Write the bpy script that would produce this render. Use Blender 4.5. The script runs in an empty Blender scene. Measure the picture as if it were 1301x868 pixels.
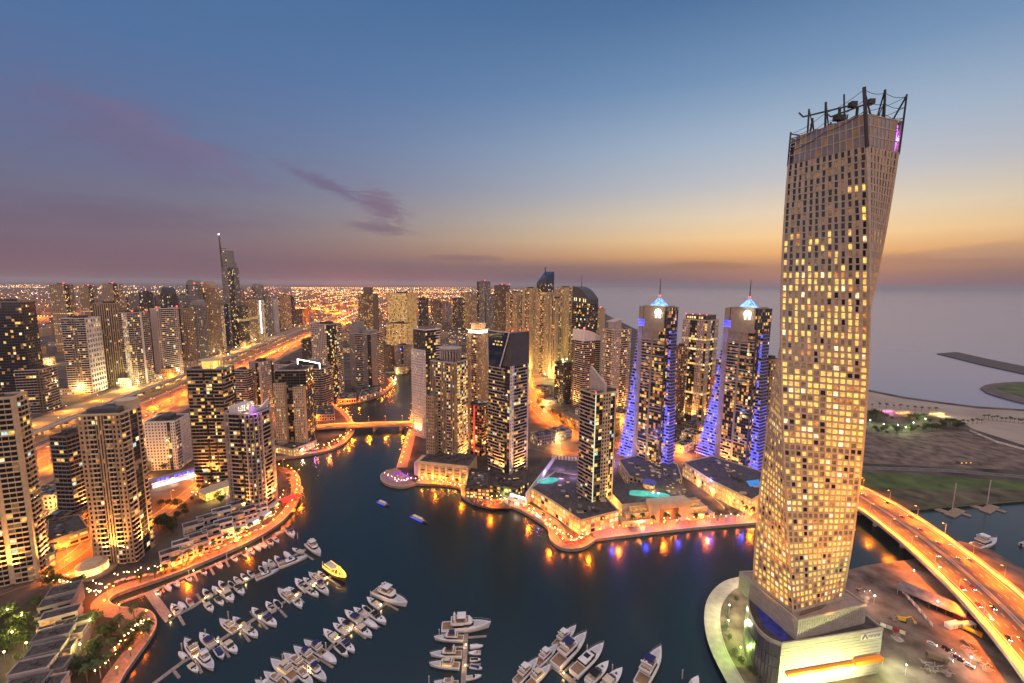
import bpy, math, random
from mathutils import Vector, Matrix
from mathutils.geometry import tessellate_polygon
R = math.radians
rnd = random.Random(7)
S = bpy.context.scene
COL = S.collection

# ------------------------------------------------------------------ camera
PW, PH, FPX, CAMZ = 1301.0, 868.0, 556.0, 212.0
PITCH, ROLL = math.atan((434 - 361.5) / FPX), R(0.57)
FWD = Vector((0, math.cos(PITCH), -math.sin(PITCH)))
UP0 = Vector((0, math.sin(PITCH), math.cos(PITCH)))
RT0 = Vector((1, 0, 0))
CX = RT0 * math.cos(ROLL) + UP0 * math.sin(ROLL)
CY = -RT0 * math.sin(ROLL) + UP0 * math.cos(ROLL)
CAM = Vector((0, 0, CAMZ))
cd = bpy.data.cameras.new('camera')
cd.sensor_width = 36
cd.lens = 36 * FPX / PW
cd.clip_start, cd.clip_end = 1, 300000
camo = bpy.data.objects.new('camera', cd)
COL.objects.link(camo)
m = Matrix((CX, CY, -FWD)).transposed().to_4x4()
m.translation = CAM
camo.matrix_world = m
S.camera = camo


def ray(px, py):
    return CX * ((px - PW / 2) / FPX) + CY * (-(py - PH / 2) / FPX) + FWD


def at(px, py, z=0.0):
    d = ray(px, py)
    return CAM + d * ((z - CAMZ) / d.z)


def pix(P):
    q = Vector(P) - CAM
    zc = q.dot(FWD)
    return (PW / 2 + q.dot(CX) / zc * FPX, PH / 2 - q.dot(CY) / zc * FPX, zc)


def azel(px, py):
    d = ray(px, py).normalized()
    return math.degrees(math.atan2(d.x, d.y)), math.degrees(math.asin(d.z))


# ------------------------------------------------------------------ world: dusk sky
def lin(c):
    return tuple(((v / 255) / 12.92 if v / 255 <= .04045 else ((v / 255 + .055) / 1.055) ** 2.4) for v in c)


wld = bpy.data.worlds.new('World')
S.world = wld
wld.use_nodes = True
nt = wld.node_tree
nt.nodes.clear()
NN = nt.nodes.new
LK = nt.links.new


def wmath(op, a, b=None, c=None, clamp=False):
    n = NN('ShaderNodeMath')
    n.operation = op
    n.use_clamp = clamp
    for i, v in enumerate((a, b, c)):
        if v is None:
            continue
        if isinstance(v, (int, float)):
            n.inputs[i].default_value = v
        else:
            LK(v, n.inputs[i])
    return n.outputs[0]


def wramp(fac, stops):
    n = NN('ShaderNodeValToRGB')
    cr = n.color_ramp
    while len(cr.elements) > 1:
        cr.elements.remove(cr.elements[-1])
    for i, (p, c) in enumerate(stops):
        e = cr.elements[0] if i == 0 else cr.elements.new(p)
        e.position = p
        e.color = (*lin(c), 1)
    LK(fac, n.inputs[0])
    return n.outputs[0]


def wmix(f, a, b, t='MIX'):
    n = NN('ShaderNodeMix')
    n.data_type = 'RGBA'
    n.blend_type = t
    for sock, v in ((n.inputs[0], f), (n.inputs[6], a), (n.inputs[7], b)):
        if isinstance(v, (int, float)):
            sock.default_value = v
        elif isinstance(v, tuple):
            sock.default_value = (*v, 1)
        else:
            LK(v, sock)
    return n.outputs[2]


tc = NN('ShaderNodeTexCoord')
sx = NN('ShaderNodeSeparateXYZ')
LK(tc.outputs['Generated'], sx.inputs[0])
EL = wmath('MULTIPLY', wmath('ARCSINE', sx.outputs[2]), 57.2958)
AZ = wmath('MULTIPLY', wmath('ARCTAN2', sx.outputs[0], sx.outputs[1]), 57.2958)
T = wmath('DIVIDE', wmath('ADD', EL, 2.0), 62.0, clamp=True)


def st(el):
    return (el + 2) / 62


SUNSIDE = wramp(T, [(0, (98, 90, 110)), (st(.6), (106, 95, 114)), (st(2.3), (150, 118, 108)), (st(3.6), (226, 170, 116)),
                    (st(5.5), (247, 208, 154)), (st(8), (232, 214, 186)), (st(11.5), (196, 198, 204)),
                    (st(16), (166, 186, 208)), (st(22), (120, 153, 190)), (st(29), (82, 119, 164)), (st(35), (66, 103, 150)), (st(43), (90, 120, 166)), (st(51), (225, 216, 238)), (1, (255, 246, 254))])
FARSIDE = wramp(T, [(0, (108, 86, 102)), (st(.6), (118, 94, 108)), (st(4), (114, 99, 120)), (st(9), (106, 108, 138)),
                    (st(15), (94, 112, 154)), (st(22), (82, 114, 162)), (st(32), (74, 114, 160)), (st(42), (100, 124, 165)), (st(51), (225, 216, 238)), (1, (255, 246, 254))])  # both ramps end in an unseen zenith brightened as added fill light
q = wmath('DIVIDE', wmath('SUBTRACT', AZ, 34.0), 43.0)
SUNF = wmath('POWER', 2.71828, wmath('MULTIPLY', wmath('MULTIPLY', q, q), -1.0))
sky = wmix(SUNF, FARSIDE, SUNSIDE)
# pink fill light added to the unseen sky behind the viewer, for the facades
BACK_FILL = wmath('DIVIDE', wmath('SUBTRACT', wmath('ABSOLUTE', AZ), 68.0), 45.0, clamp=True)
sky = wmix(wmath('MULTIPLY', BACK_FILL, .9), sky, (1.05, .82, .82))

# clouds: stretched noise inside soft elongated patches of sky
cmb = NN('ShaderNodeCombineXYZ')
LK(wmath('MULTIPLY', AZ, .055), cmb.inputs[0])
LK(wmath('MULTIPLY', EL, .21), cmb.inputs[1])


def wnoise(scale, detail, off, dist=0.6):
    mp = NN('ShaderNodeMapping')
    mp.inputs['Location'].default_value = (off, off * .7, 0)
    mp.inputs['Rotation'].default_value = (0, 0, R(14))
    LK(cmb.outputs[0], mp.inputs[0])
    n = NN('ShaderNodeTexNoise')
    n.inputs['Scale'].default_value = scale
    n.inputs['Detail'].default_value = detail
    n.inputs['Distortion'].default_value = dist
    LK(mp.outputs[0], n.inputs['Vector'])
    return n.outputs[0]


def patch(px, py, ln, wd, ang, thr, soft, noise, power=1.0):
    a0, e0 = azel(px, py)
    c, s = math.cos(R(ang)), math.sin(R(ang))
    da, de = wmath('SUBTRACT', AZ, a0), wmath('SUBTRACT', EL, e0)
    u = wmath('DIVIDE', wmath('ADD', wmath('MULTIPLY', da, c), wmath('MULTIPLY', de, s)), ln)
    v = wmath('DIVIDE', wmath('SUBTRACT', wmath('MULTIPLY', de, c), wmath('MULTIPLY', da, s)), wd)
    g = wmath('POWER', 2.71828, wmath('MULTIPLY', wmath('ADD', wmath('MULTIPLY', u, u), wmath('MULTIPLY', v, v)), -1.0))
    k = wmath('SUBTRACT', wmath('ADD', wmath('MULTIPLY', noise, .9), wmath('MULTIPLY', g, .62)), thr)
    return wmath('MULTIPLY', wmath('MULTIPLY', wmath('DIVIDE', k, soft, clamp=True), g), power, clamp=True)


n1, n2, n3 = wnoise(3.2, 8, 3.1, 1.0), wnoise(5.5, 9, 8.3, 1.6), wnoise(2.4, 8, 14.0, 1.2)
sky = wmix(patch(175, 178, 11, 4.2, -14, .62, .35, n1, .65), sky, lin((116, 104, 138)))
sky = wmix(patch(240, 185, 9, 1.5, -22, .62, .35, n1, .4), sky, lin((128, 114, 150)))
sky = wmix(patch(418, 236, 7.5, 1.0, -19, .66, .30, n2, .8), sky, lin((116, 104, 136)))
sky = wmix(patch(485, 262, 4.0, 2.4, -24, .66, .30, n2, .85), sky, lin((128, 106, 130)))
sky = wmix(patch(480, 290, 4.5, .8, -6, .62, .25, n2, .7), sky, lin((120, 98, 120)))
sky = wmix(patch(1225, 330, 13, .95, 1, .60, .22, n3, .95), sky, lin((158, 122, 112)))
sky = wmix(patch(1270, 318, 7, .8, 2, .64, .22, n3, .8), sky, lin((186, 148, 124)))
sky = wmix(patch(910, 338, 6, .5, -2, .60, .22, n3, .8), sky, lin((140, 106, 98)))
sky = wmix(patch(590, 328, 6, .5, 0, .62, .22, n2, .6), sky, lin((126, 100, 112)))
sky = wmix(patch(180, 275, 18, 2.2, 1, .66, .4, n1, .35), sky, lin((104, 86, 112)))
SUNAZ, SUNEL = 34.0, 1.5
nish = NN('ShaderNodeTexSky')
nish.sky_type = 'NISHITA'
nish.sun_disc = False
nish.sun_elevation = R(SUNEL)
nish.sun_rotation = R(SUNAZ)
nish.altitude = 200
bg1 = NN('ShaderNodeBackground')
LK(nish.outputs[0], bg1.inputs[0])
bg1.inputs[1].default_value = 0.006
bg2 = NN('ShaderNodeBackground')
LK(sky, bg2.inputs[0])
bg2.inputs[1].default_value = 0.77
add = NN('ShaderNodeAddShader')
LK(bg1.outputs[0], add.inputs[0])
LK(bg2.outputs[0], add.inputs[1])
wo = NN('ShaderNodeOutputWorld')
LK(add.outputs[0], wo.inputs[0])
wld.cycles.sampling_method = 'MANUAL'
wld.cycles.sample_map_resolution = 512

# last afterglow of the sun, just set behind the sea
sl = bpy.data.lights.new('sun', 'SUN')
sl.energy, sl.angle, sl.color = 0.06, R(50), (1.0, .62, .38)
so = bpy.data.objects.new('sun', sl)
so.rotation_euler = Vector((-math.sin(R(SUNAZ)) * math.cos(R(6)), -math.cos(R(SUNAZ)) * math.cos(R(6)), -math.sin(R(6)))).to_track_quat('-Z', 'Y').to_euler()
COL.objects.link(so)

S.view_settings.view_transform = 'Standard'
S.view_settings.look = 'None'
S.view_settings.exposure = 0.27
S.view_settings.gamma = 1.0
S.render.engine = 'CYCLES'
cy = S.cycles
cy.use_denoising = True
cy.denoising_input_passes = 'RGB_ALBEDO_NORMAL'
cy.max_bounces, cy.diffuse_bounces, cy.glossy_bounces, cy.transmission_bounces, cy.volume_bounces = 5, 2, 3, 3, 0
cy.sample_clamp_indirect, cy.sample_clamp_direct = 3.0, 0.0
cy.caustics_reflective = cy.caustics_refractive = False
cy.use_light_tree = True
S.render.use_persistent_data = False

# ------------------------------------------------------------------ materials
def mat(name, base, rough=.7, metal=0.0, var=.12, scale=.25, bump=0.0, spec=.4, bscale=None, stretch=None):
    """opaque surface with a little uneven colour"""
    mt = bpy.data.materials.new(name)
    mt.use_nodes = True
    n = mt.node_tree.nodes
    l = mt.node_tree.links
    b = n['Principled BSDF']
    b.inputs['Roughness'].default_value = rough
    b.inputs['Metallic'].default_value = metal
    b.inputs['Specular IOR Level'].default_value = spec
    b.inputs['Base Color'].default_value = (*base, 1)
    if var or bump:
        g = n.new('ShaderNodeNewGeometry')
        src = g.outputs['Position']
        if stretch:
            mp = n.new('ShaderNodeMapping')
            mp.inputs['Scale'].default_value = stretch
            l.new(src, mp.inputs[0])
            src = mp.outputs[0]
        t = n.new('ShaderNodeTexNoise')
        t.inputs['Scale'].default_value = scale
        t.inputs['Detail'].default_value = 6
        l.new(src, t.inputs['Vector'])
        r = n.new('ShaderNodeValToRGB')
        r.color_ramp.elements[0].position, r.color_ramp.elements[1].position = .3, .72
        r.color_ramp.elements[0].color = (*[c * (1 - 1.6 * var) for c in base], 1)
        r.color_ramp.elements[1].color = (*[min(1, c * (1 + 1.3 * var)) for c in base], 1)
        l.new(t.outputs[0], r.inputs[0])
        l.new(r.outputs[0], b.inputs['Base Color'])
        if bump:
            t2 = n.new('ShaderNodeTexNoise')
            t2.inputs['Scale'].default_value = bscale or scale * 6
            t2.inputs['Detail'].default_value = 4
            l.new(src, t2.inputs['Vector'])
            bp = n.new('ShaderNodeBump')
            bp.inputs['Strength'].default_value = bump
            l.new(t2.outputs[0], bp.inputs['Height'])
            l.new(bp.outputs[0], b.inputs['Normal'])
    return mt


def glow(name, col, strength, vary=0.0, scale=.6, sample=False, base=(.05, .05, .05), rough=.3):
    """something that gives off light; vary = unevenness of what is lit behind it"""
    mt = bpy.data.materials.new(name)
    mt.use_nodes = True
    n = mt.node_tree.nodes
    l = mt.node_tree.links
    b = n['Principled BSDF']
    b.inputs['Base Color'].default_value = (*base, 1)
    b.inputs['Roughness'].default_value = rough
    b.inputs['Emission Color'].default_value = (*col, 1)
    b.inputs['Emission Strength'].default_value = strength
    if vary:
        g = n.new('ShaderNodeNewGeometry')
        t = n.new('ShaderNodeTexNoise')
        t.inputs['Scale'].default_value = scale
        t.inputs['Detail'].default_value = 3
        l.new(g.outputs['Position'], t.inputs['Vector'])
        mr = n.new('ShaderNodeMapRange')
        mr.inputs[1].default_value, mr.inputs[2].default_value = .32, .68
        mr.inputs[3].default_value, mr.inputs[4].default_value = strength * (1 - vary), strength * (1 + vary)
        l.new(t.outputs[0], mr.inputs[0])
        l.new(mr.outputs[0], b.inputs['Emission Strength'])
    mt.cycles.emission_sampling = 'AUTO' if sample else 'NONE'
    return mt


BEIGE = mat('beige_render', (.42, .32, .22), .8, var=.1)
SAND = mat('sand_render', (.58, .44, .29), .8, var=.1)
TAN = mat('tan_render', (.42, .29, .18), .8, var=.12)
PINK = mat('pink_grey_render', (.50, .40, .35), .8, var=.1)
WHITE = mat('white_render', (.74, .66, .61), .7, var=.06)
GREY = mat('grey_concrete', (.27, .24, .225), .8, var=.12)
DARK = mat('dark_cladding', (.075, .068, .065), .45, var=.15)
BROWN = mat('brown_cladding', (.19, .125, .085), .7, var=.14)
STEEL = mat('steel', (.42, .42, .44), .35, .8, var=.1)
DSTEEL = mat('dark_steel', (.045, .042, .045), .5, .4, var=.1)
ROOF = mat('roof_screed', (.085, .072, .066), .9, var=.25, scale=.3)
ASPH = mat('asphalt', (.075, .07, .068), .75, var=.2, scale=.12)
ASPHW = mat('worn_asphalt', (.085, .072, .06), .6, var=.25, scale=.1, stretch=(1, 1, 1))
CONC = mat('pale_concrete', (.42, .37, .32), .8, var=.12, scale=.3)
PAVE = mat('paving', (.30, .215, .15), .75, var=.16, scale=.5)
QUAY = mat('quay_stone', (.30, .24, .20), .85, var=.2, scale=.6)
DIRT = mat('bare_dirt', (.16, .115, .09), .95, var=.42, scale=.09, bump=.5, bscale=.5)
BEACH = mat('beach_sand', (.36, .29, .235), .95, var=.1, scale=.02)
GRASS = mat('grass', (.075, .11, .03), .95, var=.4, scale=.04, bump=.3, bscale=1.5)
ROCK = mat('dark_rock', (.085, .075, .07), .9, var=.4, scale=.4, bump=.8, bscale=.8)
PAINT = mat('road_paint', (.72, .68, .6), .7, var=.1)
GEL = mat('white_gelcoat', (.78, .75, .74), .22, var=.04, spec=.5)
TEAK = mat('teak', (.32, .20, .11), .7, var=.2, scale=2)
TIMBER = mat('grey_decking', (.30, .25, .225), .85, var=.22, scale=1.2)
NAVY = mat('navy_canvas', (.02, .028, .12), .8, var=.1)
BLACKC = mat('black_canvas', (.012, .012, .016), .8, var=.1)
TINT = mat('tinted_glazing', (.012, .014, .02), .08, var=0, spec=.7)
REDC = mat('red_canvas', (.42, .02, .03), .8, var=.1)
CREAM = mat('cream_canvas', (.66, .56, .42), .85, var=.08)
ORANGEP = mat('orange_paint', (.70, .20, .02), .6, var=.1)
GOLDP = mat('yellow_paint', (.62, .36, .03), .5, var=.08)
LEAF = [mat('palm_leaf', (.055, .075, .02), .7, var=.35, scale=.8), mat('tree_leaf', (.04, .062, .018), .8, var=.4, scale=.7),
        mat('bright_leaf', (.075, .10, .025), .8, var=.35, scale=.8)]
BARK = mat('bark', (.17, .12, .08), .9, var=.25, scale=2)
POOLM = glow('lit_pool_water', (.05, .62, .48), .75, .3, .15, sample=True, rough=.05)
POOLB = glow('blue_pool_water', (.04, .3, .75), .65, .25, .2, sample=True, rough=.05)
GLASSD = mat('dark_window_glass', (.018, .02, .026), .1, var=0, spec=.6)
BLUEGL = mat('blue_facade_glass', (.014, .032, .075), .08, .0, var=.1, spec=.8)
GREENGL = mat('green_facade_glass', (.03, .04, .022), .1, .0, var=.1, spec=.7)
W_WARM = glow('warm_window', (1, .54, .13), .95, .5, .6)
W_AMB = glow('amber_window', (1, .36, .07), .6, .7, .6)
W_WHT = glow('white_window', (1, .74, .38), 1.25, .6, .6)
W_YEL = glow('yellow_window', (1, .62, .12), 1.0, .45, .6)
W_COOL = glow('cool_window', (.62, .85, .75), .75, .4)
W_DIM = glow('dim_window', (1, .50, .18), .15, .6)
W_RED = glow('red_lit_glass', (1, .10, .05), .6, .4)
W_BLU = glow('blue_lit_glass', (.12, .13, 1.0), 1.3, .35)
WMATS = [GLASSD, W_WARM, W_AMB, W_WHT, W_YEL, W_COOL, W_DIM, W_RED, W_BLU]
L_SOD = glow('sodium_lamp', (1, .30, .025), 26)
L_WRM = glow('warm_lamp', (1, .62, .22), 20)
L_WHT = glow('white_lamp', (1, .92, .78), 14)
L_RED = glow('red_beacon', (1, .04, .03), 7)
L_BLUE = glow('blue_led', (.10, .14, 1.0), 5.0)
L_VIO = glow('violet_led', (.55, .12, 1.0), 3.5)
L_GRN = glow('green_lamp', (.45, 1.0, .25), 6)
SIGNW = glow('white_sign_light', (1, .95, .85), 3.2)
SIGNB = glow('blue_sign_light', (.07, .08, 1.0), 2.2)


# ------------------------------------------------------------------ mesh helpers
class MB:
    def __init__(s):
        s.v, s.f, s.m = [], [], []

    def poly(s, pts, m=0):
        k = len(s.v)
        s.v += [tuple(p) for p in pts]
        s.f.append(tuple(range(k, k + len(pts))))
        s.m.append(m)

    def hexa(s, b, t, m=0, bottom=True):
        k = len(s.v)
        n = len(b)
        s.v += [tuple(p) for p in b] + [tuple(p) for p in t]
        for i in range(n):
            j = (i + 1) % n
            s.f.append((k + i, k + j, k + n + j, k + n + i))
            s.m.append(m)
        s.f.append(tuple(range(k + n, k + 2 * n)))
        s.m.append(m)
        if bottom:
            s.f.append(tuple(range(k + n - 1, k - 1, -1)))
            s.m.append(m)

    def box(s, x0, y0, z0, x1, y1, z1, m=0):
        s.hexa([(x0, y0, z0), (x1, y0, z0), (x1, y1, z0), (x0, y1, z0)], [(x0, y0, z1), (x1, y0, z1), (x1, y1, z1), (x0, y1, z1)], m)

    def obox(s, o, u, n, u0, u1, n0, n1, z0, z1, m=0):
        """box in a facade's frame: u along it, n out of it"""
        def P(a, b, z):
            return (o[0] + u[0] * a + n[0] * b, o[1] + u[1] * a + n[1] * b, z)
        s.hexa([P(u0, n1, z0), P(u1, n1, z0), P(u1, n0, z0), P(u0, n0, z0)], [P(u0, n1, z1), P(u1, n1, z1), P(u1, n0, z1), P(u0, n0, z1)], m)

    def prism(s, poly, z0, z1, m=0, top=None, bottom=False, taper=None):
        k = len(s.v)
        n = len(poly)
        tp = taper or poly
        s.v += [(p[0], p[1], z0) for p in poly] + [(p[0], p[1], z1) for p in tp]
        for i in range(n):
            j = (i + 1) % n
            s.f.append((k + i, k + j, k + n + j, k + n + i))
            s.m.append(m)
        tt = m if top is None else top
        for tri in tessellate_polygon([[Vector((p[0], p[1], 0)) for p in tp]]):
            a, b, c = [tp[i] for i in tri]
            cr = (b[0] - a[0]) * (c[1] - a[1]) - (b[1] - a[1]) * (c[0] - a[0])
            tri = tri if cr > 0 else tri[::-1]
            s.f.append(tuple(k + n + i for i in tri))
            s.m.append(tt)
            if bottom:
                s.f.append(tuple(k + i for i in tri[::-1]))
                s.m.append(m)

    def bar(s, p, q, w, h=None, m=0):
        p, q = Vector(p), Vector(q)
        d = (q - p)
        if d.length < 1e-6:
            return
        d.normalize()
        a = d.cross(Vector((0, 0, 1)))
        a = a.normalized() if a.length > 1e-3 else Vector((1, 0, 0))
        b = a.cross(d)
        a, b = a * (w / 2), b * ((h or w) / 2)
        s.hexa([p - a - b, p + a - b, p + a + b, p - a + b], [q - a - b, q + a - b, q + a + b, q - a + b], m)

    def tube(s, pts, r, n=6, m=0):
        pts = [Vector(p) for p in pts]
        rs = r if isinstance(r, (list, tuple)) else [r] * len(pts)
        k = len(s.v)
        for i, p in enumerate(pts):
            d = (pts[min(i + 1, len(pts) - 1)] - pts[max(i - 1, 0)]).normalized()
            a = d.cross(Vector((0, 0, 1)))
            a = a.normalized() if a.length > 1e-3 else Vector((1, 0, 0))
            b = a.cross(d)
            for j in range(n):
                t = 2 * math.pi * j / n
                s.v.append(tuple(p + a * (math.cos(t) * rs[i]) + b * (math.sin(t) * rs[i])))
        for i in range(len(pts) - 1):
            for j in range(n):
                j2 = (j + 1) % n
                s.f.append((k + i * n + j, k + i * n + j2, k + (i + 1) * n + j2, k + (i + 1) * n + j))
                s.m.append(m)
        s.f.append(tuple(k + (len(pts) - 1) * n + j for j in range(n)))
        s.m.append(m)

    def lathe(s, prof, c=(0, 0, 0), n=12, m=0):
        k = len(s.v)
        for r, z in prof:
            for j in range(n):
                t = 2 * math.pi * j / n
                s.v.append((c[0] + r * math.cos(t), c[1] + r * math.sin(t), c[2] + z))
        for i in range(len(prof) - 1):
            for j in range(n):
                j2 = (j + 1) % n
                s.f.append((k + i * n + j, k + i * n + j2, k + (i + 1) * n + j2, k + (i + 1) * n + j))
                s.m.append(m)

    def ball(s, c, r, m=0):
        s.lathe([(.02 * r, -r), (.7 * r, -.7 * r), (r, 0), (.7 * r, .7 * r), (.02 * r, r)], c, 8, m)

    def mesh(s, name, mats):
        me = bpy.data.meshes.new(name)
        me.from_pydata(s.v, [], s.f)
        for x in (mats if isinstance(mats, (list, tuple)) else [mats]):
            me.materials.append(x)
        if any(s.m):
            me.polygons.foreach_set('material_index', s.m)
        me.update()
        return me

    def build(s, name, mats, parent=None):
        return ob(name, s.mesh(name, mats), parent)


def ob(name, data, parent=None, loc=None, rz=None):
    o = bpy.data.objects.new(name, data)
    COL.objects.link(o)
    if parent:
        o.parent = parent
    if loc is not None:
        o.location = loc
    if rz is not None:
        o.rotation_euler = (0, 0, rz)
    return o


def tag(o, label=None, cat=None, group=None, kind=None):
    for k, v in (('label', label), ('category', cat), ('group', group), ('kind', kind)):
        if v:
            o[k] = v
    return o


def thing(name, label, cat, loc=(0, 0, 0), rz=0.0, group=None):
    return tag(ob(name, None, None, loc, rz), label, cat, group)


def dup(root, loc, rz=None, label=None, group=None, scale=None):
    r = root.copy()
    COL.objects.link(r)
    r.location = loc
    if rz is not None:
        r.rotation_euler = (0, 0, rz)
    if scale:
        r.scale = scale if isinstance(scale, (tuple, list)) else (scale,) * 3
    if label:
        r['label'] = label
    if group:
        r['group'] = group
    for ch in list(root.children):
        c = ch.copy()
        COL.objects.link(c)
        c.parent = r
        for g in list(ch.children):
            d = g.copy()
            COL.objects.link(d)
            d.parent = c
    return r


def light(kind, loc, col, power, parent=None, size=.4, spot=150, blend=.6, aim=None, name='lamp_light'):
    key = (kind, col, power, size, spot, blend)
    if key not in LIGHTS:
        l = bpy.data.lights.new(name, kind)
        l.color, l.energy = col, power
        l.shadow_soft_size = size
        if kind == 'SPOT':
            l.spot_size, l.spot_blend = R(spot), blend
        LIGHTS[key] = l
    o = ob(name, LIGHTS[key], parent, loc)
    if aim is not None:
        o.rotation_euler = Vector(aim).to_track_quat('-Z', 'Y').to_euler()
    return o


LIGHTS = {}
SOD, WRM, WHT = (1, .20, .005), (1, .58, .22), (1, .85, .65)


def ordinal(i):
    w = ['first', 'second', 'third', 'fourth', 'fifth', 'sixth', 'seventh', 'eighth', 'ninth', 'tenth', 'eleventh', 'twelfth', 'thirteenth',
         'fourteenth', 'fifteenth', 'sixteenth', 'seventeenth', 'eighteenth', 'nineteenth', 'twentieth']
    if i < 20:
        return w[i]
    t = ['', '', 'twenty', 'thirty', 'forty', 'fifty', 'sixty', 'seventy', 'eighty', 'ninety'][((i + 1) // 10) % 10]
    h = 'hundred-and-' if i + 1 >= 100 else ''
    u = (i + 1) % 10
    if i + 1 >= 100 and (i + 1) % 100 < 20:
        return h + (w[(i + 1) % 100 - 1] if (i + 1) % 100 else 'first')
    return h + (t + '-' + w[u - 1] if u else t[:-1] + 'ieth')


def walk(pts, step, off=0.0):
    """points every STEP metres along a polyline of (x, y), with heading; off = sideways to the left"""
    out, acc = [], 0.0
    nxt = step / 2
    for a, b in zip(pts, pts[1:]):
        a, b = Vector(a[:2]), Vector(b[:2])
        L = (b - a).length
        if L < 1e-6:
            continue
        d = (b - a) / L
        while nxt <= acc + L:
            p = a + d * (nxt - acc)
            out.append((p.x - d.y * off, p.y + d.x * off, math.atan2(d.y, d.x)))
            nxt += step
        acc += L
    return out


def smooth(pts, n=5):
    """Catmull-Rom through the points"""
    P = [Vector(p[:2]) for p in pts]
    P = [P[0] * 2 - P[1]] + P + [P[-1] * 2 - P[-2]]
    out = []
    for i in range(1, len(P) - 2):
        for k in range(n):
            t = k / n
            out.append(.5 * ((2 * P[i]) + (P[i + 1] - P[i - 1]) * t + (2 * P[i - 1] - 5 * P[i] + 4 * P[i + 1] - P[i + 2]) * t * t
                             + (3 * P[i] - P[i - 1] - 3 * P[i + 1] + P[i + 2]) * t ** 3))
    out.append(P[-2])
    return [(p.x, p.y) for p in out]


def offset(pts, d):
    out = []
    for i, p in enumerate(pts):
        a, b = Vector(pts[max(i - 1, 0)][:2]), Vector(pts[min(i + 1, len(pts) - 1)][:2])
        t = (b - a).normalized()
        out.append((p[0] - t.y * d, p[1] + t.x * d))
    return out


def ribbon(mb, pts, w0, w1, z, m=0, thick=0.0):
    """strip between the offsets w0 (right) and w1 (left) of a polyline"""
    A, B = offset(pts, w0), offset(pts, w1)
    zz = z if isinstance(z, (list, tuple)) else [z] * len(pts)
    for i in range(len(pts) - 1):
        q = [(*A[i], zz[i]), (*A[i + 1], zz[i + 1]), (*B[i + 1], zz[i + 1]), (*B[i], zz[i])]
        if thick:
            mb.hexa([(x, y, h - thick) for x, y, h in q], q, m)
        else:
            mb.poly(q, m)


def G(pl, z=0.0):
    return [tuple(at(x, y, z)[:2]) for x, y in pl]

# ------------------------------------------------------------------ the setting
Z0 = 2.5                                     # quay level above the water


def water_mat():
    mt = bpy.data.materials.new('harbour_water')
    mt.use_nodes = True
    n, l = mt.node_tree.nodes, mt.node_tree.links
    b = n['Principled BSDF']
    b.inputs['Base Color'].default_value = (.005, .022, .027, 1)
    b.inputs['Roughness'].default_value = .255
    b.inputs['IOR'].default_value = 1.5
    g = n.new('ShaderNodeNewGeometry')
    hs = []
    for sc, st_ in ((.09, .35), (.5, .12)):
        t = n.new('ShaderNodeTexNoise')
        t.inputs['Scale'].default_value = sc
        t.inputs['Detail'].default_value = 4
        l.new(g.outputs['Position'], t.inputs['Vector'])
        k = n.new('ShaderNodeMath')
        k.operation = 'MULTIPLY'
        k.inputs[1].default_value = st_
        l.new(t.outputs[0], k.inputs[0])
        hs.append(k.outputs[0])
    a = n.new('ShaderNodeMath')
    a.operation = 'ADD'
    l.new(hs[0], a.inputs[0])
    l.new(hs[1], a.inputs[1])
    bp = n.new('ShaderNodeBump')
    bp.inputs['Strength'].default_value = .10
    bp.inputs['Distance'].default_value = 1.0
    l.new(a.outputs[0], bp.inputs['Height'])
    l.new(bp.outputs[0], b.inputs['Normal'])
    return mt


WATER = water_mat()
FAR = 60000.0
w = MB()
w.poly([(-FAR, -3000, 0), (FAR, -3000, 0), (FAR, FAR, 0), (-FAR, FAR, 0)])
tag(w.build('water', WATER), kind='structure')


GROUND = mat('city_ground', (.085, .066, .052), .95, var=.5, scale=.035)
LB = smooth(G([(60, 1060), (120, 940), (155, 868), (172, 842), (194, 810), (199, 793), (191, 781), (172, 777), (150, 775), (139, 768), (146, 760), (165, 752),
               (215, 735), (270, 713), (320, 690), (354, 669), (374, 648), (382, 628), (380, 608), (371, 598)]), 4) \
    + G([(352, 595), (347, 586)]) + smooth(G([(385, 581), (415, 575), (436, 566), (446, 556), (451, 546), (447, 534)]), 3) \
    + G([(437, 523), (424, 517), (440, 515)]) + smooth(G([(458, 512), (480, 505), (497, 494), (501, 486), (493, 480), (489, 474)]), 3)
RB1 = G([(530, 474), (526, 500), (523, 525), (519, 548), (511, 575), (504, 597)])
RB2 = smooth(G([(492, 600), (484, 606), (485, 613), (495, 619), (513, 621), (528, 617)]), 4)
RB3 = smooth(G([(560, 618), (584, 622), (587, 633), (603, 642), (625, 647), (648, 646), (672, 657), (695, 673), (698, 686), (708, 697), (724, 701), (743, 698), (757, 688)]), 4)
RB4 = G([(800, 683), (850, 677), (900, 672), (962, 667), (1010, 662), (1090, 655), (1155, 649), (1301, 637), (1700, 602)])
COAST = G([(1750, 545), (1400, 528), (1301, 522), (1240, 518), (1200, 513), (1150, 506), (1100, 496), (1000, 479), (930, 463), (880, 448), (836, 432), (806, 418), (774, 402), (752, 388), (735, 378), (712, 370)])
land_poly = [(-FAR, -2500), (-260, -2500)] + LB + RB1 + RB2 + RB3 + RB4 + COAST + [(FAR * .085, FAR * .98), (-FAR, FAR * .98)]
lm = MB()
lm.prism(land_poly, -1.0, Z0, 1, top=0)
tag(lm.build('ground', [GROUND, QUAY]), kind='structure')

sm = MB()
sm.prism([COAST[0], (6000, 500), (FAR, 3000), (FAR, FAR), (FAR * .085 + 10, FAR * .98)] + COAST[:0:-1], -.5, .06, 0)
tag(sm.build('sea_water', mat('open_sea', (.12, .15, .28), .26, var=0, spec=.32, bump=.45, bscale=.05)), kind='structure')

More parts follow.
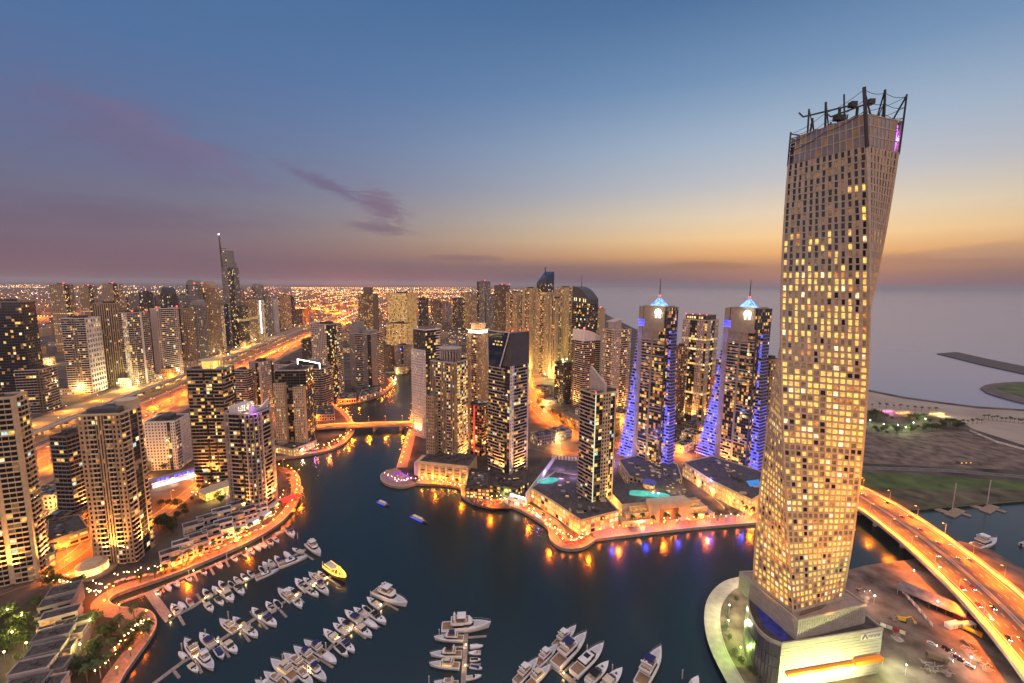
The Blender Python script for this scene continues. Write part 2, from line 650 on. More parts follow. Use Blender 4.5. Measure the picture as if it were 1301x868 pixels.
# the round peninsula under the twisted tower
PEN = smooth(G([(1040, 738), (1000, 742), (962, 746), (935, 752), (918, 770), (914, 795), (920, 825), (936, 858), (965, 905), (1010, 960)]), 4) \
    + G([(1700, 960), (1800, 830), (1500, 760), (1301, 727), (1255, 700), (1218, 691), (1170, 713), (1100, 722)])
pm = MB()
pm.prism(PEN, -1, Z0, 1, top=0)
tag(pm.build('peninsula_ground', [DIRT, QUAY]), kind='structure')

# breakwater and the hooked island off the beach
bk = MB()
bk.prism(G([(1190, 450), (1215, 448), (1260, 458), (1310, 468), (1420, 490), (1420, 499), (1301, 476), (1250, 465)]), -1, 2.2, 0, top=1)
tag(bk.build('breakwater', [ROCK, ROCK]), kind='structure')
isl = MB()
isl.prism(smooth(G([(1245, 494), (1258, 489), (1300, 486), (1400, 486)]), 4) + G([(1500, 540), (1400, 528)]) + smooth(G([(1330, 519), (1290, 511), (1256, 501), (1245, 494)]), 4)[:-1], -1, 2.0, 0)
ig = MB()
ig.prism(smooth(G([(1265, 494), (1280, 490.5), (1320, 489.5), (1400, 492)]), 4) + smooth(G([(1400, 518), (1330, 511), (1290, 503), (1265, 494)]), 4)[:-1], 2.0, 2.6, 0)
tag(isl.build('sand_island', mat('dark_sand', (.12, .10, .09), .95, var=.2, scale=.05)), kind='structure')
tag(ig.build('island_lawn', GRASS), kind='structure')


def sheet(name, pts, z, mt):
    s_ = MB()
    s_.prism(pts, z - .3, z, 0)
    return tag(s_.build(name, mt), kind='structure')


sheet('beach', G([(1301, 522.5), (1240, 519), (1150, 507), (1098, 496.5), (1090, 520), (1215, 532), (1236, 545), (1301, 566), (1700, 640), (1750, 548)], Z0), Z0 + .06, BEACH)
sheet('dirt_field', G([(1080, 553), (1225, 548), (1301, 572), (1600, 640), (1600, 632), (1301, 598), (1080, 588)], Z0), Z0 + .05, DIRT)
sheet('grass_field', G([(1070, 598), (1301, 612), (1600, 634), (1600, 609), (1301, 635), (1155, 647), (1070, 640)], Z0), Z0 + .05, GRASS)

sheet('worn_ground', G([(1080, 627), (1130, 620), (1200, 624), (1260, 619), (1301, 624), (1500, 622), (1500, 619), (1301, 634), (1155, 645.5), (1080, 638)], Z0), Z0 + .08, mat('worn_turf', (.10, .085, .05), .95, var=.45, scale=.06))
sf = MB()
ribbon(sf, COAST[1:9], -3, 5, .5)
tag(sf.build('surf', mat('wet_surf', (.42, .40, .40), .5, var=.3, scale=.05)), kind='structure')
ROADS = MB()
MARKS = MB()


def road(pts, w0, w1, z, lanes=0, mt=0, dash=True):
    ribbon(ROADS, pts, w0, w1, z, mt)
    for k in range(lanes + 1):
        o = w0 + .5 + (w1 - w0 - 1.0) * k / max(lanes, 1)
        zz = z + .03 if not isinstance(z, (list, tuple)) else [h + .03 for h in z]
        if k in (0, lanes) or not dash:
            ribbon(MARKS, pts, o - .1, o + .1, zz)
        else:
            for x, y, a in walk(pts, 12, o):
                c, s = math.cos(a), math.sin(a)
                if isinstance(z, (list, tuple)):
                    continue
                MARKS.poly([(x - 2 * c + .09 * s, y - 2 * s - .09 * c, z + .03), (x + 2 * c + .09 * s, y + 2 * s - .09 * c, z + .03),
                            (x + 2 * c - .09 * s, y + 2 * s + .09 * c, z + .03), (x - 2 * c - .09 * s, y - 2 * s + .09 * c, z + .03)])


# the twelve-lane highway inland
a0 = at(200, 514, Z0)
HD = Vector((math.sin(R(-11.7)), math.cos(R(-11.7)), 0))
HWY = [tuple((a0 + HD * t)[:2]) for t in (-900, -500, -250, 0, 250, 500, 800, 1200, 1700, 2400, 3400, 5000, 8000)]
road(HWY, -27, -1.5, Z0 + .08, 7)
road(HWY, 1.5, 27, Z0 + .08, 7)
road(HWY, -47, -33, Z0 + .08, 4)
road(HWY, 33, 45, Z0 + .08, 3)
road(HWY, 78, 92, Z0 + .08, 4)
# streets
MARSA = smooth(G([(655, 440), (664, 462), (670, 485), (678, 510), (693, 530), (715, 545), (742, 556), (790, 567), (850, 575), (900, 585), (960, 602), (1030, 617)], Z0), 5)
road(MARSA, -11, 11, Z0 + .08, 4)
MARSB = smooth(G([(600, 560), (640, 565), (672, 567), (700, 573), (735, 580), (790, 592), (850, 596)], Z0), 5)
road(MARSB, -8, 8, Z0 + .10, 4)
LOCAL = smooth(G([(60, 750), (130, 706), (190, 664), (225, 638), (252, 616), (275, 596), (300, 575), (330, 556), (345, 540), (350, 520)], Z0), 5)
road(LOCAL, -6, 6, Z0 + .08, 2)
CURVE = smooth(G([(-120, 790), (-60, 772), (0, 752), (45, 735), (85, 712), (112, 690), (128, 670), (140, 650)], Z0), 5)
road(CURVE, -5.5, 5.5, Z0 + .12, 2)
SEAROAD = smooth(G([(1000, 590), (1100, 594.5), (1200, 598), (1301, 606), (1500, 622)], Z0), 4)
road(SEAROAD, -4.5, 4.5, Z0 + .1, 2)
FARROAD = smooth(G([(440, 404), (420, 400), (400, 398), (380, 400), (372, 412)], Z0), 5)
MALLST = G([(765, 610), (795, 650), (808, 676)], Z0)
road(MALLST, -6, 6, Z0 + .09, 2)
HOTELST = G([(868, 588), (905, 624), (940, 655)], Z0)
road(HOTELST, -7, 7, Z0 + .09, 2)
for xs in ((405, 372, 470, 374), (470, 374, 640, 372), (0, 402, 130, 405), (372, 396, 470, 380)):
    ribbon(ROADS, G([(xs[0], xs[1]), (xs[2], xs[3])], Z0), -9, 9, Z0 + .1)
tag(ROADS.build('road', ASPHW), kind='structure')
tag(MARKS.build('road_marking', PAINT), kind='structure')

vg = MB()
ribbon(vg, HWY, -62, 135, Z0 + .04)
tag(vg.build('sand_verge', mat('trodden_sand', (.30, .215, .13), .95, var=.35, scale=.03)), kind='structure')

mv = thing('metro_viaduct', 'long low metro viaduct between the highway and the frontage street', 'viaduct')
b = MB()
ribbon(b, offset(HWY[:10], 60), -4.5, 4.5, Z0 + 9, thick=1.6)
b.build('deck', CONC, mv)
for o_ in (-4.4, 4.4):
    b = MB()
    ribbon(b, offset(HWY[:10], 60 + o_), -.15, .15, Z0 + 10.2, thick=1.2)
    b.build('parapet', CONC, mv)
for x, y, a in walk(HWY[:8], 32, 60):
    if abs(x) < 1.25 * y:
        b = MB()
        b.box(x - 1, y - 1, Z0, x + 1, y + 1, Z0 + 7.4)
        b.build('pier', CONC, mv)

# waterside paving
pv = MB()
LBP = LB[4:len(LB) - 20]
ribbon(pv, LB[4:76], 0, 9, Z0 + .05)
ribbon(pv, LB[-36:-4], 0, 8, Z0 + .06)
ribbon(pv, RB1, 0, 12, Z0 + .05)
pv.prism([RB1[-1]] + RB2, Z0 - .2, Z0 + .06)
ribbon(pv, [RB2[-1]] + RB3, 0, 14, Z0 + .07)
ribbon(pv, [RB3[-1]] + RB4[:5], 0, 16, Z0 + .05)
tag(pv.build('pavement', PAVE), kind='structure')
pk = MB()
ribbon(pk, PEN[3:34], -.0, -9, Z0 + .06)
tag(pk.build('peninsula_pavement', CONC), kind='structure')
kb = MB()
for P_ in (LB[4:76], LB[-36:-4], RB1, RB2, [RB2[-1]] + RB3, [RB3[-1]] + RB4[:5]):
    ribbon(kb, P_, -.25, .55, Z0 + .35, thick=.6)
ribbon(kb, PEN[3:34], -.55, .25, Z0 + .5, thick=.7)
tag(kb.build('kerb', CONC), kind='structure')

HAZE = True
if HAZE:
    hz = MB()
    hz.box(-FAR * 1.02, -3100, -2.0, FAR * 1.02, FAR * 1.02, 380)
    hm = bpy.data.materials.new('haze')
    hm.use_nodes = True
    hn = hm.node_tree
    hn.nodes.clear()
    ho = hn.nodes.new('ShaderNodeOutputMaterial')
    pvn = hn.nodes.new('ShaderNodeVolumePrincipled')
    pvn.inputs['Color'].default_value = (.80, .78, .82, 1)
    pvn.inputs['Density'].default_value = 3.6e-5
    pvn.inputs['Anisotropy'].default_value = .2
    hn.links.new(pvn.outputs[0], ho.inputs['Volume'])
    tag(hz.build('haze', hm), kind='stuff')

# ------------------------------------------------------------------ tower kit
WQ = []
for wm in WMATS:
    q_ = MB()
    q_.poly([(-.5, 0, -.5), (.5, 0, -.5), (.5, 0, .5), (-.5, 0, .5)])
    WQ.append(q_.mesh('window', wm))
# palettes: weights over dark, warm, amber, white, yellow, cool, dim
PAL = {'few': (85, 2.4, 1.6, 1.6, 1.6, .4, 9), 'some': (78, 5, 3, 3, 3.5, .8, 10), 'lots': (38, 20, 10, 10, 14, 2, 10), 'gold': (12, 30, 16, 8, 34, 0, 4),
       'amber': (62, 7, 14, 2, 3, 0, 12), 'cold': (74, 3, 1, 4, 3, 4, 11), 'dark': (90, 1, 1, 1, 1, .4, 6), 'green': (60, 6, 2, 4, 14, 4, 10)}
NFAC = [0]


def crown_box(r, x, y, z, w_, d_, h_):
    v, f = [], []
    for k in range(90):
        p = Vector((x + r.uniform(-w_, w_), y + r.uniform(-d_, d_), z + r.uniform(-.4, h_)))
        a1 = Vector((r.gauss(0, 1), r.gauss(0, 1), r.gauss(0, 1))).normalized() * .4
        a2 = a1.cross(Vector((r.gauss(0, 1), r.gauss(0, 1), r.gauss(0, 1)))).normalized() * .3
        f.append((len(v), len(v) + 1, len(v) + 2, len(v) + 3))
        v += [tuple(p - a1), tuple(p + a2), tuple(p + a1), tuple(p - a2)]
    return v, f


class Tower:
    def __init__(s, name, label, foot, loc, rz, h, fh=3.6, wall=BEIGE, pal='some', cat='tower', group=None, z0=0.0, near=True, trim=None, slab=None, litrows=()):
        s.root = thing(name, label, cat, loc, rz, group)
        s.foot, s.h, s.fh, s.z0, s.near = foot, h, fh, z0, near
        s.a = s.b = 30.0
        s.wall, s.trim = wall, trim or wall
        s.mb = MB()                         # wall
        s.slabs = []                        # (key, o, u, n, args, z) balconies
        s.win = []                          # windows
        s.pal = PAL[pal] if isinstance(pal, str) else pal
        s.rng = random.Random(len(label) * 31 + int(abs(loc[0]) * 7 + abs(loc[1])))
        s.loc, s.rz = loc, rz
        s.slabmat = slab or s.trim
        s.litrows = set(litrows)
        s.band = {}

    def kind(s, floor, col, pal=None):
        r = s.rng
        if floor in s.litrows:
            return r.choice((4, 4, 3, 1))
        p = list(pal or s.pal)
        b = s.band.setdefault((floor // 2, col // 3), r.random())      # neighbouring rooms tend to be lit together
        p[0] *= .55 + .9 * b
        return r.choices(range(len(p)), p)[0]

    def window(s, o, u, n, uc, nz, zc, w, h, k):
        x, y = o[0] + u[0] * uc + n[0] * nz, o[1] + u[1] * uc + n[1] * nz
        s.win.append((x, y, zc, math.atan2(u[1], u[0]), w, h, k))

    def facade(s, p0, p1, z0, z1, segs, base=0.0):
        p0, p1 = Vector(p0), Vector(p1)
        L = (p1 - p0).length
        u = tuple((p1 - p0) / L)
        n = (u[1], -u[0])
        tot = sum(g[0] for g in segs)
        c = 0.0
        for g in segs:
            wd = L * g[0] / tot
            s.strip((p0.x + u[0] * c, p0.y + u[1] * c), u, n, wd, z0, z1, g[1], g[2] if len(g) > 2 else {})
            c += wd

    def strip(s, o, u, n, wd, z0, z1, kind, op):
        fh = op.get('fh', s.fh)
        nf = max(1, int((z1 - z0) / fh))
        fh = (z1 - z0) / nf
        dp = op.get('dp', .45)
        if kind == 'wall':
            s.mb.obox(o, u, n, 0, wd, -.2, op.get('dp', .25), z0, z1, op.get('m', 0))
            if op.get('slit'):
                for f in range(nf):
                    s.window(o, u, n, wd / 2, op.get('dp', .25) + .04, z0 + (f + .5) * fh, min(1.2, wd * .4), fh * .5, s.kind(f, 0))
            return
        nb = max(1, round(wd / op.get('bw', 3.2)))
        bw = wd / nb
        wf, hf = op.get('wf', .6), op.get('hf', .58)
        m = op.get('m', 0)
        pal = PAL[op['pal']] if 'pal' in op else None
        if kind == 'grid':
            for k in range(nb + 1):
                a, b = max(0, k * bw - bw * (1 - wf) / 2), min(wd, k * bw + bw * (1 - wf) / 2)
                s.mb.obox(o, u, n, a, b, -.2, dp, z0, z1, m)
            for f in range(nf + 1):
                a, b = max(z0, z0 + f * fh - fh * (1 - hf) / 2), min(z1, z0 + f * fh + fh * (1 - hf) / 2)
                s.mb.obox(o, u, n, 0, wd, -.2, dp - op.get('rec', .1), a, b, op.get('m2', m))
        elif kind == 'glass':
            for k in range(nb + 1):
                a, b = max(0, k * bw - .08), min(wd, k * bw + .08)
                s.mb.obox(o, u, n, a, b, -.2, .16, z0, z1, 2)
            for f in range(nf + 1):
                s.mb.obox(o, u, n, 0, wd, -.2, .1, max(z0, z0 + f * fh - .35), min(z1, z0 + f * fh + .35), 2)
            wf, hf = .96, .84
        elif kind == 'balc':
            d = op.get('d', 1.6)
            par = op.get('par', 1.0)
            every = op.get('every', 1)
            for k in range(nb + 1):
                a, b = max(0, k * bw - .15), min(wd, k * bw + .15)
                s.mb.obox(o, u, n, a, b, -.2, d * .55 if op.get('fins') else .2, z0, z1, m)
            for f in range(nf):
                if f % every == 0:
                    s.slabs.append((o, u, n, wd, d, z0 + f * fh, par, op.get('bm', 0)))
            s.mb.obox(o, u, n, 0, wd, -.2, .12, z1 - .6, z1, m)
            wf, hf = .92, .78
        step = op.get('step', 1)
        for f in range(nf):
            for k in range(nb):
                kd = s.kind(f, k, pal)
                ww, hh = bw * wf, fh * hf
                if op.get('skip') and s.rng.random() < op['skip']:
                    continue
                s.window(o, u, n, (k + .5) * bw, .05, z0 + (f + .5) * fh, ww, hh, kd)

    def core(s, z0=None, z1=None, foot=None, m=0, top=1):
        s.mb.prism(foot or s.foot, s.z0 if z0 is None else z0, s.h if z1 is None else z1, m, top=top)

    def roof(s, kind='flat', beacon=0, mech=True, foot=None, z=None):
        """parapet and plant room on the roof"""
        f = foot or s.foot
        z = s.h if z is None else z
        r = MB()
        cx, cy = sum(p[0] for p in f) / len(f), sum(p[1] for p in f) / len(f)
        for i in range(len(f)):
            p, q = Vector(f[i]), Vector(f[(i + 1) % len(f)])
            L = (q - p).length
            u = tuple((q - p) / L)
            r.obox(p, u, (u[1], -u[0]), -.2, L + .2, -.25, .35, z - .2, z + 1.3)
        if mech:
            w = min(max(p[0] for p in f) - min(p[0] for p in f), max(p[1] for p in f) - min(p[1] for p in f))
            r.box(cx - w * .22, cy - w * .2, z, cx + w * .25, cy + w * .22, z + 4.2, 1)
            r.box(cx - w * .33, cy - w * .1, z, cx - w * .23, cy + w * .12, z + 2.2, 1)
            for k in range(5):
                a, b = cx + s.rng.uniform(-.36, .36) * w, cy + s.rng.choice((-.34, .3)) * w
                r.box(a - 1, b - .8, z, a + 1, b + .8, z + 1.5, 1)
        def inside(x, y):
            k = False
            for i in range(len(f)):
                (x0, y0), (x1, y1) = f[i], f[(i + 1) % len(f)]
                if (y0 > y) != (y1 > y) and x < (x1 - x0) * (y - y0) / (y1 - y0) + x0:
                    k = not k
            return k
        xs, ys = [p[0] for p in f], [p[1] for p in f]
        if not mech and len(f) < 9:
            for k in range(46):
                x, y = s.rng.uniform(min(xs), max(xs)), s.rng.uniform(min(ys), max(ys))
                w_, d_ = s.rng.uniform(.8, 3.2), s.rng.uniform(.8, 3.2)
                if all(inside(x + i * w_ * 1.3, y + j * d_ * 1.3) for i in (-1, 1) for j in (-1, 1)):
                    r.box(x - w_, y - d_, z, x + w_, y + d_, z + s.rng.choice((.3, .3, .5, 1.2, 1.8, 2.6)), s.rng.choice((0, 1, 1, 2)))
        if not mech and s.near and len(f) < 9 and (max(xs) - min(xs)) * (max(ys) - min(ys)) > 900:
            for k in range(16):
                x, y = s.rng.uniform(min(xs), max(xs)), s.rng.uniform(min(ys), max(ys))
                if all(inside(x + i * 4, y + j * 4) for i in (-1, 1) for j in (-1, 1)):
                    q = MB()
                    if k % 3:
                        q.box(x - 1.6, y - .9, z, x + 1.6, y + .9, z + .9, 0)
                        q.box(x - 1.3, y - .7, z + .9, x + 1.3, y + .7, z + 1.0, 1)
                        q.build('skylight', [s.trim, W_WARM], s.root)
                    else:
                        q.box(x - 3, y - 2, z, x + 3, y + 2, z + .6, 0)
                        cb_ = crown_box(s.rng, x, y, z + 1.1, 2.8, 1.8, 1.0)
                        q.v, q.f, q.m = q.v + cb_[0], q.f + [tuple(i + len(q.v) for i in fc) for fc in cb_[1]], q.m + [1] * len(cb_[1])
                        q.build('planter', [s.trim, LEAF[2]], s.root)
        ro = r.build('roof', [s.trim, ROOF, STEEL], s.root)
        for k in range(beacon):
            p = f[k % len(f)]
            b = MB()
            b.tube([(p[0] * .93, p[1] * .93, z + 1), (p[0] * .93, p[1] * .93, z + 4)], .12)
            b.ball((p[0] * .93, p[1] * .93, z + 4.3), .9 if s.near else 1.6, 1)
            b.build('beacon', [DSTEEL, L_RED], ro)
        return ro

    def finish(s, extra=()):
        if s.near and s.h > 60:                # warm uplights at the foot of the tower
            for dx, dy in ((-.9, -.35), (-.9, .35), (-.25, -.95), (.3, -.95)):
                x, y = dx * s.a / 2, dy * s.b / 2
                x, y = x + (-7 if dx < -.8 else 0), y + (-7 if dy < -.8 else 0)
                light('SPOT', (x, y, 9), (1, .40, .08), 120000, s.root, .6, 80, 1.0, aim=(-x / 60, -y / 60, 1))
        s.mb.build('wall', [s.wall, ROOF, DARK, s.trim] + list(extra), s.root)
        # balconies
        if s.slabs:
            keep = s.slabs
            rest = []
            if not s.near:
                keep, rest = [], s.slabs
            elif len(keep) > 100:
                keep = sorted(keep, key=lambda t: -(t[3] * (.2 + max(0, s.facing(t[2])))))
                keep, rest = keep[:100], keep[100:]
            cache = {}
            for o, u, n, wd, d, z, par, bm in keep:
                key = (round(o[0], 2), round(o[1], 2), round(u[0], 3), round(wd, 2), d, par, bm)
                if key not in cache:
                    b = MB()
                    slabmesh(b, (0, 0), (1, 0), (0, -1), wd, d, 0, par, bm)
                    cache[key] = b.mesh('balcony', [s.slabmat, DARK, WHITE, GLASSD])
                bo = ob('balcony', cache[key], s.root, (o[0], o[1], z), math.atan2(u[1], u[0]))
            if rest:
                b = MB()
                for o, u, n, wd, d, z, par, bm in rest:
                    slabmesh(b, o, u, n, wd, d, z, par, bm)
                tag(b.build('balcony', [s.slabmat, DARK, WHITE, GLASSD], s.root), kind='stuff')
        # windows: the hundred that show largest one by one, the rest together
        if s.win:
            def score(t):
                a = t[3]
                f = s.facing((math.sin(a), -math.cos(a)))
                return -(t[4] * t[5] * max(0, f) * (1 + .002 * t[2]) * (1.3 if t[6] else 1))
            rest = s.win
            if s.near:
                srt = sorted(s.win, key=score)
                keep, rest = srt[:100], srt[100:]
                for x, y, z, a, w_, h_, k in keep:
                    o = ob('window', WQ[k], s.root, (x, y, z), a)
                    o.scale = (w_, 1, h_)
            if rest:
                b = MB()
                for x, y, z, a, w_, h_, k in rest:
                    c, q = math.cos(a) * w_ / 2, math.sin(a) * w_ / 2
                    b.poly([(x - c, y - q, z - h_ / 2), (x + c, y + q, z - h_ / 2), (x + c, y + q, z + h_ / 2), (x - c, y - q, z + h_ / 2)], k)
                tag(b.build('window', WMATS, s.root), kind='stuff')
        return s.root

    def facing(s, n):
        c, q = math.cos(s.rz), math.sin(s.rz)
        wx, wy = n[0] * c - n[1] * q, n[0] * q + n[1] * c
        v = Vector((-s.loc[0], -s.loc[1])).normalized()
        return wx * v.x + wy * v.y


def slabmesh(b, o, u, n, wd, d, z, par, bm):
    b.obox(o, u, n, .05, wd - .05, .1, d, z - .12, z + .16, 0)
    if par:
        b.obox(o, u, n, .05, wd - .05, d - .14, d + .02, z + .16, z + par, bm)
        b.obox(o, u, n, .05, .2, .1, d - .14, z + .16, z + par, bm)
        b.obox(o, u, n, wd - .2, wd - .05, .1, d - .14, z + .16, z + par, bm)


def zat(P, py):
    """height at the ground point P that shows at picture row PY"""
    lo, hi = 0.0, 700.0
    for _ in range(40):
        mid = (lo + hi) / 2
        if pix((P[0], P[1], mid))[1] > py:
            lo = mid
        else:
            hi = mid
    return lo


def place(L, C, Rr, top, base, yaw, z=Z0):
    """ground corner, side lengths and height of a tower from where its nearest corner and silhouettes stand"""
    P = at(C, base, z)
    for _ in range(6):
        h = zat(P, top)
        dx = pix((P.x, P.y, h))[0] - C
        P.x -= dx * pix((P.x, P.y, h))[2] / FPX
    dR = Vector((math.cos(R(yaw)), math.sin(R(yaw)), 0))
    dL = Vector((-math.sin(R(yaw)), math.cos(R(yaw)), 0))
    N = Vector((P.x, P.y, h))

    def solve(d, target, sgn):
        lo, hi = 0.5, 200.0
        for _ in range(40):
            mid = (lo + hi) / 2
            if (pix(N + d * mid)[0] - target) * sgn < 0:
                lo = mid
            else:
                hi = mid
        return lo
    a = solve(dR, Rr, 1)
    b = solve(dL, L, -1)
    c = Vector((P.x, P.y, 0)) + dR * a / 2 + dL * b / 2
    return c, a, b, h - z


def rect(a, b, r=0.0, n=4):
    if not r:
        return [(-a / 2, -b / 2), (a / 2, -b / 2), (a / 2, b / 2), (-a / 2, b / 2)]
    out = []
    for cx, cy, t0 in ((a / 2 - r, -b / 2 + r, -90), (a / 2 - r, b / 2 - r, 0), (-a / 2 + r, b / 2 - r, 90), (-a / 2 + r, -b / 2 + r, 180)):
        for k in range(n + 1):
            t = R(t0 + 90 * k / n)
            out.append((cx + r * math.cos(t), cy + r * math.sin(t)))
    return out


PLAIN = [(1, 'grid', dict(bw=6, wf=.4))]
TW = {}


def tower(name, label, L, C, Rr, top, base, yaw, fr, fl, wall=BEIGE, pal='some', fh=3.6, depth=None, near=None, roof='flat', beacon=0, trim=None, slab=None,
          litrows=(), rounded=0.0, cut=0.0, cat='tower', group=None, podium=0.0, mech=True, z=Z0, maxb=60, fb=None):
    """box tower with its two seen faces made of vertical strips; returns the kit for extras"""
    c, a, b, h = place(L, C, Rr, top, base, yaw, z)
    a, b = max(a, 6), max(min(b, maxb), 6)
    dR = Vector((math.cos(R(yaw)), math.sin(R(yaw)), 0))
    dL = Vector((-math.sin(R(yaw)), math.cos(R(yaw)), 0))
    dist = math.hypot(c.x, c.y)
    if near is None:
        near = dist < 760
    P = c - dR * 0
    foot = rect(a, b, rounded) if rounded else rect(a, b)
    t = Tower(name, label, foot, (c.x, c.y, z), R(yaw), h, fh, wall, pal, cat, group, near=near, trim=trim, slab=slab, litrows=litrows)
    t.a, t.b = a, b
    t.core(0, h - (0.0 if not cut else cut))
    if rounded:
        for i in range(len(foot)):
            p, q = foot[i], foot[(i + 1) % len(foot)]
            ln = math.hypot(q[0] - p[0], q[1] - p[1])
            if ln < .3:
                continue
            nx, ny = q[1] - p[1], -(q[0] - p[0])
            if t.facing((nx / ln, ny / ln)) < -.25:
                continue
            t.facade(p, q, podium, h, fr if abs(nx) < abs(ny) else fl)
    else:
        t.facade(foot[0], foot[1], podium, h, fr)
        t.facade(foot[3], foot[0], podium, h, fl)
        t.facade(foot[1], foot[2], podium, h, fb or PLAIN)
        t.facade(foot[2], foot[3], podium, h, PLAIN)
    if roof == 'flat':
        t.roof(beacon=beacon, mech=mech)
    TW[label] = t
    return t


def g(w=1, **k):
    return (w, 'grid', k)


def bl(w=1, **k):
    return (w, 'balc', k)


def gl(w=1, **k):
    return (w, 'glass', k)


def wl(w=1, **k):
    return (w, 'wall', k)

# ------------------------------------------------------------------ the towers
def tpx(name, label, L, C, Rr, top, base, turn, fr, fl, **k):
    az = math.degrees(math.atan2(ray(C, 420).x, ray(C, 420).y))
    return tower(name, label, L, C, Rr, top, base, turn - az, fr, fl, **k)


NEARG = 'residential towers round the marina'
FARG = 'towers beyond the highway'
BEACHG = 'towers of the beach quarter'
# ---- west bank of the marina
tpx('apartment_tower', 'tan balcony tower cut off by the picture edge, parking court at its foot', -70, 17, 34, 506, 735, 66,
    [wl(.25), bl(1, d=1.5, bw=4), wl(.1)], [g(.5, bw=3), bl(1.2, d=1.4), wl(.25), bl(1, d=1.4), wl(.15)], wall=SAND, pal='few', roof='flat', group=NEARG)
t = tpx('apartment_tower', 'tan tower with tall orange ribs beside the round cafe pavilion', 98, 152, 178, 527, 714, 57,
        [bl(.8, d=1.2, bw=3.4), wl(.12), gl(.7, pal='cold'), wl(.12), bl(.35, d=1)], [g(.55, bw=2.6, wf=.5), bl(.4, d=1.2, bw=3), g(.5, bw=2.2, wf=.45, hf=.8, m2=2), bl(.4, d=1.2, bw=3), g(.5, bw=2.6, wf=.5)],
        wall=TAN, trim=SAND, pal='few', fh=3.5, group=NEARG)
r_ = MB()
r_.prism([(t.a * .30 + 6.5 * math.cos(R(a_)), -t.b * .28 + 6.5 * math.sin(R(a_))) for a_ in range(0, 360, 24)], t.h, t.h + 6.5, 0)
r_.prism([(t.a * .30 + 7 * math.cos(R(a_)), -t.b * .28 + 7 * math.sin(R(a_))) for a_ in range(0, 360, 24)], t.h + 6.5, t.h + 7.2, 0)
r_.box(-t.a * .45, -t.b * .4, t.h, -t.a * .1, t.b * .3, t.h + 4.5, 1)
r_.build('roof_turret', [SAND, DARK], t.root)
t = tpx('unfinished_tower', 'unfinished brown block with dark open floors and a site crane on its roof', 63, 84, 112, 556, 664, 42,
        [bl(1, d=1.2, bw=3.5)], [bl(1, d=1.2, bw=3.5)], wall=BROWN, pal='dark', slab=GREY, group=NEARG)
r_ = MB()
for k in range(7):
    a_ = t.rng.uniform(-.4, .4) * t.a
    r_.bar((a_, t.rng.uniform(-.4, .4) * t.b, t.h), (a_ + t.rng.uniform(-3, 3), t.rng.uniform(-.4, .4) * t.b, t.h + t.rng.uniform(3, 6)), .5)
r_.build('formwork', BROWN, t.root)
t = tpx('hotel_tower', 'white punched-window hotel block by the blue signed forecourt', 183, 222, 240, 536, 596, 62,
        [bl(.4, d=1, bw=2.6), wl(.2), g(.7, bw=2.6, wf=.5, hf=.5)], [g(1, bw=3.0, wf=.5, hf=.52), gl(.16), g(.22, bw=2.6, wf=.5, hf=.5)], wall=WHITE, pal='few', fh=3.4, group=NEARG)
t = tpx('apartment_tower', 'dark banded tower with a crown of yellow lit fins', 237, 281, 297, 470, 612, 62,
        [bl(1, d=1.4, bw=3.4), gl(.3)], [bl(.9, d=1.4, bw=3.4), gl(.15), bl(.35, d=1.4), gl(.1), bl(.5, d=1.4, bw=3.4)], wall=DARK, trim=GREY, slab=mat('dim_parapet', (.34, .27, .20), .8), pal='some', group=NEARG, roof=None)
r_ = MB()
t.roof(mech=False)
for k in range(13):
    a_ = -2.7 + k * .26
    x_, y_ = -1 + 9.5 * math.cos(a_), -1 + 9.5 * math.sin(a_)
    r_.bar((x_, y_, t.h), (x_ * 1.08, y_ * 1.08, t.h + 9 - .06 * (k - 6) ** 2), .9, .5)
r_.prism([(-1 + 8 * math.cos(R(a_)), -1 + 8 * math.sin(R(a_))) for a_ in range(0, 360, 20)], t.h, t.h + 7.5, 1)
r_.prism([(-1 + 10.6 * math.cos(R(a_)), -1 + 10.6 * math.sin(R(a_))) for a_ in range(0, 360, 20)], t.h + 8.6, t.h + 9.2, 0)
cr_ = r_.build('crown', [SAND, W_YEL], t.root)
light('POINT', (6, -12, t.h + 4), (1, .75, .2), 2500, t.root, .5)
light('POINT', (-10, -10, t.h + 4), (1, .75, .2), 2500, t.root, .5)
t = tpx('apartment_tower', 'dark round-fronted tower with pale blades and a lit cut crown', 281, 322, 348, 528, 655, 52,
        [wl(.12, m=3, dp=1.8), bl(1, d=1.5, bw=3.4)], [bl(1, d=1.5, bw=3.2), gl(.25), bl(.3, d=1.4), wl(.1, m=3, dp=1.6)], wall=DARK, trim=PINK, slab=mat('pale_parapet', (.40, .32, .26), .8), pal='some', group=NEARG, roof=None, rounded=7)
t.roof(mech=False)
r_ = MB()
for k in range(-9, 10):
    x_, x2 = k * t.a * .045, (k + 1) * t.a * .045
    h1, h2 = 3 + 6 * abs(math.sin(k / 9 * 1.2)) ** 2, 3 + 6 * abs(math.sin((k + 1) / 9 * 1.2)) ** 2
    r_.hexa([(x_, -t.b * .34, t.h), (x2, -t.b * .34, t.h), (x2, -t.b * .3, t.h), (x_, -t.b * .3, t.h)], [(x_, -t.b * .38, t.h + h1), (x2, -t.b * .38, t.h + h2), (x2, -t.b * .34, t.h + h2), (x_, -t.b * .34, t.h + h1)])
for k in range(9):
    r_.box(-t.a * .36 + k * t.a * .085, t.b * .05, t.h, -t.a * .36 + k * t.a * .085 + .9, t.b * .35, t.h + 6, 0)
r_.build('crown', [WHITE], t.root)
for k in (-.3, 0, .3):
    light('POINT', (t.a * k, -t.b * .15, t.h + 2.0), (1, .8, .5), 2200, t.root, .4)
light('POINT', (-t.a * .5, -t.b * .55, t.h + 2.0), (.5, .15, 1), 2500, t.root, .4)
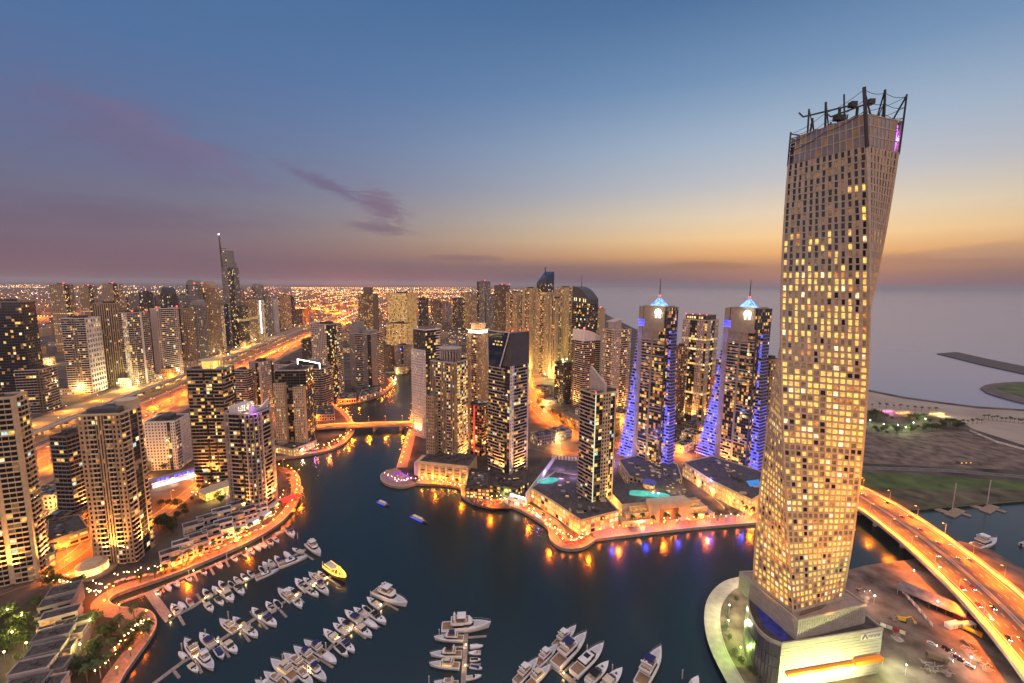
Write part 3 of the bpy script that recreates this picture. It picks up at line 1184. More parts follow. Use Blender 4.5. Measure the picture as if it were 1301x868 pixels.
# white hotel with two wings
t = tpx('hotel_tower', 'pale grid hotel with two lower wings before a dark glass core', 349, 388, 398, 471, 568, 72,
        [gl(1)], [gl(.35, pal='few'), wl(.03), gl(1, pal='few'), wl(.03), gl(.35)], wall=DARK, trim=PINK, pal='few', fh=3.5, group=NEARG)
for nm, x0, x1, hh in (('wing', -.5, -.16, .86), ('wing', .12, .47, .81)):
    m_ = Tower(nm, 'x', [], t.root.location, t.root.rotation_euler.z, t.h * hh, 3.5, near=True, pal='some')
    bpy.data.objects.remove(m_.root)
    m_.root = t.root
    b_, a_ = t.b, t.a
    ft = [(-a_ / 2 - 7, -b_ * x1), (-a_ / 2, -b_ * x1), (-a_ / 2, -b_ * x0), (-a_ / 2 - 7, -b_ * x0)]
    m_.core(0, m_.h, ft)
    m_.facade(ft[3], ft[0], 0, m_.h, [g(1, bw=2.7, wf=.42, hf=.5)])
    m_.facade(ft[0], ft[1], 0, m_.h, [g(1, bw=2.7, wf=.42, hf=.5)])
    t.win += m_.win
    mats_ = [SAND, ROOF, DARK, SAND]
    m_.mb.build('wing', mats_, t.root)
tpx('apartment_tower', 'round banded tower whose slanted glass top is edged in white light', 376, 408, 424, 470, 524, 55,
    [bl(1, d=1.3, bw=3.2)], [gl(.2), bl(1, d=1.3, bw=3.2)], wall=DARK, trim=PINK, slab=PINK, pal='few', group=NEARG, rounded=8)
t = TW['round banded tower whose slanted glass top is edged in white light']
r_ = MB()
x0, x1, y0, z_ = -t.a * .42, -t.a * .42, t.b * .45, t.h
qd = [(-t.a * .44, -t.b * .42, z_), (-t.a * .44, t.b * .45, z_), (-t.a * .44, t.b * .45, z_ + 15), (-t.a * .44, -t.b * .42, z_ + 10)]
r_.hexa([qd[0], qd[1], (qd[1][0] + .5, *qd[1][1:]), (qd[0][0] + .5, *qd[0][1:])], [qd[3], qd[2], (qd[2][0] + .5, *qd[2][1:]), (qd[3][0] + .5, *qd[3][1:])])
for a_, b_ in ((0, 1), (1, 2), (2, 3), (3, 0)):
    r_.bar(qd[a_], qd[b_], .7, m=1)
r_.build('glass_screen', [GREENGL, L_WHT], t.root)
r_ = MB()
r_.box(-t.a * .2, -t.b * .1, t.h, t.a * .35, t.b * .4, t.h + 12)
r_.build('plant_room', GREY, t.root)
t = tpx('apartment_tower', 'tall two-tone tower, pale half beside a dark glass half, behind the hotel', 395, 419, 434, 413, 508, 55,
        [gl(.5), bl(.5, d=1, bw=3)], [g(1, bw=3.4, wf=.62, hf=.6), gl(.25)], wall=PINK, pal='some', group=NEARG)
tpx('apartment_block', 'brown stepped block strung with white lights behind the banded towers', 297, 312, 320, 471, 525, 55, [bl(1, bw=3.4)], [bl(1, bw=3.4)], wall=BROWN, trim=PINK, pal='few', group=NEARG)
t = tpx('apartment_tower', 'pink-grey block with dark window stacks behind the lit-crown tower', 316, 331, 347, 461, 521, 48, [g(1, bw=3, wf=.55, hf=.7), gl(.3)], [g(.6), gl(.3), wl(.2)], wall=PINK, pal='few', group=NEARG)
tpx('apartment_block', 'low pinkish block on the highway side of the glass-topped tower', 345, 366, 379, 464, 502, 60, [g(1)], [g(1)], wall=PINK, pal='few', group=NEARG)
tpx('apartment_block', 'dark low block tucked behind the two-tone tower', 383, 398, 404, 432, 470, 60, [g(1)], [gl(1)], wall=DARK, pal='few', group=NEARG)
# ---- across the head of the channel
t = tpx('apartment_tower', 'dark stepped tower with a green lit roof at the channel head', 444, 471, 486, 425, 492, 58,
        [g(.5, bw=2.6, wf=.5), bl(.5, bw=3, d=1)], [g(.3, bw=2.6, wf=.45), bl(.4, d=1, bw=3), g(.3, bw=2.6, wf=.45), gl(.2)], wall=GREY, trim=PINK, pal='dark', group=NEARG)
r_ = MB()
r_.box(-t.a * .5, t.b * .05, t.h, t.a * .1, t.b * .5, t.h + 14, 0)
r_.box(-t.a * .4, t.b * .12, t.h + 14, 0, t.b * .45, t.h + 24, 0)
r_.box(-t.a * .45, -t.b * .4, t.h, t.a * .3, -t.b * .05, t.h + 6, 0)
r_.build('setback', [GREY], t.root)
light('POINT', (t.a * .3, -t.b * .2, t.h + 4), (.6, 1, .3), 9000, t.root, .5)
t = tpx('hotel_tower', 'wide golden hotel slab with nearly every window lit', 487, 522, 534, 373, 450, 70, [g(1, bw=4, wf=.5, hf=.9)], [g(1, bw=3.2, wf=.5, hf=.75)], wall=TAN, pal='gold', near=False, fh=4.5, litrows=(17, 18))
t = tpx('hotel_tower', 'brown hotel slab with a gold cornice and roof pavilion', 450, 478, 485, 374, 424, 74, [g(1, bw=5, wf=.4)], [g(1, bw=4.2, wf=.4, hf=.95)], wall=BROWN, pal='amber', near=False, fh=4.5)
r_ = MB()
r_.box(-t.a * .2, -t.b * .2, t.h, t.a * .3, t.b * .25, t.h + 28)
r_.build('roof_pavilion', BROWN, t.root)
tpx('podium_block', 'yellow lit lower wing of offices before the golden hotel', 487, 520, 528, 412, 458, 66, [g(1, bw=5)], [g(1, bw=4)], wall=TAN, pal='gold', near=False, roof='flat')
tpx('office_block', 'low brown office by the channel head with dark bays', 485, 493, 501, 441, 470, 45, [g(1)], [g(1)], wall=BROWN, pal='few', near=False)
t = tpx('office_block', 'grey office with a bright blue roof light beside the channel', 502, 516, 523, 440, 471, 55, [g(1)], [g(.8), gl(.3), g(.4)], wall=GREY, pal='few', near=False)
b_ = MB()
b_.ball((-t.a / 2, 0, t.h * .86), 1.8)
b_.build('blue_lamp', L_BLUE, t.root)
# ---- the island between channel and sea
t = tpx('apartment_tower', 'white grid tower with a dark half and pink lit round roof by the channel bridge', 525, 540, 559, 420, 556, 38,
        [gl(.9, pal='some'), bl(.4, d=1)], [g(1, bw=2.6, wf=.5, hf=.55)], wall=DARK, trim=WHITE, pal='some', group=NEARG, fh=3.5)
m_ = MB()
m_.box(-t.a * .5 - 4, -t.b * .5, 0, -t.a * .5 - .6, t.b * .5, t.h * .82)
o_ = (-t.a * .5 - 4, t.b * .5)
t2 = Tower('x', 'y', [], t.root.location, t.root.rotation_euler.z, t.h, near=True, pal='some')
bpy.data.objects.remove(t2.root)
t2.facade(o_, (-t.a * .5 - 4, -t.b * .5), 0, t.h * .82, [g(1, bw=2.5, wf=.5, hf=.55)])
t2.facade((-t.a * .5 - 4, -t.b * .5), (-t.a * .5, -t.b * .5), 0, t.h * .82, [g(1, bw=2.2, wf=.5, hf=.55)])
t.win += t2.win
t2.mb.build('white_wing', [WHITE] * 4, t.root)
m_.build('white_wing', WHITE, t.root)
r_ = MB()
r_.prism([(t.a * .48 * math.cos(R(a_)), t.b * .48 * math.sin(R(a_))) for a_ in range(0, 360, 15)], t.h, t.h + 4, 0, taper=[(t.a * .4 * math.cos(R(a_)), t.b * .4 * math.sin(R(a_))) for a_ in range(0, 360, 15)])
r_.lathe([(.5 * min(t.a, t.b), t.h + .4), (.51 * min(t.a, t.b), t.h + .8)], (0, 0, 0), 24, 1)
r_.build('round_roof', [BROWN, glow('pink_strip', (1, .35, .4), 2.0)], t.root)
t = tpx('apartment_tower', 'tan ribbed tower with an open crown of columns above the arcaded podium', 547, 577, 597, 462, 598, 56,
        [g(.25, bw=2, wf=.5), bl(1, d=1.1, bw=3, pal='lots'), g(.25, bw=2, wf=.5)],
        [g(.4, bw=2.3, wf=.5, hf=.8, m2=2), bl(.35, d=1, bw=3), g(.5, bw=2.3, wf=.45, hf=.8, m2=2), bl(.3, d=1, bw=3), g(.3, bw=2.2, wf=.45, hf=.8, m2=2)], wall=TAN, trim=PINK, pal='some', group=NEARG, fh=3.4, roof=None)
r_ = MB()
for i in range(22):
    a_ = 2 * math.pi * i / 22
    x_, y_ = t.a * .36 * math.cos(a_), t.b * .36 * math.sin(a_)
    r_.bar((x_, y_, t.h), (x_, y_, t.h + 14), 1.0, m=0)
r_.prism([(t.a * .30 * math.cos(R(a_)), t.b * .30 * math.sin(R(a_))) for a_ in range(0, 360, 15)], t.h, t.h + 8, 1)
r_.prism([(t.a * .40 * math.cos(R(a_)), t.b * .40 * math.sin(R(a_))) for a_ in range(0, 360, 15)], t.h + 13.6, t.h + 14.8, 0)
for i in range(14):
    a_ = 2 * math.pi * i / 14
    x_, y_ = t.a * .28 * math.cos(a_), t.b * .28 * math.sin(a_)
    r_.bar((x_, y_, t.h + 8), (x_, y_, t.h + 25), .35, m=2)
r_.build('crown', [PINK, BROWN, STEEL], t.root)
t.roof(mech=False)
t = tpx('apartment_block', 'narrow tan wing tower hugging the ribbed tower on its channel side', 541, 551, 557, 505, 597, 60, [g(1, bw=2.4, wf=.5)], [g(1, bw=2.4, wf=.5)], wall=TAN, pal='few', group=NEARG, mech=False)
t = tpx('apartment_tower', 'tan tower with a blazing white lit top between two nearer towers', 593, 611, 622, 424, 520, 58, [g(1, bw=3, wf=.45)], [g(.6, bw=3, wf=.45), bl(.5, bw=3), g(.5, bw=3, wf=.45)], wall=TAN, pal='amber', near=False, group=NEARG, roof=None)
r_ = MB()
r_.box(-t.a * .42, -t.b * .42, t.h, t.a * .42, t.b * .42, t.h + 5, 1)
r_.box(-t.a * .52, -t.b * .52, t.h + 5, t.a * .52, t.b * .52, t.h + 6.2, 0)
r_.box(-t.a * .3, -t.b * .3, t.h + 6.2, t.a * .3, t.b * .3, t.h + 15, 0)
r_.box(-t.a * .36, -t.b * .36, t.h + 15, t.a * .36, t.b * .36, t.h + 16.5, 0)
r_.build('lit_crown', [TAN, SIGNW], t.root)
for p_ in ((-.5, -.7), (.7, -.5), (-.7, .4)):
    light('POINT', (t.a * p_[0], t.b * p_[1], t.h + 8.5), (1, .72, .4), 16000, t.root, .6)
t = tpx('apartment_block', 'low dark red-lit block between the ribbed tower and the blue-topped tower', 594, 612, 622, 517, 580, 55, [bl(1, bw=3)], [bl(.7, bw=3), gl(.2), bl(.4, bw=3)], wall=BROWN, pal=(60, 3, 2, 2, 2, 0, 14, 12), group=NEARG, mech=False)
b_ = MB()
b_.obox((-t.a / 2, t.b / 2), (0, -1), (-1, 0), t.b * .48, t.b * .54, .1, 2.0, 4, t.h)
b_.build('red_light_strip', glow('red_strip', (1, .06, .05), .9), t.root)
# blue topped tower
C4 = tpx('apartment_tower', 'tall tower topped by a slanted blue glass face with a white diagonal rib', 621, 648, 672, 466, 612, 47,
         [g(.32, bw=2.6, wf=.45, hf=.5, m=3), bl(1.1, d=1.5, bw=3.4), wl(.12, m=3)], [bl(1, d=1.6, bw=3.2), bl(.3, d=1.2, bw=2.5), gl(.35)], wall=DARK, trim=WHITE, slab=mat('parapet_white', (.40, .335, .28), .7), pal='some', fh=3.5, group=NEARG, roof=None, rounded=0)
t = C4
th = zat(t.root.location, 421) - Z0
r_ = MB()
a_, b_ = t.a / 2, t.b / 2
r_.hexa([(-a_, -b_, t.h), (a_, -b_, t.h), (a_, b_, t.h), (-a_, b_, t.h)], [(-a_, -b_, th), (a_, -b_, th), (a_, b_, th - 3), (-a_, b_, th - 3)], 1)
r_.build('glass_top', [BLUEGL, DARK], t.root)
r_ = MB()
r_.hexa([(-a_ - .8, b_ * .98, t.h - 4), (-a_ - .3, b_ * .98, t.h - 4), (-a_ - .3, -b_ * .2, t.h - 4), (-a_ - .8, -b_ * .2, t.h - 4)],
        [(-a_ - .8, b_ * 1.04, th + 1.2), (-a_ - .3, b_ * 1.04, th + 1.2), (-a_ - .3, -b_ * 1.02, th + 1.2), (-a_ - .8, -b_ * 1.02, th + 1.2)])
r_.build('slanted_face', BLUEGL, t.root)
r_ = MB()
r_.bar((-a_ - .9, -b_ * .1, t.h - 4), (-a_ - .9, -b_ * .98, th + 1), 1.3, 1.0)
r_.bar((-a_ - .9, b_ * .98, t.h - 4), (-a_ - .9, b_ * 1.04, th + 1), .9, .7)
r_.bar((-a_ - .9, b_ * 1.04, th + 1), (-a_ - .9, -b_ * 1.02, th + 1), .7, .7)
r_.build('diagonal_rib', WHITE, t.root)
for k in range(9):
    for f_ in (.62, .72):
        if (k * 7 + int(f_ * 50)) % 3:
            t.window((-a_ - 1.0, b_), (0, -1), (-1, 0), t.b * (.25 + k * .055), .0, t.h + (th - t.h) * f_, 1.3, 1.6, rnd.choice((4, 1, 3, 6)))
for k in range(3):
    q_ = MB()
    q_.tube([(a_ * (k - 1) * .8, -b_, th), (a_ * (k - 1) * .8, -b_, th + 2)], .15)
    q_.ball((a_ * (k - 1) * .8, -b_, th + 2.4), .6, 1)
    q_.build('beacon', [DSTEEL, L_RED], t.root)
# sail topped tower
C5 = tpx('apartment_tower', 'slim tower with a raised pale sail wall over its roof at the promenade corner', 738, 757, 783, 502, 655, 40,
         [wl(.05, m=3), gl(.45, pal='green'), g(.55, bw=3.0, wf=.66, hf=.6, m=3), gl(.3, pal='green'), wl(.08, m=3)], [bl(1, d=1.7, bw=3.2), bl(.5, d=1.2, bw=3)], wall=DARK, trim=SAND, slab=PINK, pal='few', fh=3.5, group=NEARG, roof=None)
t = C5
a_, b_ = t.a / 2, t.b / 2
th = zat(t.root.location, 474) - Z0
t.roof(mech=False)
r_ = MB()
r_.hexa([(-a_ * .15, -b_, t.h - 2), (a_ * .05, -b_, t.h - 2), (a_ * .05, b_, t.h - 2), (-a_ * .15, b_, t.h - 2)], [(-a_ * .15, -b_, th - 8), (a_ * .05, -b_, th - 8), (a_ * .05, b_, th + 5), (-a_ * .15, b_, th + 5)])
r_.build('sail_wall', PINK, t.root)
r_ = MB()
r_.hexa([(a_ * .05, -b_, t.h), (a_, -b_, t.h), (a_, b_, t.h), (a_ * .05, b_, t.h)], [(a_ * .05, -b_, th - 11), (a_, -b_, t.h + 3), (a_, b_, t.h + 5), (a_ * .05, b_, th - 6)])
r_.build('roof_hood', DARK, t.root)
r_ = MB()
r_.box(-a_ - .5, -b_ - .6, 4, -a_ + .3, -b_ - .1, t.h)
r_.build('corner_light', glow('corner_strip', (.9, .95, .6), .8), t.root)
q_ = MB()
q_.ball((-a_, -b_, t.h + 2), .7)
q_.build('beacon', L_RED, t.root)
# ---- beach quarter behind the island
J = dict(near=False, group=BEACHG, fh=4.0)
JW = mat('jumeirah_render', (.50, .36, .21), .85, var=.08)
st1 = [g(.4, bw=3.4, wf=.4), bl(.25, bw=3.4), g(.4, bw=3.4, wf=.4)]
st2 = [g(.3, bw=3, wf=.35), g(.5, bw=4, wf=.55, hf=.8, m2=2), g(.3, bw=3, wf=.35)]
tpx('apartment_tower', 'sand coloured slab tower with notched top, first of the beach row', 664, 676, 684, 367, 470, 52, st1, st2, wall=JW, pal='amber', **J)
tpx('apartment_tower', 'widest sand coloured ribbed slab in the beach row', 680, 698, 706, 372, 478, 60, st2, st1, wall=JW, pal='amber', **J)
tpx('apartment_tower', 'sand slab standing forward in the beach row above the green lit roof', 699, 708, 716, 380, 482, 50, st2, st2, wall=JW, pal='amber', **J)
tpx('apartment_tower', 'stepped sand tower at the seaward end of the beach row', 707, 720, 730, 366, 468, 50, st1, st2, wall=JW, pal='amber', **J)
tpx('apartment_tower', 'shorter tan tower filling the inland end of the beach row', 643, 657, 667, 372, 452, 55, st2, st1, wall=TAN, pal='amber', **J)
tpx('apartment_tower', 'dim mauve tower with a red light on its stepped roof', 606, 616, 623, 358, 430, 50, [g(1)], [gl(.4), g(1)], wall=GREY, pal='few', beacon=1, **J)
tpx('apartment_tower', 'dim mauve lower step tower with orange lit roof edge', 618, 627, 634, 375, 432, 50, [g(1)], [g(1)], wall=GREY, pal='few', **J)
tpx('apartment_tower', 'brown tower under red crane lights behind the beach row', 628, 638, 648, 363, 440, 50, [g(1)], [g(1)], wall=BROWN, pal='few', beacon=2, **J)
tpx('apartment_tower', 'dark bluish slim tower before the mauve tower', 632, 638, 643, 379, 436, 50, [gl(1)], [gl(1)], wall=DARK, pal='cold', **J)
t = tpx('office_tower', 'dark tower with a steep wedge top and twin masts, tallest of the beach quarter', 682, 694, 704, 360, 455, 55, [gl(1)], [gl(1)], wall=DARK, pal='few', roof=None, **J)
th = zat(t.root.location, 345) - Z0
r_ = MB()
a_, b_ = t.a / 2, t.b / 2
r_.hexa([(-a_, -b_, t.h), (a_, -b_, t.h), (a_, b_, t.h), (-a_, b_, t.h)], [(-a_, -b_, t.h + (th - t.h) * .55), (a_, -b_, th), (a_, b_, th), (-a_, b_, t.h + 2)])
r_.build('wedge_roof', BLUEGL, t.root)
r_ = MB()
r_.tube([(0, 0, t.h), (0, 0, th + 13)], .8)
r_.tube([(-4, 0, t.h), (-4, 0, th + 11)], .8)
r_.build('antenna', DSTEEL, t.root)
t = tpx('office_tower', 'rounded-top tower with blue glass and a thin mast by the sea', 727, 748, 760, 386, 500, 58, [bl(.6, bw=4), gl(.5)], [bl(.5, bw=4), gl(1, pal='some'), bl(.3, bw=4)], wall=BROWN, pal='few', roof=None, **J)
th = zat(t.root.location, 364) - Z0
r_ = MB()
a_, b_ = t.a / 2, t.b / 2
n_ = 10
pr = [(b_ - 2 * b_ * i / n_, t.h + (th - t.h) * (1 - .75 * (i / n_) ** 2.2)) for i in range(n_ + 1)]
for i in range(n_):
    (y0, z0_), (y1, z1_) = pr[i], pr[i + 1]
    r_.hexa([(-a_, y1, t.h), (a_, y1, t.h), (a_, y0, t.h), (-a_, y0, t.h)], [(-a_, y1, z1_), (a_, y1, z1_), (a_, y0, z0_), (-a_, y0, z0_)])
r_.build('curved_roof', DARK, t.root)
for k in range(7):
    if k not in (2, 4):
        t.window((-a_, b_), (0, -1), (-1, 0), t.b * (.14 + k * .11), .3, t.h + 8 - k * .4, 2.2, 6.5, 3)
r_ = MB()
r_.tube([(0, b_ * .5, t.h), (0, b_ * .5, th + 22)], [.8, .4])
r_.build('antenna', DSTEEL, t.root)
tpx('apartment_tower', 'plain yellowish tower end-on behind the rounded-top tower', 757, 763, 769, 393, 475, 45, [wl(1)], [g(1)], wall=JW, pal='few', beacon=1, **J)
t = tpx('apartment_tower', 'brown banded tower with a pale vaulted roof and red light above the curved road', 727, 742, 763, 434, 520, 40, [bl(.5, bw=3.2), g(.4), bl(.4, bw=3.2)], [g(.35), bl(1, bw=3.2)], wall=BROWN, trim=PINK, pal='few', group=BEACHG, roof=None, fh=3.5, near=True, maxb=30)
th = zat(t.root.location, 418) - Z0
r_ = MB()
a_, b_ = t.a / 2, t.b / 2
pr = [(-a_ + 2 * a_ * i / 8, t.h + (th - t.h) * (.2 + .8 * math.cos((i / 8) * 1.35))) for i in range(9)]
for i in range(8):
    (x0, z0_), (x1, z1_) = pr[i], pr[i + 1]
    r_.hexa([(x0, -b_, t.h), (x1, -b_, t.h), (x1, b_, t.h), (x0, b_, t.h)], [(x0, -b_, z0_), (x1, -b_, z1_), (x1, b_, z1_), (x0, b_, z0_)])
r_.build('vaulted_roof', WHITE, t.root)
q_ = MB()
q_.ball((-a_, -b_, th + 3), 1.6)
q_.build('beacon', L_RED, t.root)
t = tpx('apartment_tower', 'beige grid tower with a lopsided roof pavilion beside the blue-lit hotel', 766, 783, 802, 420, 528, 46, [g(.4, bw=3, wf=.55), bl(.5, bw=3), g(.3, bw=3)], [g(.4, bw=3), bl(.4, bw=3), g(.4, bw=3)], wall=PINK, trim=SAND, pal='some', group=BEACHG, fh=3.6, near=True, maxb=34, mech=False)
a_, b_ = t.a / 2, t.b / 2
r_ = MB()
r_.hexa([(-a_ * .6, -b_ * .4, t.h), (a_ * .2, -b_ * .4, t.h), (a_ * .2, b_ * .7, t.h), (-a_ * .6, b_ * .7, t.h)], [(-a_ * .6, -b_ * .4, t.h + 12), (a_ * .2, -b_ * .4, t.h + 15), (a_ * .2, b_ * .7, t.h + 15), (-a_ * .6, b_ * .7, t.h + 12)], 0)
r_.hexa([(-a_ * .8, -b_ * .5, t.h + 12), (a_ * .5, -b_ * .5, t.h + 16.4), (a_ * .5, b_ * .8, t.h + 16.4), (-a_ * .8, b_ * .8, t.h + 12)], [(-a_ * .8, -b_ * .5, t.h + 12.6), (a_ * .5, -b_ * .5, t.h + 17.4), (a_ * .5, b_ * .8, t.h + 17.4), (-a_ * .8, b_ * .8, t.h + 12.6)], 0)
r_.build('roof_pavilion', PINK, t.root)
t = tpx('apartment_block', 'short dark block with a green lit roof at the bend of the orange road', 705, 716, 727, 462, 515, 45, [g(1, bw=3.4)], [gl(.5), g(.5)], wall=DARK, pal='few', near=False, mech=False, beacon=0)
light('POINT', (0, 0, t.h + 4), (.8, 1, .25), 16000, t.root, .6)
for k in (-1, 1):
    q_ = MB()
    q_.tube([(k * 5, -3, t.h), (k * 5, -3, t.h + 5)], .2)
    q_.ball((k * 5, -3, t.h + 5.4), .8, 1)
    q_.build('roof_lamp', [DSTEEL, L_WHT], t.root)
t = tpx('apartment_tower', 'pale tower with yellow lit floor bands standing between the two blue-lit hotels', 868, 899, 913, 408, 540, 64, [g(.3, bw=3, wf=.5), gl(.3), g(.3, bw=3, wf=.5)], [g(.5, bw=2.8, wf=.45, hf=.6), gl(.5), g(.5, bw=2.8, wf=.45, hf=.6), gl(.15)], wall=PINK, trim=SAND, pal='some', fh=3.7, near=True, group=BEACHG, litrows=(12, 24, 30, 34, 45), rounded=0, maxb=46)
a_, b_ = t.a / 2, t.b / 2
r_ = MB()
r_.box(-a_ * .85, -b_ * .85, t.h, a_ * .85, b_ * .85, t.h + 8)
r_.build('attic', DARK, t.root)
for k in range(8):
    t.window((-a_ * .85, b_ * .85), (0, -1), (-1, 0), 2 * b_ * .85 * (.1 + k * .115), .1, t.h + 4, 2.4, 3.2, rnd.choice((3, 4, 0)))
for k in range(4):
    q_ = MB()
    q_.ball((-a_ * .85, b_ * (.85 - .56 * k), t.h + 9), .8)
    q_.build('beacon', L_RED, t.root)
tpx('apartment_tower', 'brown tower half hidden between the pale banded tower and the first blue-lit hotel', 858, 866, 873, 441, 540, 45, [g(1)], [g(1)], wall=BROWN, pal='amber', near=False, group=BEACHG)
tpx('apartment_block', 'orange lit slab peeping out low behind the pale banded tower', 903, 912, 921, 482, 548, 45, [g(1)], [g(1)], wall=ORANGEP, pal='amber', near=False, group=BEACHG)
tpx('apartment_tower', 'dim tower just showing beside the twisted tower under a violet roof light', 968, 980, 992, 458, 600, 50, [g(1)], [g(1)], wall=TAN, pal='amber', near=False, group=BEACHG)
# ---- beyond the highway
F = dict(near=False, group=FARG, fh=4.2)
tpx('office_tower', 'dark glass tower at the picture edge with a pale frame', -25, 26, 44, 384, 524, 62, [g(1, bw=5, wf=.8, hf=.7)], [gl(1)], wall=DARK, trim=GREY, pal='few', **F)
tpx('apartment_tower', 'white balconied slab cut by the picture edge before the dark glass tower', -22, 6, 19, 424, 520, 60, [bl(1, bw=4)], [bl(1, bw=4)], wall=WHITE, pal='some', **F)
tpx('apartment_block', 'squat brown balconied block beside the white edge slab', 18, 53, 71, 470, 524, 62, [bl(1, bw=4)], [bl(1, bw=4), g(.3)], wall=BROWN, trim=PINK, pal='few', **F)
tpx('apartment_tower', 'banded tower whose end wall is a bold white lattice frame', 77, 107, 126, 405, 500, 60, [g(1, bw=7, wf=.6, hf=.6, fh=9, dp=1.5, m=3)], [bl(.4, bw=4), g(.35, bw=4, pal='amber'), bl(.4, bw=4)], wall=GREY, trim=WHITE, pal='few', **F)
tpx('office_tower', 'wide olive ribbed slab floodlit yellow at its foot', 117, 148, 159, 386, 490, 66, [g(1, bw=4)], [g(1, bw=3.4, wf=.5, hf=.85, m2=2)], wall=TAN, pal='dark', **F)
tpx('apartment_tower', 'white tower with a lit stair column and a red beacon on a stepped top', 147, 168, 188, 398, 490, 48, [bl(.6, bw=4), wl(.2), bl(.6, bw=4)], [bl(.4, bw=4), g(.4, bw=4, pal='lots'), bl(.4, bw=4)], wall=WHITE, trim=PINK, pal='few', beacon=2, **F)
tpx('apartment_tower', 'white tower with one tall blank side wall and dark balcony bays', 190, 198, 226, 393, 480, 30, [g(.3, bw=4), bl(1, bw=4), g(.3, bw=4)], [wl(1)], wall=PINK, trim=WHITE, pal='few', beacon=2, **F)
for i, (l_, c_, r_, tp_, bs_) in enumerate(((62, 81, 93, 362, 447), (100, 112, 123, 364, 440), (130, 143, 155, 361, 430))):
    t = tpx('office_tower', ('first', 'second', 'third')[i] + ' olive banded tower with red beacon, of three counted from the picture edge', l_, c_, r_, tp_, bs_, 50,
            [gl(.5), g(.5, bw=5)], [g(1, bw=5, wf=.4)], wall=TAN, pal='some', beacon=1, litrows=(5, 12, 19, 26), **F)
DK = ('office_tower', 'apartment_tower')
for l_, c_, r_, tp_, bs_, wl_, pl_, lab in (
        (176, 186, 194, 372, 478, DARK, 'few', 'black slim tower directly behind the white stair-lit tower'),
        (204, 214, 224, 374, 470, DARK, 'cold', 'dark tower with a round-topped glass front in the inland cluster'),
        (222, 232, 241, 376, 458, GREY, 'few', 'grey speckled tower in the inland cluster beside the banded yellow-crown tower'),
        (236, 247, 257, 362, 452, GREY, 'few', 'grey tower with curved parapet and red beacon in the inland cluster'),
        (256, 267, 278, 366, 450, TAN, 'few', 'tan tower with a pointed arch top left of the tall spire'),
        (255, 266, 274, 386, 446, DARK, 'green', 'dark lower tower with two red roof lights below the spire tower'),
        (272, 278, 284, 388, 446, PINK, 'lots', 'narrow pink slab edged with white lights below the spire tower'),
        (281, 289, 297, 387, 440, BLUEGL, 'dark', 'slim dark blue tower just before the spire tower'),
        (302, 314, 326, 381, 436, TAN, 'amber', 'tan tower ringed by a gold light band near its top'),
        (320, 328, 335, 364, 420, GREY, 'few', 'grey domed tower behind the gold-ringed tower'),
        (325, 330, 335, 382, 428, WHITE, 'lots', 'thin slab with one bright white vertical light line'),
        (334, 339, 343, 372, 426, GREY, 'some', 'grey tower between the light-line slab and the curved white one'),
        (344, 349, 353, 380, 424, WHITE, 'few', 'pale curved slab at the highway end of the inland cluster'),
        (352, 361, 369, 375, 418, TAN, 'amber', 'tan tower with a green roof rim, last tall one of the inland cluster'),
        (367, 371, 374, 377, 414, BLUEGL, 'few', 'thin black glass tower beside the green-rimmed tan tower'),
        (373, 384, 393, 394, 412, BROWN, 'few', 'low dark block where the inland cluster ends at the highway'),
        (299, 304, 310, 367, 420, GREY, 'few', 'hazy grey slab close behind the spire tower'),
        (243, 252, 262, 388, 460, GREY, 'few', 'grey mid-height slab in front of the curved parapet tower'),
        (226, 236, 246, 392, 470, TAN, 'few', 'tan mid-height slab behind the yellow crown'),
        (160, 168, 176, 376, 440, GREY, 'few', 'hazy grey tower far behind the white stair-lit tower'),
        (300, 308, 315, 390, 440, DARK, 'some', 'dark mid-height tower between the blue tower and the gold-ringed tower'),
        (196, 203, 210, 377, 445, BROWN, 'few', 'brown tower showing over the blank-sided white tower'),
        (532, 538, 544, 379, 420, DARK, 'few', 'small dark tower beyond the golden hotel slab'),
        (547, 553, 560, 381, 412, BROWN, 'some', 'small brown block out on the lit plain past the golden hotel'),
        (575, 583, 590, 379, 415, DARK, 'few', 'dark pair-topped block on the lit plain'),
        (588, 598, 606, 373, 420, TAN, 'amber', 'tan block with a lit roof storey at the edge of the beach quarter'),
        (560, 567, 573, 384, 410, GREY, 'few', 'grey block on the lit plain near the dark pair-topped block')):
    t = tpx(DK[len(lab) % 2], lab, l_, c_, r_, tp_, bs_, 50, [g(1, bw=4.4)], [gl(.4), g(1, bw=4.4)] if len(lab) % 3 else [bl(.5, bw=5), g(.6, bw=4.4)], wall=wl_, pal=pl_,
            beacon=2 if 'red' in lab else 0, litrows=(19, 20) if 'ringed' in lab else (), mech='round' not in lab, **F)
    a_, b_ = t.a / 2, t.b / 2
    r_ = MB()
    if 'round-topped' in lab or 'domed' in lab or 'curved parapet' in lab or 'pointed' in lab:
        hh = {'round-topped': 16, 'domed': 12, 'curved parapet': 14, 'pointed': 18}[[q for q in ('round-topped', 'domed', 'curved parapet', 'pointed') if q in lab][0]]
        for i in range(8):
            f0, f1 = i / 4 - 1, (i + 1) / 4 - 1
            if 'pointed' in lab:
                z0_, z1_ = (1 - abs(f0)) ** .6, (1 - abs(f1)) ** .6
            else:
                z0_, z1_ = math.sqrt(max(0, 1 - f0 * f0)), math.sqrt(max(0, 1 - f1 * f1))
            r_.hexa([(-a_, b_ * f0, t.h), (a_, b_ * f0, t.h), (a_, b_ * f1, t.h), (-a_, b_ * f1, t.h)], [(-a_, b_ * f0, t.h + .2 + hh * z0_), (a_, b_ * f0, t.h + .2 + hh * z0_), (a_, b_ * f1, t.h + .2 + hh * z1_), (-a_, b_ * f1, t.h + .2 + hh * z1_)])
        r_.build('arched_top', wl_, t.root)
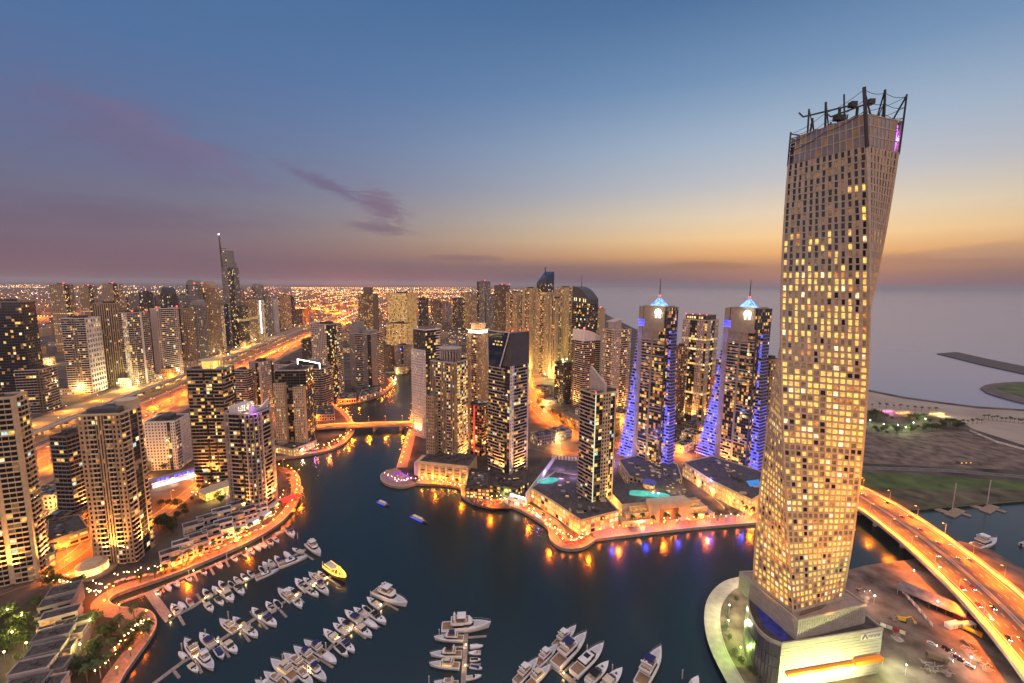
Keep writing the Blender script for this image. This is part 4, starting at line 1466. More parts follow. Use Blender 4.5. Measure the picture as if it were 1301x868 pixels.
    if 'light line' in lab:
        r_.box(-a_ - .9, -b_ - .9, 4, -a_ + .2, -b_ + .2, t.h)
        r_.build('light_strip', L_WHT, t.root)
    if 'rim' in lab:
        t.root['label'] = lab
# spire tower
t = tpx('office_tower', 'tallest inland tower, grey with stepped shoulders and a leaning spire', 281, 293, 303, 340, 440, 50, [gl(.5), g(1, bw=4)], [g(1, bw=4), gl(.5)], wall=GREY, pal='few', roof=None, **F)
a_, b_ = t.a / 2, t.b / 2
r_ = MB()
th, ts = zat(t.root.location, 319) - Z0, zat(t.root.location, 299) - Z0
r_.box(-a_ * .95, -b_ * .6, t.h, a_ * .55, b_, th)
r_.box(a_ * .55, -b_ * .6, t.h, a_, b_, t.h + (th - t.h) * .35)
r_.build('upper_shaft', GREY, t.root)
for f_ in range(7):
    for k in range(3):
        t.window((-a_ * .95, b_), (0, -1), (-1, 0), t.b * (.12 + k * .22), .2, t.h + 5 + f_ * 9, 4, 3.5, rnd.choice((0, 0, 4, 1)))
r_ = MB()
r_.hexa([(-a_, b_ * .55, t.h), (-a_ * .7, b_ * .55, t.h), (-a_ * .7, b_, t.h), (-a_, b_, t.h)], [(-a_ * 1.05, b_ * .95, ts), (-a_ * .98, b_ * .95, ts), (-a_ * .98, b_ * 1.05, ts), (-a_ * 1.05, b_ * 1.05, ts)])
r_.ball((-a_, b_, ts + 1), 1.8, 1)
r_.build('spire', [DARK, L_WHT], t.root)
q_ = MB()
q_.ball((a_, 0, t.h + (th - t.h) * .4), 2)
q_.build('beacon', L_RED, t.root)

# ------------------------------------------------------------------ the twisted tower
CT = thing('twisted_tower', 'tall stone-clad tower twisting a quarter turn, standing on its round peninsula', 'tower', (164.0, 229.9, Z0), 0)
TA, TB, TH0, TZ0, TZ1, TTW, TTOP = 36.0, 25.5, .316, 41.3 - Z0, 276.1 - Z0, -1.466, 301.0 - Z0
NFL = 71


def tcorner(z, i, grow=0.0):
    th = TH0 + TTW * (z - TZ0) / (TZ1 - TZ0)
    x, y = ((-1, -1), (1, -1), (1, 1), (-1, 1))[i % 4]
    x, y = x * (TA / 2 + grow), y * (TB / 2 + grow)
    return Vector((x * math.cos(th) - y * math.sin(th), x * math.sin(th) + y * math.cos(th), z))


CLAD = mat('stone_cladding', (.50, .40, .30), .6, var=.1, scale=.35, spec=.4)
PANEL = mat('metal_panel', (.30, .255, .245), .35, .5, var=.1)
rt = random.Random(11)
wall, wins = MB(), []
BAYS = (13, 9, 13, 9)
lit_row = [rt.random() for _ in range(NFL)]
lit_col = [[.75 + .55 * rt.random() for _ in range(13)] for _ in range(4)]
for f in range(NFL):
    z0, z1 = TZ0 + (TZ1 - TZ0) * f / NFL, TZ0 + (TZ1 - TZ0) * (f + 1) / NFL
    up = f / NFL
    for e in range(4):
        a0_, b0_, a1_, b1_ = tcorner(z0, e), tcorner(z0, e + 1), tcorner(z1, e), tcorner(z1, e + 1)
        nb = BAYS[e]
        for k in range(nb):
            s0, s1 = k / nb, (k + 1) / nb
            A, B, C, D = a0_.lerp(b0_, s0), a0_.lerp(b0_, s1), a1_.lerp(b1_, s1), a1_.lerp(b1_, s0)
            nrm = (B - A).cross(D - A).normalized()
            wl_ = rt.uniform(.10, .20)
            wr_ = rt.uniform(.82, .92)
            if up > .55:
                wr_ = wl_ + rt.uniform(.40, .54)
            wb_, wt_ = (.17, .86) if up < .6 else (.11, .90)

            def Q(u, v):
                return A.lerp(B, u).lerp(D.lerp(C, u), v)
            w4 = [Q(wl_, wb_), Q(wr_, wb_), Q(wr_, wt_), Q(wl_, wt_)]
            outer = [A, B, C, D]
            for i in range(4):
                j = (i + 1) % 4
                wall.poly([outer[i], outer[j], w4[j], w4[i]])
            ins = [p - nrm * .35 for p in w4]
            for i in range(4):
                j = (i + 1) % 4
                wall.poly([w4[i], w4[j], ins[j], ins[i]])
            facing = e in (0, 1, 3)
            p_lit = (.80 if up < .28 else .72 if up < .62 else .60 if up < .75 else .30 if up < .84 else .02)
            if f in (25, 26):
                p_lit = .12
            if lit_row[f] < .12 and up > .15:
                p_lit *= .3
            col = k in (7, 8) and e == 0 and .25 < up < .7
            p = p_lit * lit_col[e][k] * (.8 + .45 * lit_row[(f * 7) % NFL]) + (.3 if col else 0)
            kd = rt.choices((4, 1, 3, 2), (10, 7, 2, 2))[0] if rt.random() < p else (rt.choice((6, 6, 6, 0)) if up < .75 else rt.choice((0, 0, 0, 6)))
            wins.append(([tuple(q) for q in ins], kd, nrm, (A + C) / 2, e))
        # mullion line of every floor plate, a little proud
        mid = [tcorner(z0, e, .12), tcorner(z0, e + 1, .12)]
        up_ = Vector((0, 0, .28))
        inn = [tcorner(z0, e, -.1), tcorner(z0, e + 1, -.1)]
        wall.hexa([mid[0] - up_ / 2, mid[1] - up_ / 2, inn[1] - up_ / 2, inn[0] - up_ / 2], [mid[0] + up_ / 2, mid[1] + up_ / 2, inn[1] + up_ / 2, inn[0] + up_ / 2], 0)
for e in range(4):                            # corner fins
    for f in range(NFL):
        z0, z1 = TZ0 + (TZ1 - TZ0) * f / NFL, TZ0 + (TZ1 - TZ0) * (f + 1) / NFL
        wall.bar(tcorner(z0, e, .05), tcorner(z1, e, .05), .9, .9)
wall.build('wall', [CLAD, PANEL], CT)
wloc = Vector(CT.location)


def wscore(t):
    c = wloc + t[3]
    v = (CAM - c)
    return -(max(0, t[2].dot(v.normalized())) / v.length_squared) * (1.4 if t[1] else 1)


wins.sort(key=wscore)
for q, k, n_, c_, e in wins[:100]:
    b = MB()
    b.poly(q)
    b.build('window', WMATS[k], CT)
b = MB()
for q, k, n_, c_, e in wins[100:]:
    b.poly(q, k)
tag(b.build('window', WMATS, CT), kind='stuff')
# mechanical storeys above the facade, open corners, posts and safety ropes
cap = MB()
zc0, zc1 = TZ1, TZ1 + 13.5
zm = zc0
for lv in range(3):
    z0, z1 = zc0 + 4.5 * lv, zc0 + 4.5 * (lv + 1)
    for e in range(4):
        for k in range(BAYS[e]):
            if lv >= 0 and e in (0,) and k < 1 or e == 1 and k >= BAYS[1] - 1:
                continue
            g0, g1 = k / BAYS[e], (k + 1) / BAYS[e]
            A, B = tcorner(z0, e).lerp(tcorner(z0, e + 1), g0), tcorner(z0, e).lerp(tcorner(z0, e + 1), g1)
            C, D = tcorner(z1, e).lerp(tcorner(z1, e + 1), g1), tcorner(z1, e).lerp(tcorner(z1, e + 1), g0)
            cap.poly([A.lerp(B, .05) + (D - A) * .04, B.lerp(A, .05) + (C - B) * .04, C.lerp(D, .05) - (C - B) * .04, D.lerp(C, .05) - (D - A) * .04], 0 if (k * 7 + lv * 3) % 5 else 1)
            cap.bar(A, D, .4, m=2)
        cap.bar(tcorner(z1, e), tcorner(z1, e + 1), .45, m=2)
cap.poly([tcorner(zc1 - 3, i) for i in range(4)], 3)
cap.build('cap_screen', [PANEL, TAN, CLAD, ROOF], CT)
pr = MB()
for e in range(4):
    tip = TTOP - (8 if e == 0 else 0)
    for i in range(12):
        za, zb = zc0 - 1 + (tip - zc0 + 1) * i / 12, zc0 - 1 + (tip - zc0 + 1) * (i + 1) / 12
        pr.bar(tcorner(za, e, .3), tcorner(zb, e, .3), 1.1 if e == 1 else .75, m=0)
    for s_ in (.25, .5, .75) if e in (0, 2) else (.5,):
        A = tcorner(zc1, e).lerp(tcorner(zc1, e + 1), s_)
        top = tcorner(zc1 + 12, e).lerp(tcorner(zc1 + 12, e + 1), s_)
        pr.bar(A, top, .7)
        pr.bar(A.lerp(Vector((0, 0, zc1)), .18), top, .45)
    pr.bar(tcorner(zc1, e).lerp(tcorner(zc1, e + 1), .14), tcorner(tip - 1, e, .2), .5)
    for lv in (4.5, 9, 13.5):                 # open corner bracing
        pr.bar(tcorner(zc0 + lv, e), tcorner(zc0 + lv, e + 1).lerp(tcorner(zc0 + lv, e), .85), .3)
pr.build('mast', DSTEEL, CT)
rp = MB()
for e in range(4):
    for hgt in (-1, -5.5, -10):
        P0, P1 = tcorner(TTOP + hgt - (8 if e == 0 else 0), e, .2), tcorner(TTOP + hgt - (8 if e == 3 else 0), e + 1, .2)
        n_ = 10
        pts = []
        for i in range(n_ + 1):
            p = P0.lerp(P1, i / n_)
            p.z -= 1.1 * abs(math.sin(2 * math.pi * i / n_))
            pts.append(p)
        rp.tube(pts, .13, 4)
rp.build('safety_rope', DSTEEL, CT)
bm_ = MB()                                    # roof cleaning cranes
for (x, y, a_, ln, hh) in ((-5, -3, 2.7, 15, 12), (8, 3, 2.3, 11, 15)):
    z = zc1 - 3
    bm_.bar((x, y, z), (x, y, z + hh), .9)
    bm_.box(x - 2, y - 1.6, z + hh * .55, x + 2.4, y + 1.6, z + hh * .55 + 2.4)
    dx, dy = math.cos(a_), math.sin(a_)
    bm_.bar((x - dx * 5, y - dy * 5, z + hh + 1), (x + dx * ln, y + dy * ln, z + hh - 1.5), .65)
    bm_.box(x - dx * 5 - 1.4, y - dy * 5 - 1.4, z + hh, x - dx * 5 + 1.4, y - dy * 5 + 1.4, z + hh + 2.4)
    bm_.bar((x + dx * ln, y + dy * ln, z + hh - 1.5), (x + dx * (ln + 2), y + dy * (ln + 2), z + hh + .8), .6)
bm_.box(-9, -3.5, zc1 - 3, -1, 3.5, zc1 + 2)
bm_.box(2, -2, zc1 - 3, 12, 6, zc1 + 1.5)
bm_.build('cleaning_cradle', DSTEEL, CT)
vl = MB()
A, B = tcorner(zc0 + 1, 2, -1), tcorner(zc0 + 12, 2, -1)
vl.bar(A, B, .22)
vl.build('violet_lamp', L_VIO, CT)
light('POINT', tcorner(zc0 + 6, 2, -3), (.5, .2, 1), 2500, CT, 1.0)

# podium: two stacked boxes, a curved metal side, plinth of the shaft
TP = thing('tower_podium', 'stepped podium under the twisted tower, curved metal side and sunken blue terrace', 'building', (164.0, 229.9, Z0), 0)


def lp(px, py, z):
    p = at(px, py, z)
    return (p.x - 164.0, p.y - 229.9)


zl, zu = 26.5, 37.5
P_ = [lp(993, 820, zl + Z0), lp(1122, 800, zl + Z0)]          # front wall of the lower box
fd = (Vector(P_[1]) - Vector(P_[0])).normalized()
fn = Vector((fd.y, -fd.x))
bk_ = -fn
back = [tuple(Vector(P_[1]) + bk_ * 36), tuple(Vector(P_[0]) + bk_ * 30 - fd * 4)]
curve = smooth([lp(*q, zl + Z0) for q in ((957, 745), (951, 757), (951, 775), (960, 797), (975, 812), (993, 820))], 4)[:-1]
lower = [P_[0], P_[1], back[0], lp(1000, 738, zl + Z0)] + curve
STONEL = mat('podium_stone', (.46, .41, .33), .6, var=.12, scale=.25, stretch=(1, 1, 4))
b = MB()
b.prism(lower, 0, zl, 0, top=1)
for i in range(len(lower)):
    p, q = Vector(lower[i]), Vector(lower[(i + 1) % len(lower)])
    u = (q - p).normalized()
    b.obox(p, u, (u.y, -u.x), 0, (q - p).length, -.6, .15, zl - .3, zl + 1.2, 0)
for k in range(13):                            # joints in the stone
    b.obox(Vector(P_[0]), fd, fn, 0, (Vector(P_[1]) - Vector(P_[0])).length, .0, .05, 1.5 + k * 1.9, 1.56 + k * 1.9, 2)
b.build('wall', [STONEL, ROOF, DARK], TP)
b = MB()
cv = [P_[0]] + list(reversed(curve))
for i in range(len(cv) - 1):
    p, q = Vector(cv[i]), Vector(cv[i + 1])
    u = (q - p).normalized()
    n_ = Vector((-u.y, u.x))
    n_ = n_ if n_.dot(Vector((-1, -.3))) > 0 else -n_
    for k in range(4):
        b.obox(p, u, n_, .1, (q - p).length - .1, 0, .3 + .35 * (k in (1, 2)), .3 + k * 6.4, 6.4 + k * 6.4)
b.build('metal_cladding', mat('curved_metal', (.34, .34, .35), .3, .85, var=.1), TP)
b = MB()
up_ = [lp(1014, 790, zu + Z0), lp(1101, 769, zu + Z0)]
ud = (Vector(up_[1]) - Vector(up_[0])).normalized()
ubk = Vector((-ud.y, ud.x))
upper = [up_[0], up_[1], tuple(Vector(up_[1]) + ubk * 32), tuple(Vector(up_[0]) + ubk * 40)]
b.prism(upper, zl, zu, 0, top=1)
L_ = (Vector(up_[1]) - Vector(up_[0])).length
for i in range(4):
    p, q = Vector(upper[i]), Vector(upper[(i + 1) % 4])
    u = (q - p).normalized()
    n_ = (u.y, -u.x)
    b.obox(p, u, n_, 0, (q - p).length, -.5, .2, zu - .2, zu + 1, 0)
    for k in range(int((q - p).length / 1.6)):
        b.obox(p, u, n_, k * 1.6, k * 1.6 + .35, 0, .22, zl + .3, zu - .2, 0)
b.build('upper_block', [STONEL, mat('roof_paving', (.36, .28, .24), .8, var=.12, scale=.5), DARK], TP)
b = MB()                                      # angular roof garden beds
o_, u_, v_ = Vector(up_[0]), ud, ubk
for quad in (((4, 3), (20, 4), (36, 9), (30, 11), (12, 7)), ((8, 9), (24, 12), (30, 16), (14, 13)), ((2, 8), (6, 9), (8, 14), (3, 13))):
    pts = [tuple(o_ + u_ * a_ + v_ * c_) for a_, c_ in quad]
    b.prism(pts, zu, zu + .7, 0)
b.build('roof_bed', [BROWN], TP)
b = MB()
b.poly([(*lp(958, 765, zl + Z0 + .1), zl + .12), (*lp(969, 795, zl + Z0), zl + .12), (*lp(992, 814, zl + Z0), zl + .12), (*lp(1004, 812, zl + Z0), zl + .12), (*lp(970, 768, zl + Z0), zl + .12)])
b.build('sunken_terrace', mat('blue_deck', (.04, .05, .30), .5, var=.3, scale=.4), TP)
b = MB()                                      # plinth between roof and the twisting facade
pl_ = [tcorner(TZ0, i, .6) for i in range(4)]
b.hexa([(p.x, p.y, zl) for p in pl_], [(p.x, p.y, TZ0 + .05) for p in pl_], 0)
for e in range(4):
    for k in range(BAYS[e] * 1):
        A = tcorner(zu + .5, e, .62).lerp(tcorner(zu + .5, e + 1, .62), (k + .5) / BAYS[e])
b.build('plinth', CLAD, TP)
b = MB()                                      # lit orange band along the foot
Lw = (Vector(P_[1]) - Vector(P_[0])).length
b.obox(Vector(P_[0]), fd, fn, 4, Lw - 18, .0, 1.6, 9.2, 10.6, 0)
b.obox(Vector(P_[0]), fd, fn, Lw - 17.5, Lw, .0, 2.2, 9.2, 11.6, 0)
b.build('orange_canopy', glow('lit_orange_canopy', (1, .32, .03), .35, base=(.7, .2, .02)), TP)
b = MB()                                      # sign: white triangle mark with lettering
o_ = Vector(P_[1]) - fd * 14
b.hexa([(o_ + fn * .3).to_3d() + Vector((0, 0, zl - 4.2)), (o_ + fn * .3 + fd * 13).to_3d() + Vector((0, 0, zl - 4.2)), (o_ + fn * .05 + fd * 13).to_3d() + Vector((0, 0, zl - 4.2)), (o_ + fn * .05).to_3d() + Vector((0, 0, zl - 4.2))],
       [(o_ + fn * .3).to_3d() + Vector((0, 0, zl - .6)), (o_ + fn * .3 + fd * 13).to_3d() + Vector((0, 0, zl - .6)), (o_ + fn * .05 + fd * 13).to_3d() + Vector((0, 0, zl - .6)), (o_ + fn * .05).to_3d() + Vector((0, 0, zl - .6))], 0)


def P3(a, z, out=.42):
    p = o_ + fn * out + fd * a
    return Vector((p.x, p.y, z))


b.bar(P3(.6, zl - 3.7), P3(2.2, zl - 1.1), .5, m=1)
b.bar(P3(3.8, zl - 3.7), P3(2.2, zl - 1.1), .5, m=1)
for i in range(7):
    x = 4.7 + i * 1.15
    b.bar(P3(x, zl - 3.2), P3(x, zl - 1.8), .22, m=2)
    if i % 2 == 0:
        b.bar(P3(x, zl - 1.8), P3(x + .7, zl - 1.8), .2, m=2)
    if i % 3 == 0:
        b.bar(P3(x, zl - 2.5), P3(x + .6, zl - 2.5), .2, m=2)
    if i % 2:
        b.bar(P3(x + .6, zl - 3.2), P3(x + .6, zl - 1.8), .2, m=2)
b.build('sign', [WHITE, mat('sign_violet', (.22, .16, .25), .6), mat('sign_grey', (.4, .37, .3), .6)], TP)
b = MB()
pp = Vector(P_[1]) + bk_ * 14 - fd * 8
b.box(pp.x - 4, pp.y - 5, zl, pp.x + 4, pp.y + 5, zl + 2.5)
b.build('plant_box', [mat('green_plant_box', (.03, .06, .05), .5)], TP)
for a_ in (8, 24, 42):
    p = Vector(P_[0]) + fd * a_ + fn * 14
    light('SPOT', (p.x, p.y, 3), (.95, 1, .42), 42000, TP, .6, 140, .9, aim=(bk_.x, bk_.y, .45))
p = Vector(P_[0]) + fd * 10 + fn * 10
light('POINT', (p.x, p.y, 5), (.55, 1, .12), 5000, TP, .5)
for p, pw, rise, cone in ((tcorner(TZ0, 0, 14), 22000, 1.3, 120), (tcorner(TZ0, 1, 12), 26000, 1.3, 120), ((tcorner(TZ0, 0, 12) + tcorner(TZ0, 1, 12)) / 2, 20000, 1.3, 120), ((tcorner(TZ0, 0, 12) + tcorner(TZ0, 3, 12)) / 2, 22000, 1.3, 120),
                          ((tcorner(TZ0, 0, 40) + tcorner(TZ0, 1, 40)) / 2, 700000, 1.5, 60), ((tcorner(TZ0, 0, 50) + tcorner(TZ0, 1, 50)) / 2, 1900000, 2.8, 48), ((tcorner(TZ0, 0, 34) + tcorner(TZ0, 3, 34)) / 2, 500000, 1.6, 60)):
    v = Vector((-p.x, -p.y, 0)).normalized()
    light('SPOT', (p.x, p.y, TZ0 - 2), (1, .34, .03), pw * .34, CT, 1.0, cone, 1.0, aim=(v.x, v.y, rise))

# ------------------------------------------------------------------ the two blue-lit hotel towers
BLUEB = mat('hotel_stone', (.36, .27, .19), .75, var=.1)
LEDB = glow('blue_lit_soffit', (.07, .07, 1.0), 2.4, .6, .10, sample=False)
LEDD = glow('dim_blue_lit_soffit', (.14, .10, .9), .55, .7, .12)


def grand_hotel(label, L, C, Rr, top, base, turn, flare):
    az = math.degrees(math.atan2(ray(C, 420).x, ray(C, 420).y))
    t = tower('hotel_tower', label, L, C, Rr, top, base, turn - az,
              [wl(.02), gl(1, pal='amber', bw=2.6), wl(.02)], [wl(.16, m=3, dp=1.2), gl(.34, pal='amber', bw=2.6), wl(.06, m=3, dp=.9), gl(.41, pal='amber', bw=2.6), wl(.03)],
              wall=DARK, trim=BLUEB, slab=PINK, pal='amber', fh=3.6, near=True, maxb=40, roof=None)
    a, b_, h = t.a / 2, t.b / 2, t.h
    nf = int(h / 3.6)
    for f in range(2, int(nf * .85)):
        q = f / nf
        if f % 10 in (0, 1, 2) or (q > .55 and f % 2):
            t.slabs.append(((-a, b_ - 2 * b_ * .56), (0, -1), (-1, 0), 2 * b_ * .41, 1.5, 3.6 * f, 1.0, 0))
        if q > .5 or q < .2:
            t.slabs.append(((-a, b_ - 2 * b_ * .16), (0, -1), (-1, 0), 2 * b_ * .34, 1.3, 3.6 * f, 1.0, 0))
    # solid stone head with corner shoulders
    m_ = MB()
    m_.box(-a - 1.2, -b_ * .86, h * .86, a * .8, b_ * .62, h + 1.5)
    m_.box(-a - .4, -b_ * .5, h * .80, a * .8, b_ * .95, h * .90)
    m_.build('stone_head', BLUEB, t.root)
    m_ = MB()
    for k in range(3):
        m_.box(-a - 1.4, b_ * .56, h * .885 + k * 3, -a + 8, b_ * 1.02, h * .885 + k * 3 + 1.6, 0)
    m_.build('blue_gallery', LEDB, t.root)
    m_ = MB()                                 # glowing pyramid and spire
    pyr = [(-a * .2 - 7, -b_ * .1 - 7), (-a * .2 + 7, -b_ * .1 - 7), (-a * .2 + 7, -b_ * .1 + 7), (-a * .2 - 7, -b_ * .1 + 7)]
    ap = [(-a * .2 + (p[0] + a * .2) * .05, -b_ * .1 + (p[1] + b_ * .1) * .05) for p in pyr]
    m_.prism(pyr, h + 1.5, h + 11, 0, taper=ap)
    for p in pyr:
        m_.bar((p[0], p[1], h + 1.7), (-a * .2, -b_ * .1, h + 11.2), .4, m=1)
    m_.build('glass_pyramid', [glow('lit_pyramid', (.16, .36, 1.0), 1.5, .8, .3), STEEL], t.root)
    m_ = MB()
    m_.tube([(-a * .2, -b_ * .1, h + 10.5), (-a * .2, -b_ * .1, h + 31)], [.7, .25])
    sp = m_.build('spire', DSTEEL, t.root)
    q = MB()
    q.ball((-a * .2, -b_ * .1, h + 12.2), 1.1)
    q.build('beacon', L_RED, sp)
    light('POINT', (-a * .2 - 7, -b_ * .1 - 9, h + 4), (.35, .55, 1), 6000, t.root, .5)
    # round glowing emblem on the head
    e = MB()
    cx, cz, rr = -b_ * .42, h - 5.5, 3.3
    pt = lambda a_, r_: (-a - 1.5, cx + r_ * math.cos(a_), cz + r_ * math.sin(a_))
    for i in range(20):
        a0_, a1_ = 2 * math.pi * i / 20, 2 * math.pi * (i + 1) / 20
        if 4.2 < (a0_ + a1_) / 2 < 5.2:
            continue
        e.bar(pt(a0_, rr), pt(a1_, rr), 1.0)
        e.bar(pt(a0_, rr * .45), pt(a1_, rr * .45), .8)
    e.bar((-a - 1.5, cx + 1.6, cz - 2.4), (-a - 1.5, cx + 2.6, cz - 5.4), 1.1)
    e.bar((-a - 1.5, cx - 1.6, cz - 2.4), (-a - 1.5, cx - 2.6, cz - 5.4), 1.1)
    e.bar((-a - 1.5, cx + 2.9, cz - 5.4), (-a - 1.5, cx + 1.5, cz - 5.4), 1.0)
    e.bar((-a - 1.5, cx - 2.9, cz - 5.4), (-a - 1.5, cx - 1.5, cz - 5.4), 1.0)
    e.build('emblem', SIGNW, t.root)
    light('POINT', (-a - 5, cx, cz), (1, .85, .6), 2500, t.root, .5)
    # flared side wings: floor by floor a longer balcony, blue light under each edge
    nf = int(h * .88 / 3.6)
    side = MB()
    for sgn, fl_ in ((1, flare), (-1, flare * .28)):
        for f in range(2, nf):
            z = 3.6 * f
            s_ = 1 - f / nf
            ln = 2.5 + fl_ * s_ ** 2.2 + (5 if sgn > 0 else 2.4) * min(1, s_ * 2.5)
            dep = (-a * .7, a * .9) if sgn > 0 else (-a * .35, a * .5)
            y0, y1 = (b_, b_ + ln) if sgn > 0 else (-b_ - ln, -b_)
            side.box(dep[0], y0 + (.0 if sgn > 0 else 1.0), z, dep[1], y1 - (1.0 if sgn > 0 else 0), z + 3.6, 3)
            sl_ = MB()
            sl_.box(dep[0] - 1.5, y0, z - .2, dep[1] + 1.0, y1 + (.8 if sgn > 0 else 0), z + .15, 0)
            sl_.box(dep[0] - 1.5, y0 + .0, z + .15, dep[0] - 1.3, y1, z + 1.1, 0)
            sl_.box(dep[0] - 1.62, y0, z - .25, dep[0] - 1.5, y1, z + .12, 1)
            if sgn > 0:
                sl_.box(dep[0] - 1.5, y1 + .8, z - .2, dep[1] + 1, y1 + .92, z + .1, 1)
            else:
                sl_.box(dep[0] - 1.5, y0 - .12, z - .2, dep[1] + 1, y0, z + .05, 1)
            sl_.build('balcony', [PINK, LEDB if s_ > .5 else LEDD], t.root)
            for k in range(max(1, int(ln / 3))):
                if sgn > 0:
                    t.window((dep[0], y1 - 1.0), (0, -1), (-1, 0), 1 + k * 3, .06, z + 1.9, 2.2, 2.4, rnd.choices((8, 0, 1), (5, 4, 1))[0])
                else:
                    t.window((dep[0], -b_), (0, -1), (-1, 0), 1 + k * 3, .06, z + 1.9, 2.2, 2.4, rnd.choices((8, 0, 1), (5, 4, 1))[0])
    side.box(-a * .72, b_ * .93, 0, -a * .3, b_ * 1.02, h * .84, 1)
    side.build('wing', [DARK, BLUEB, PINK, DARK], t.root)
    for k in range(7):
        f_ = k / 6
        s_ = 1 - f_
        ln = 2.5 + flare * s_ ** 2.2 + 5 * min(1, s_ * 2.5)
        light('POINT', (-a - 7, b_ + ln * .5, 8 + h * .78 * f_), (.13, .16, 1), 15000 * max(.12, 1.25 - 1.5 * f_), t.root, 1.0)
    light('POINT', (-a - 6, -b_ - 7, 12), (.10, .12, 1), 16000, t.root, 1.0)
    light('POINT', (-a - 6, -b_ - 5, 50), (.13, .16, 1), 9000, t.root, 1.0)
    for k in (-.5, .3):
        light('SPOT', (-a - 14, b_ * k, 14), WRM, 26000, t.root, .6, 110, 1, aim=(1, 0, 1.6))
    return t


G1 = grand_hotel('blue-lit stepped hotel with glowing pyramid and spire, above the green pool terrace', 813, 848, 862, 391, 604, 60, 17)
G2 = grand_hotel('blue-lit stepped hotel with glowing pyramid and spire, between its twin and the twisted tower', 922, 964, 981, 393, 606, 64, 22)

# ------------------------------------------------------------------ boats
def loft(mb, secs, m=0, cap=True):
    k = len(mb.v)
    n = len(secs[0])
    for s_ in secs:
        mb.v += s_
    for i in range(len(secs) - 1):
        for j in range(n - 1):
            mb.f.append((k + i * n + j, k + i * n + j + 1, k + (i + 1) * n + j + 1, k + (i + 1) * n + j))
            mb.m.append(m)
    if cap:
        mb.f.append(tuple(k + j for j in range(n - 1, -1, -1)))
        mb.m.append(m)


def hb(x, B, full=.45, p=2.3):
    return B * (.92 + .08 * min(1, x / .3)) * max(0.0, 1 - max(0, (x - full) / (1 - full)) ** p)


def hull(L, B, sheer, rise, well=None, m_well=1):
    """hull with bulwark; stern at -L/2, bow at +L/2"""
    mb = MB()
    xs = [0, .1, .25, .4, .55, .68, .78, .86, .93, .97, 1.0]
    secs = []
    for x in xs:
        w = max(hb(x, B / 2), .04)
        z = sheer + rise * x ** 2
        X = -L / 2 + L * x
        ww = max(w * (.82 - .25 * x), .03)
        Xw = -L / 2 + L * (x * .94)
        secs.append([(Xw, -ww, -.35), (Xw + (X - Xw) * .6, -w * .93, z * .55), (X, -w, z), (X, -w * .93, z + .02), (X, w * .93, z + .02), (X, w, z), (Xw + (X - Xw) * .6, w * .93, z * .55), (Xw, ww, -.35)])
    loft(mb, secs, 0)
    if well:
        x0, x1 = well
        X0, X1 = -L / 2 + L * x0, -L / 2 + L * x1
        w = B * .38
        mb.box(X0, -w, sheer + .06, X1, w, sheer + .14, m_well)
        mb.box(X0 - .1, -w - .16, sheer, X1 + .1, -w, sheer + .5, 0)
        mb.box(X0 - .1, w, sheer, X1 + .1, w + .16, sheer + .5, 0)
    return mb


def house(L, B, x0, x1, z0, z1, nose=.28, tail=.0, k=.40, glass=True, wide=1.0):
    """cabin block with raked nose; returns (body, glazing)"""
    a, g_ = MB(), MB()
    X0, X1 = -L / 2 + L * x0, -L / 2 + L * x1
    w = B * k * wide
    n = (X1 - X0) * nose
    for (mb, e, q0, q1) in ((a, 0, 0, 1), (g_, .05, .35, .80)):
        if mb is g_ and not glass:
            continue
        za, zb = z0 + (z1 - z0) * q0, z0 + (z1 - z0) * q1

        def ring(q):
            s_ = 1 - .16 * q
            xe = X1 - n * q * 1.15
            return [(X0 - e + tail * q, -w * s_ - e), (xe - n * .5, -w * s_ - e), (xe + e, -w * .55 * s_ - e * .5), (xe + e, w * .55 * s_ + e * .5), (xe - n * .5, w * s_ + e), (X0 - e + tail * q, w * s_ + e)]
        mb.hexa([(x, y, za) for x, y in ring(q0)], [(x, y, zb) for x, y in ring(q1)])
    return a, g_


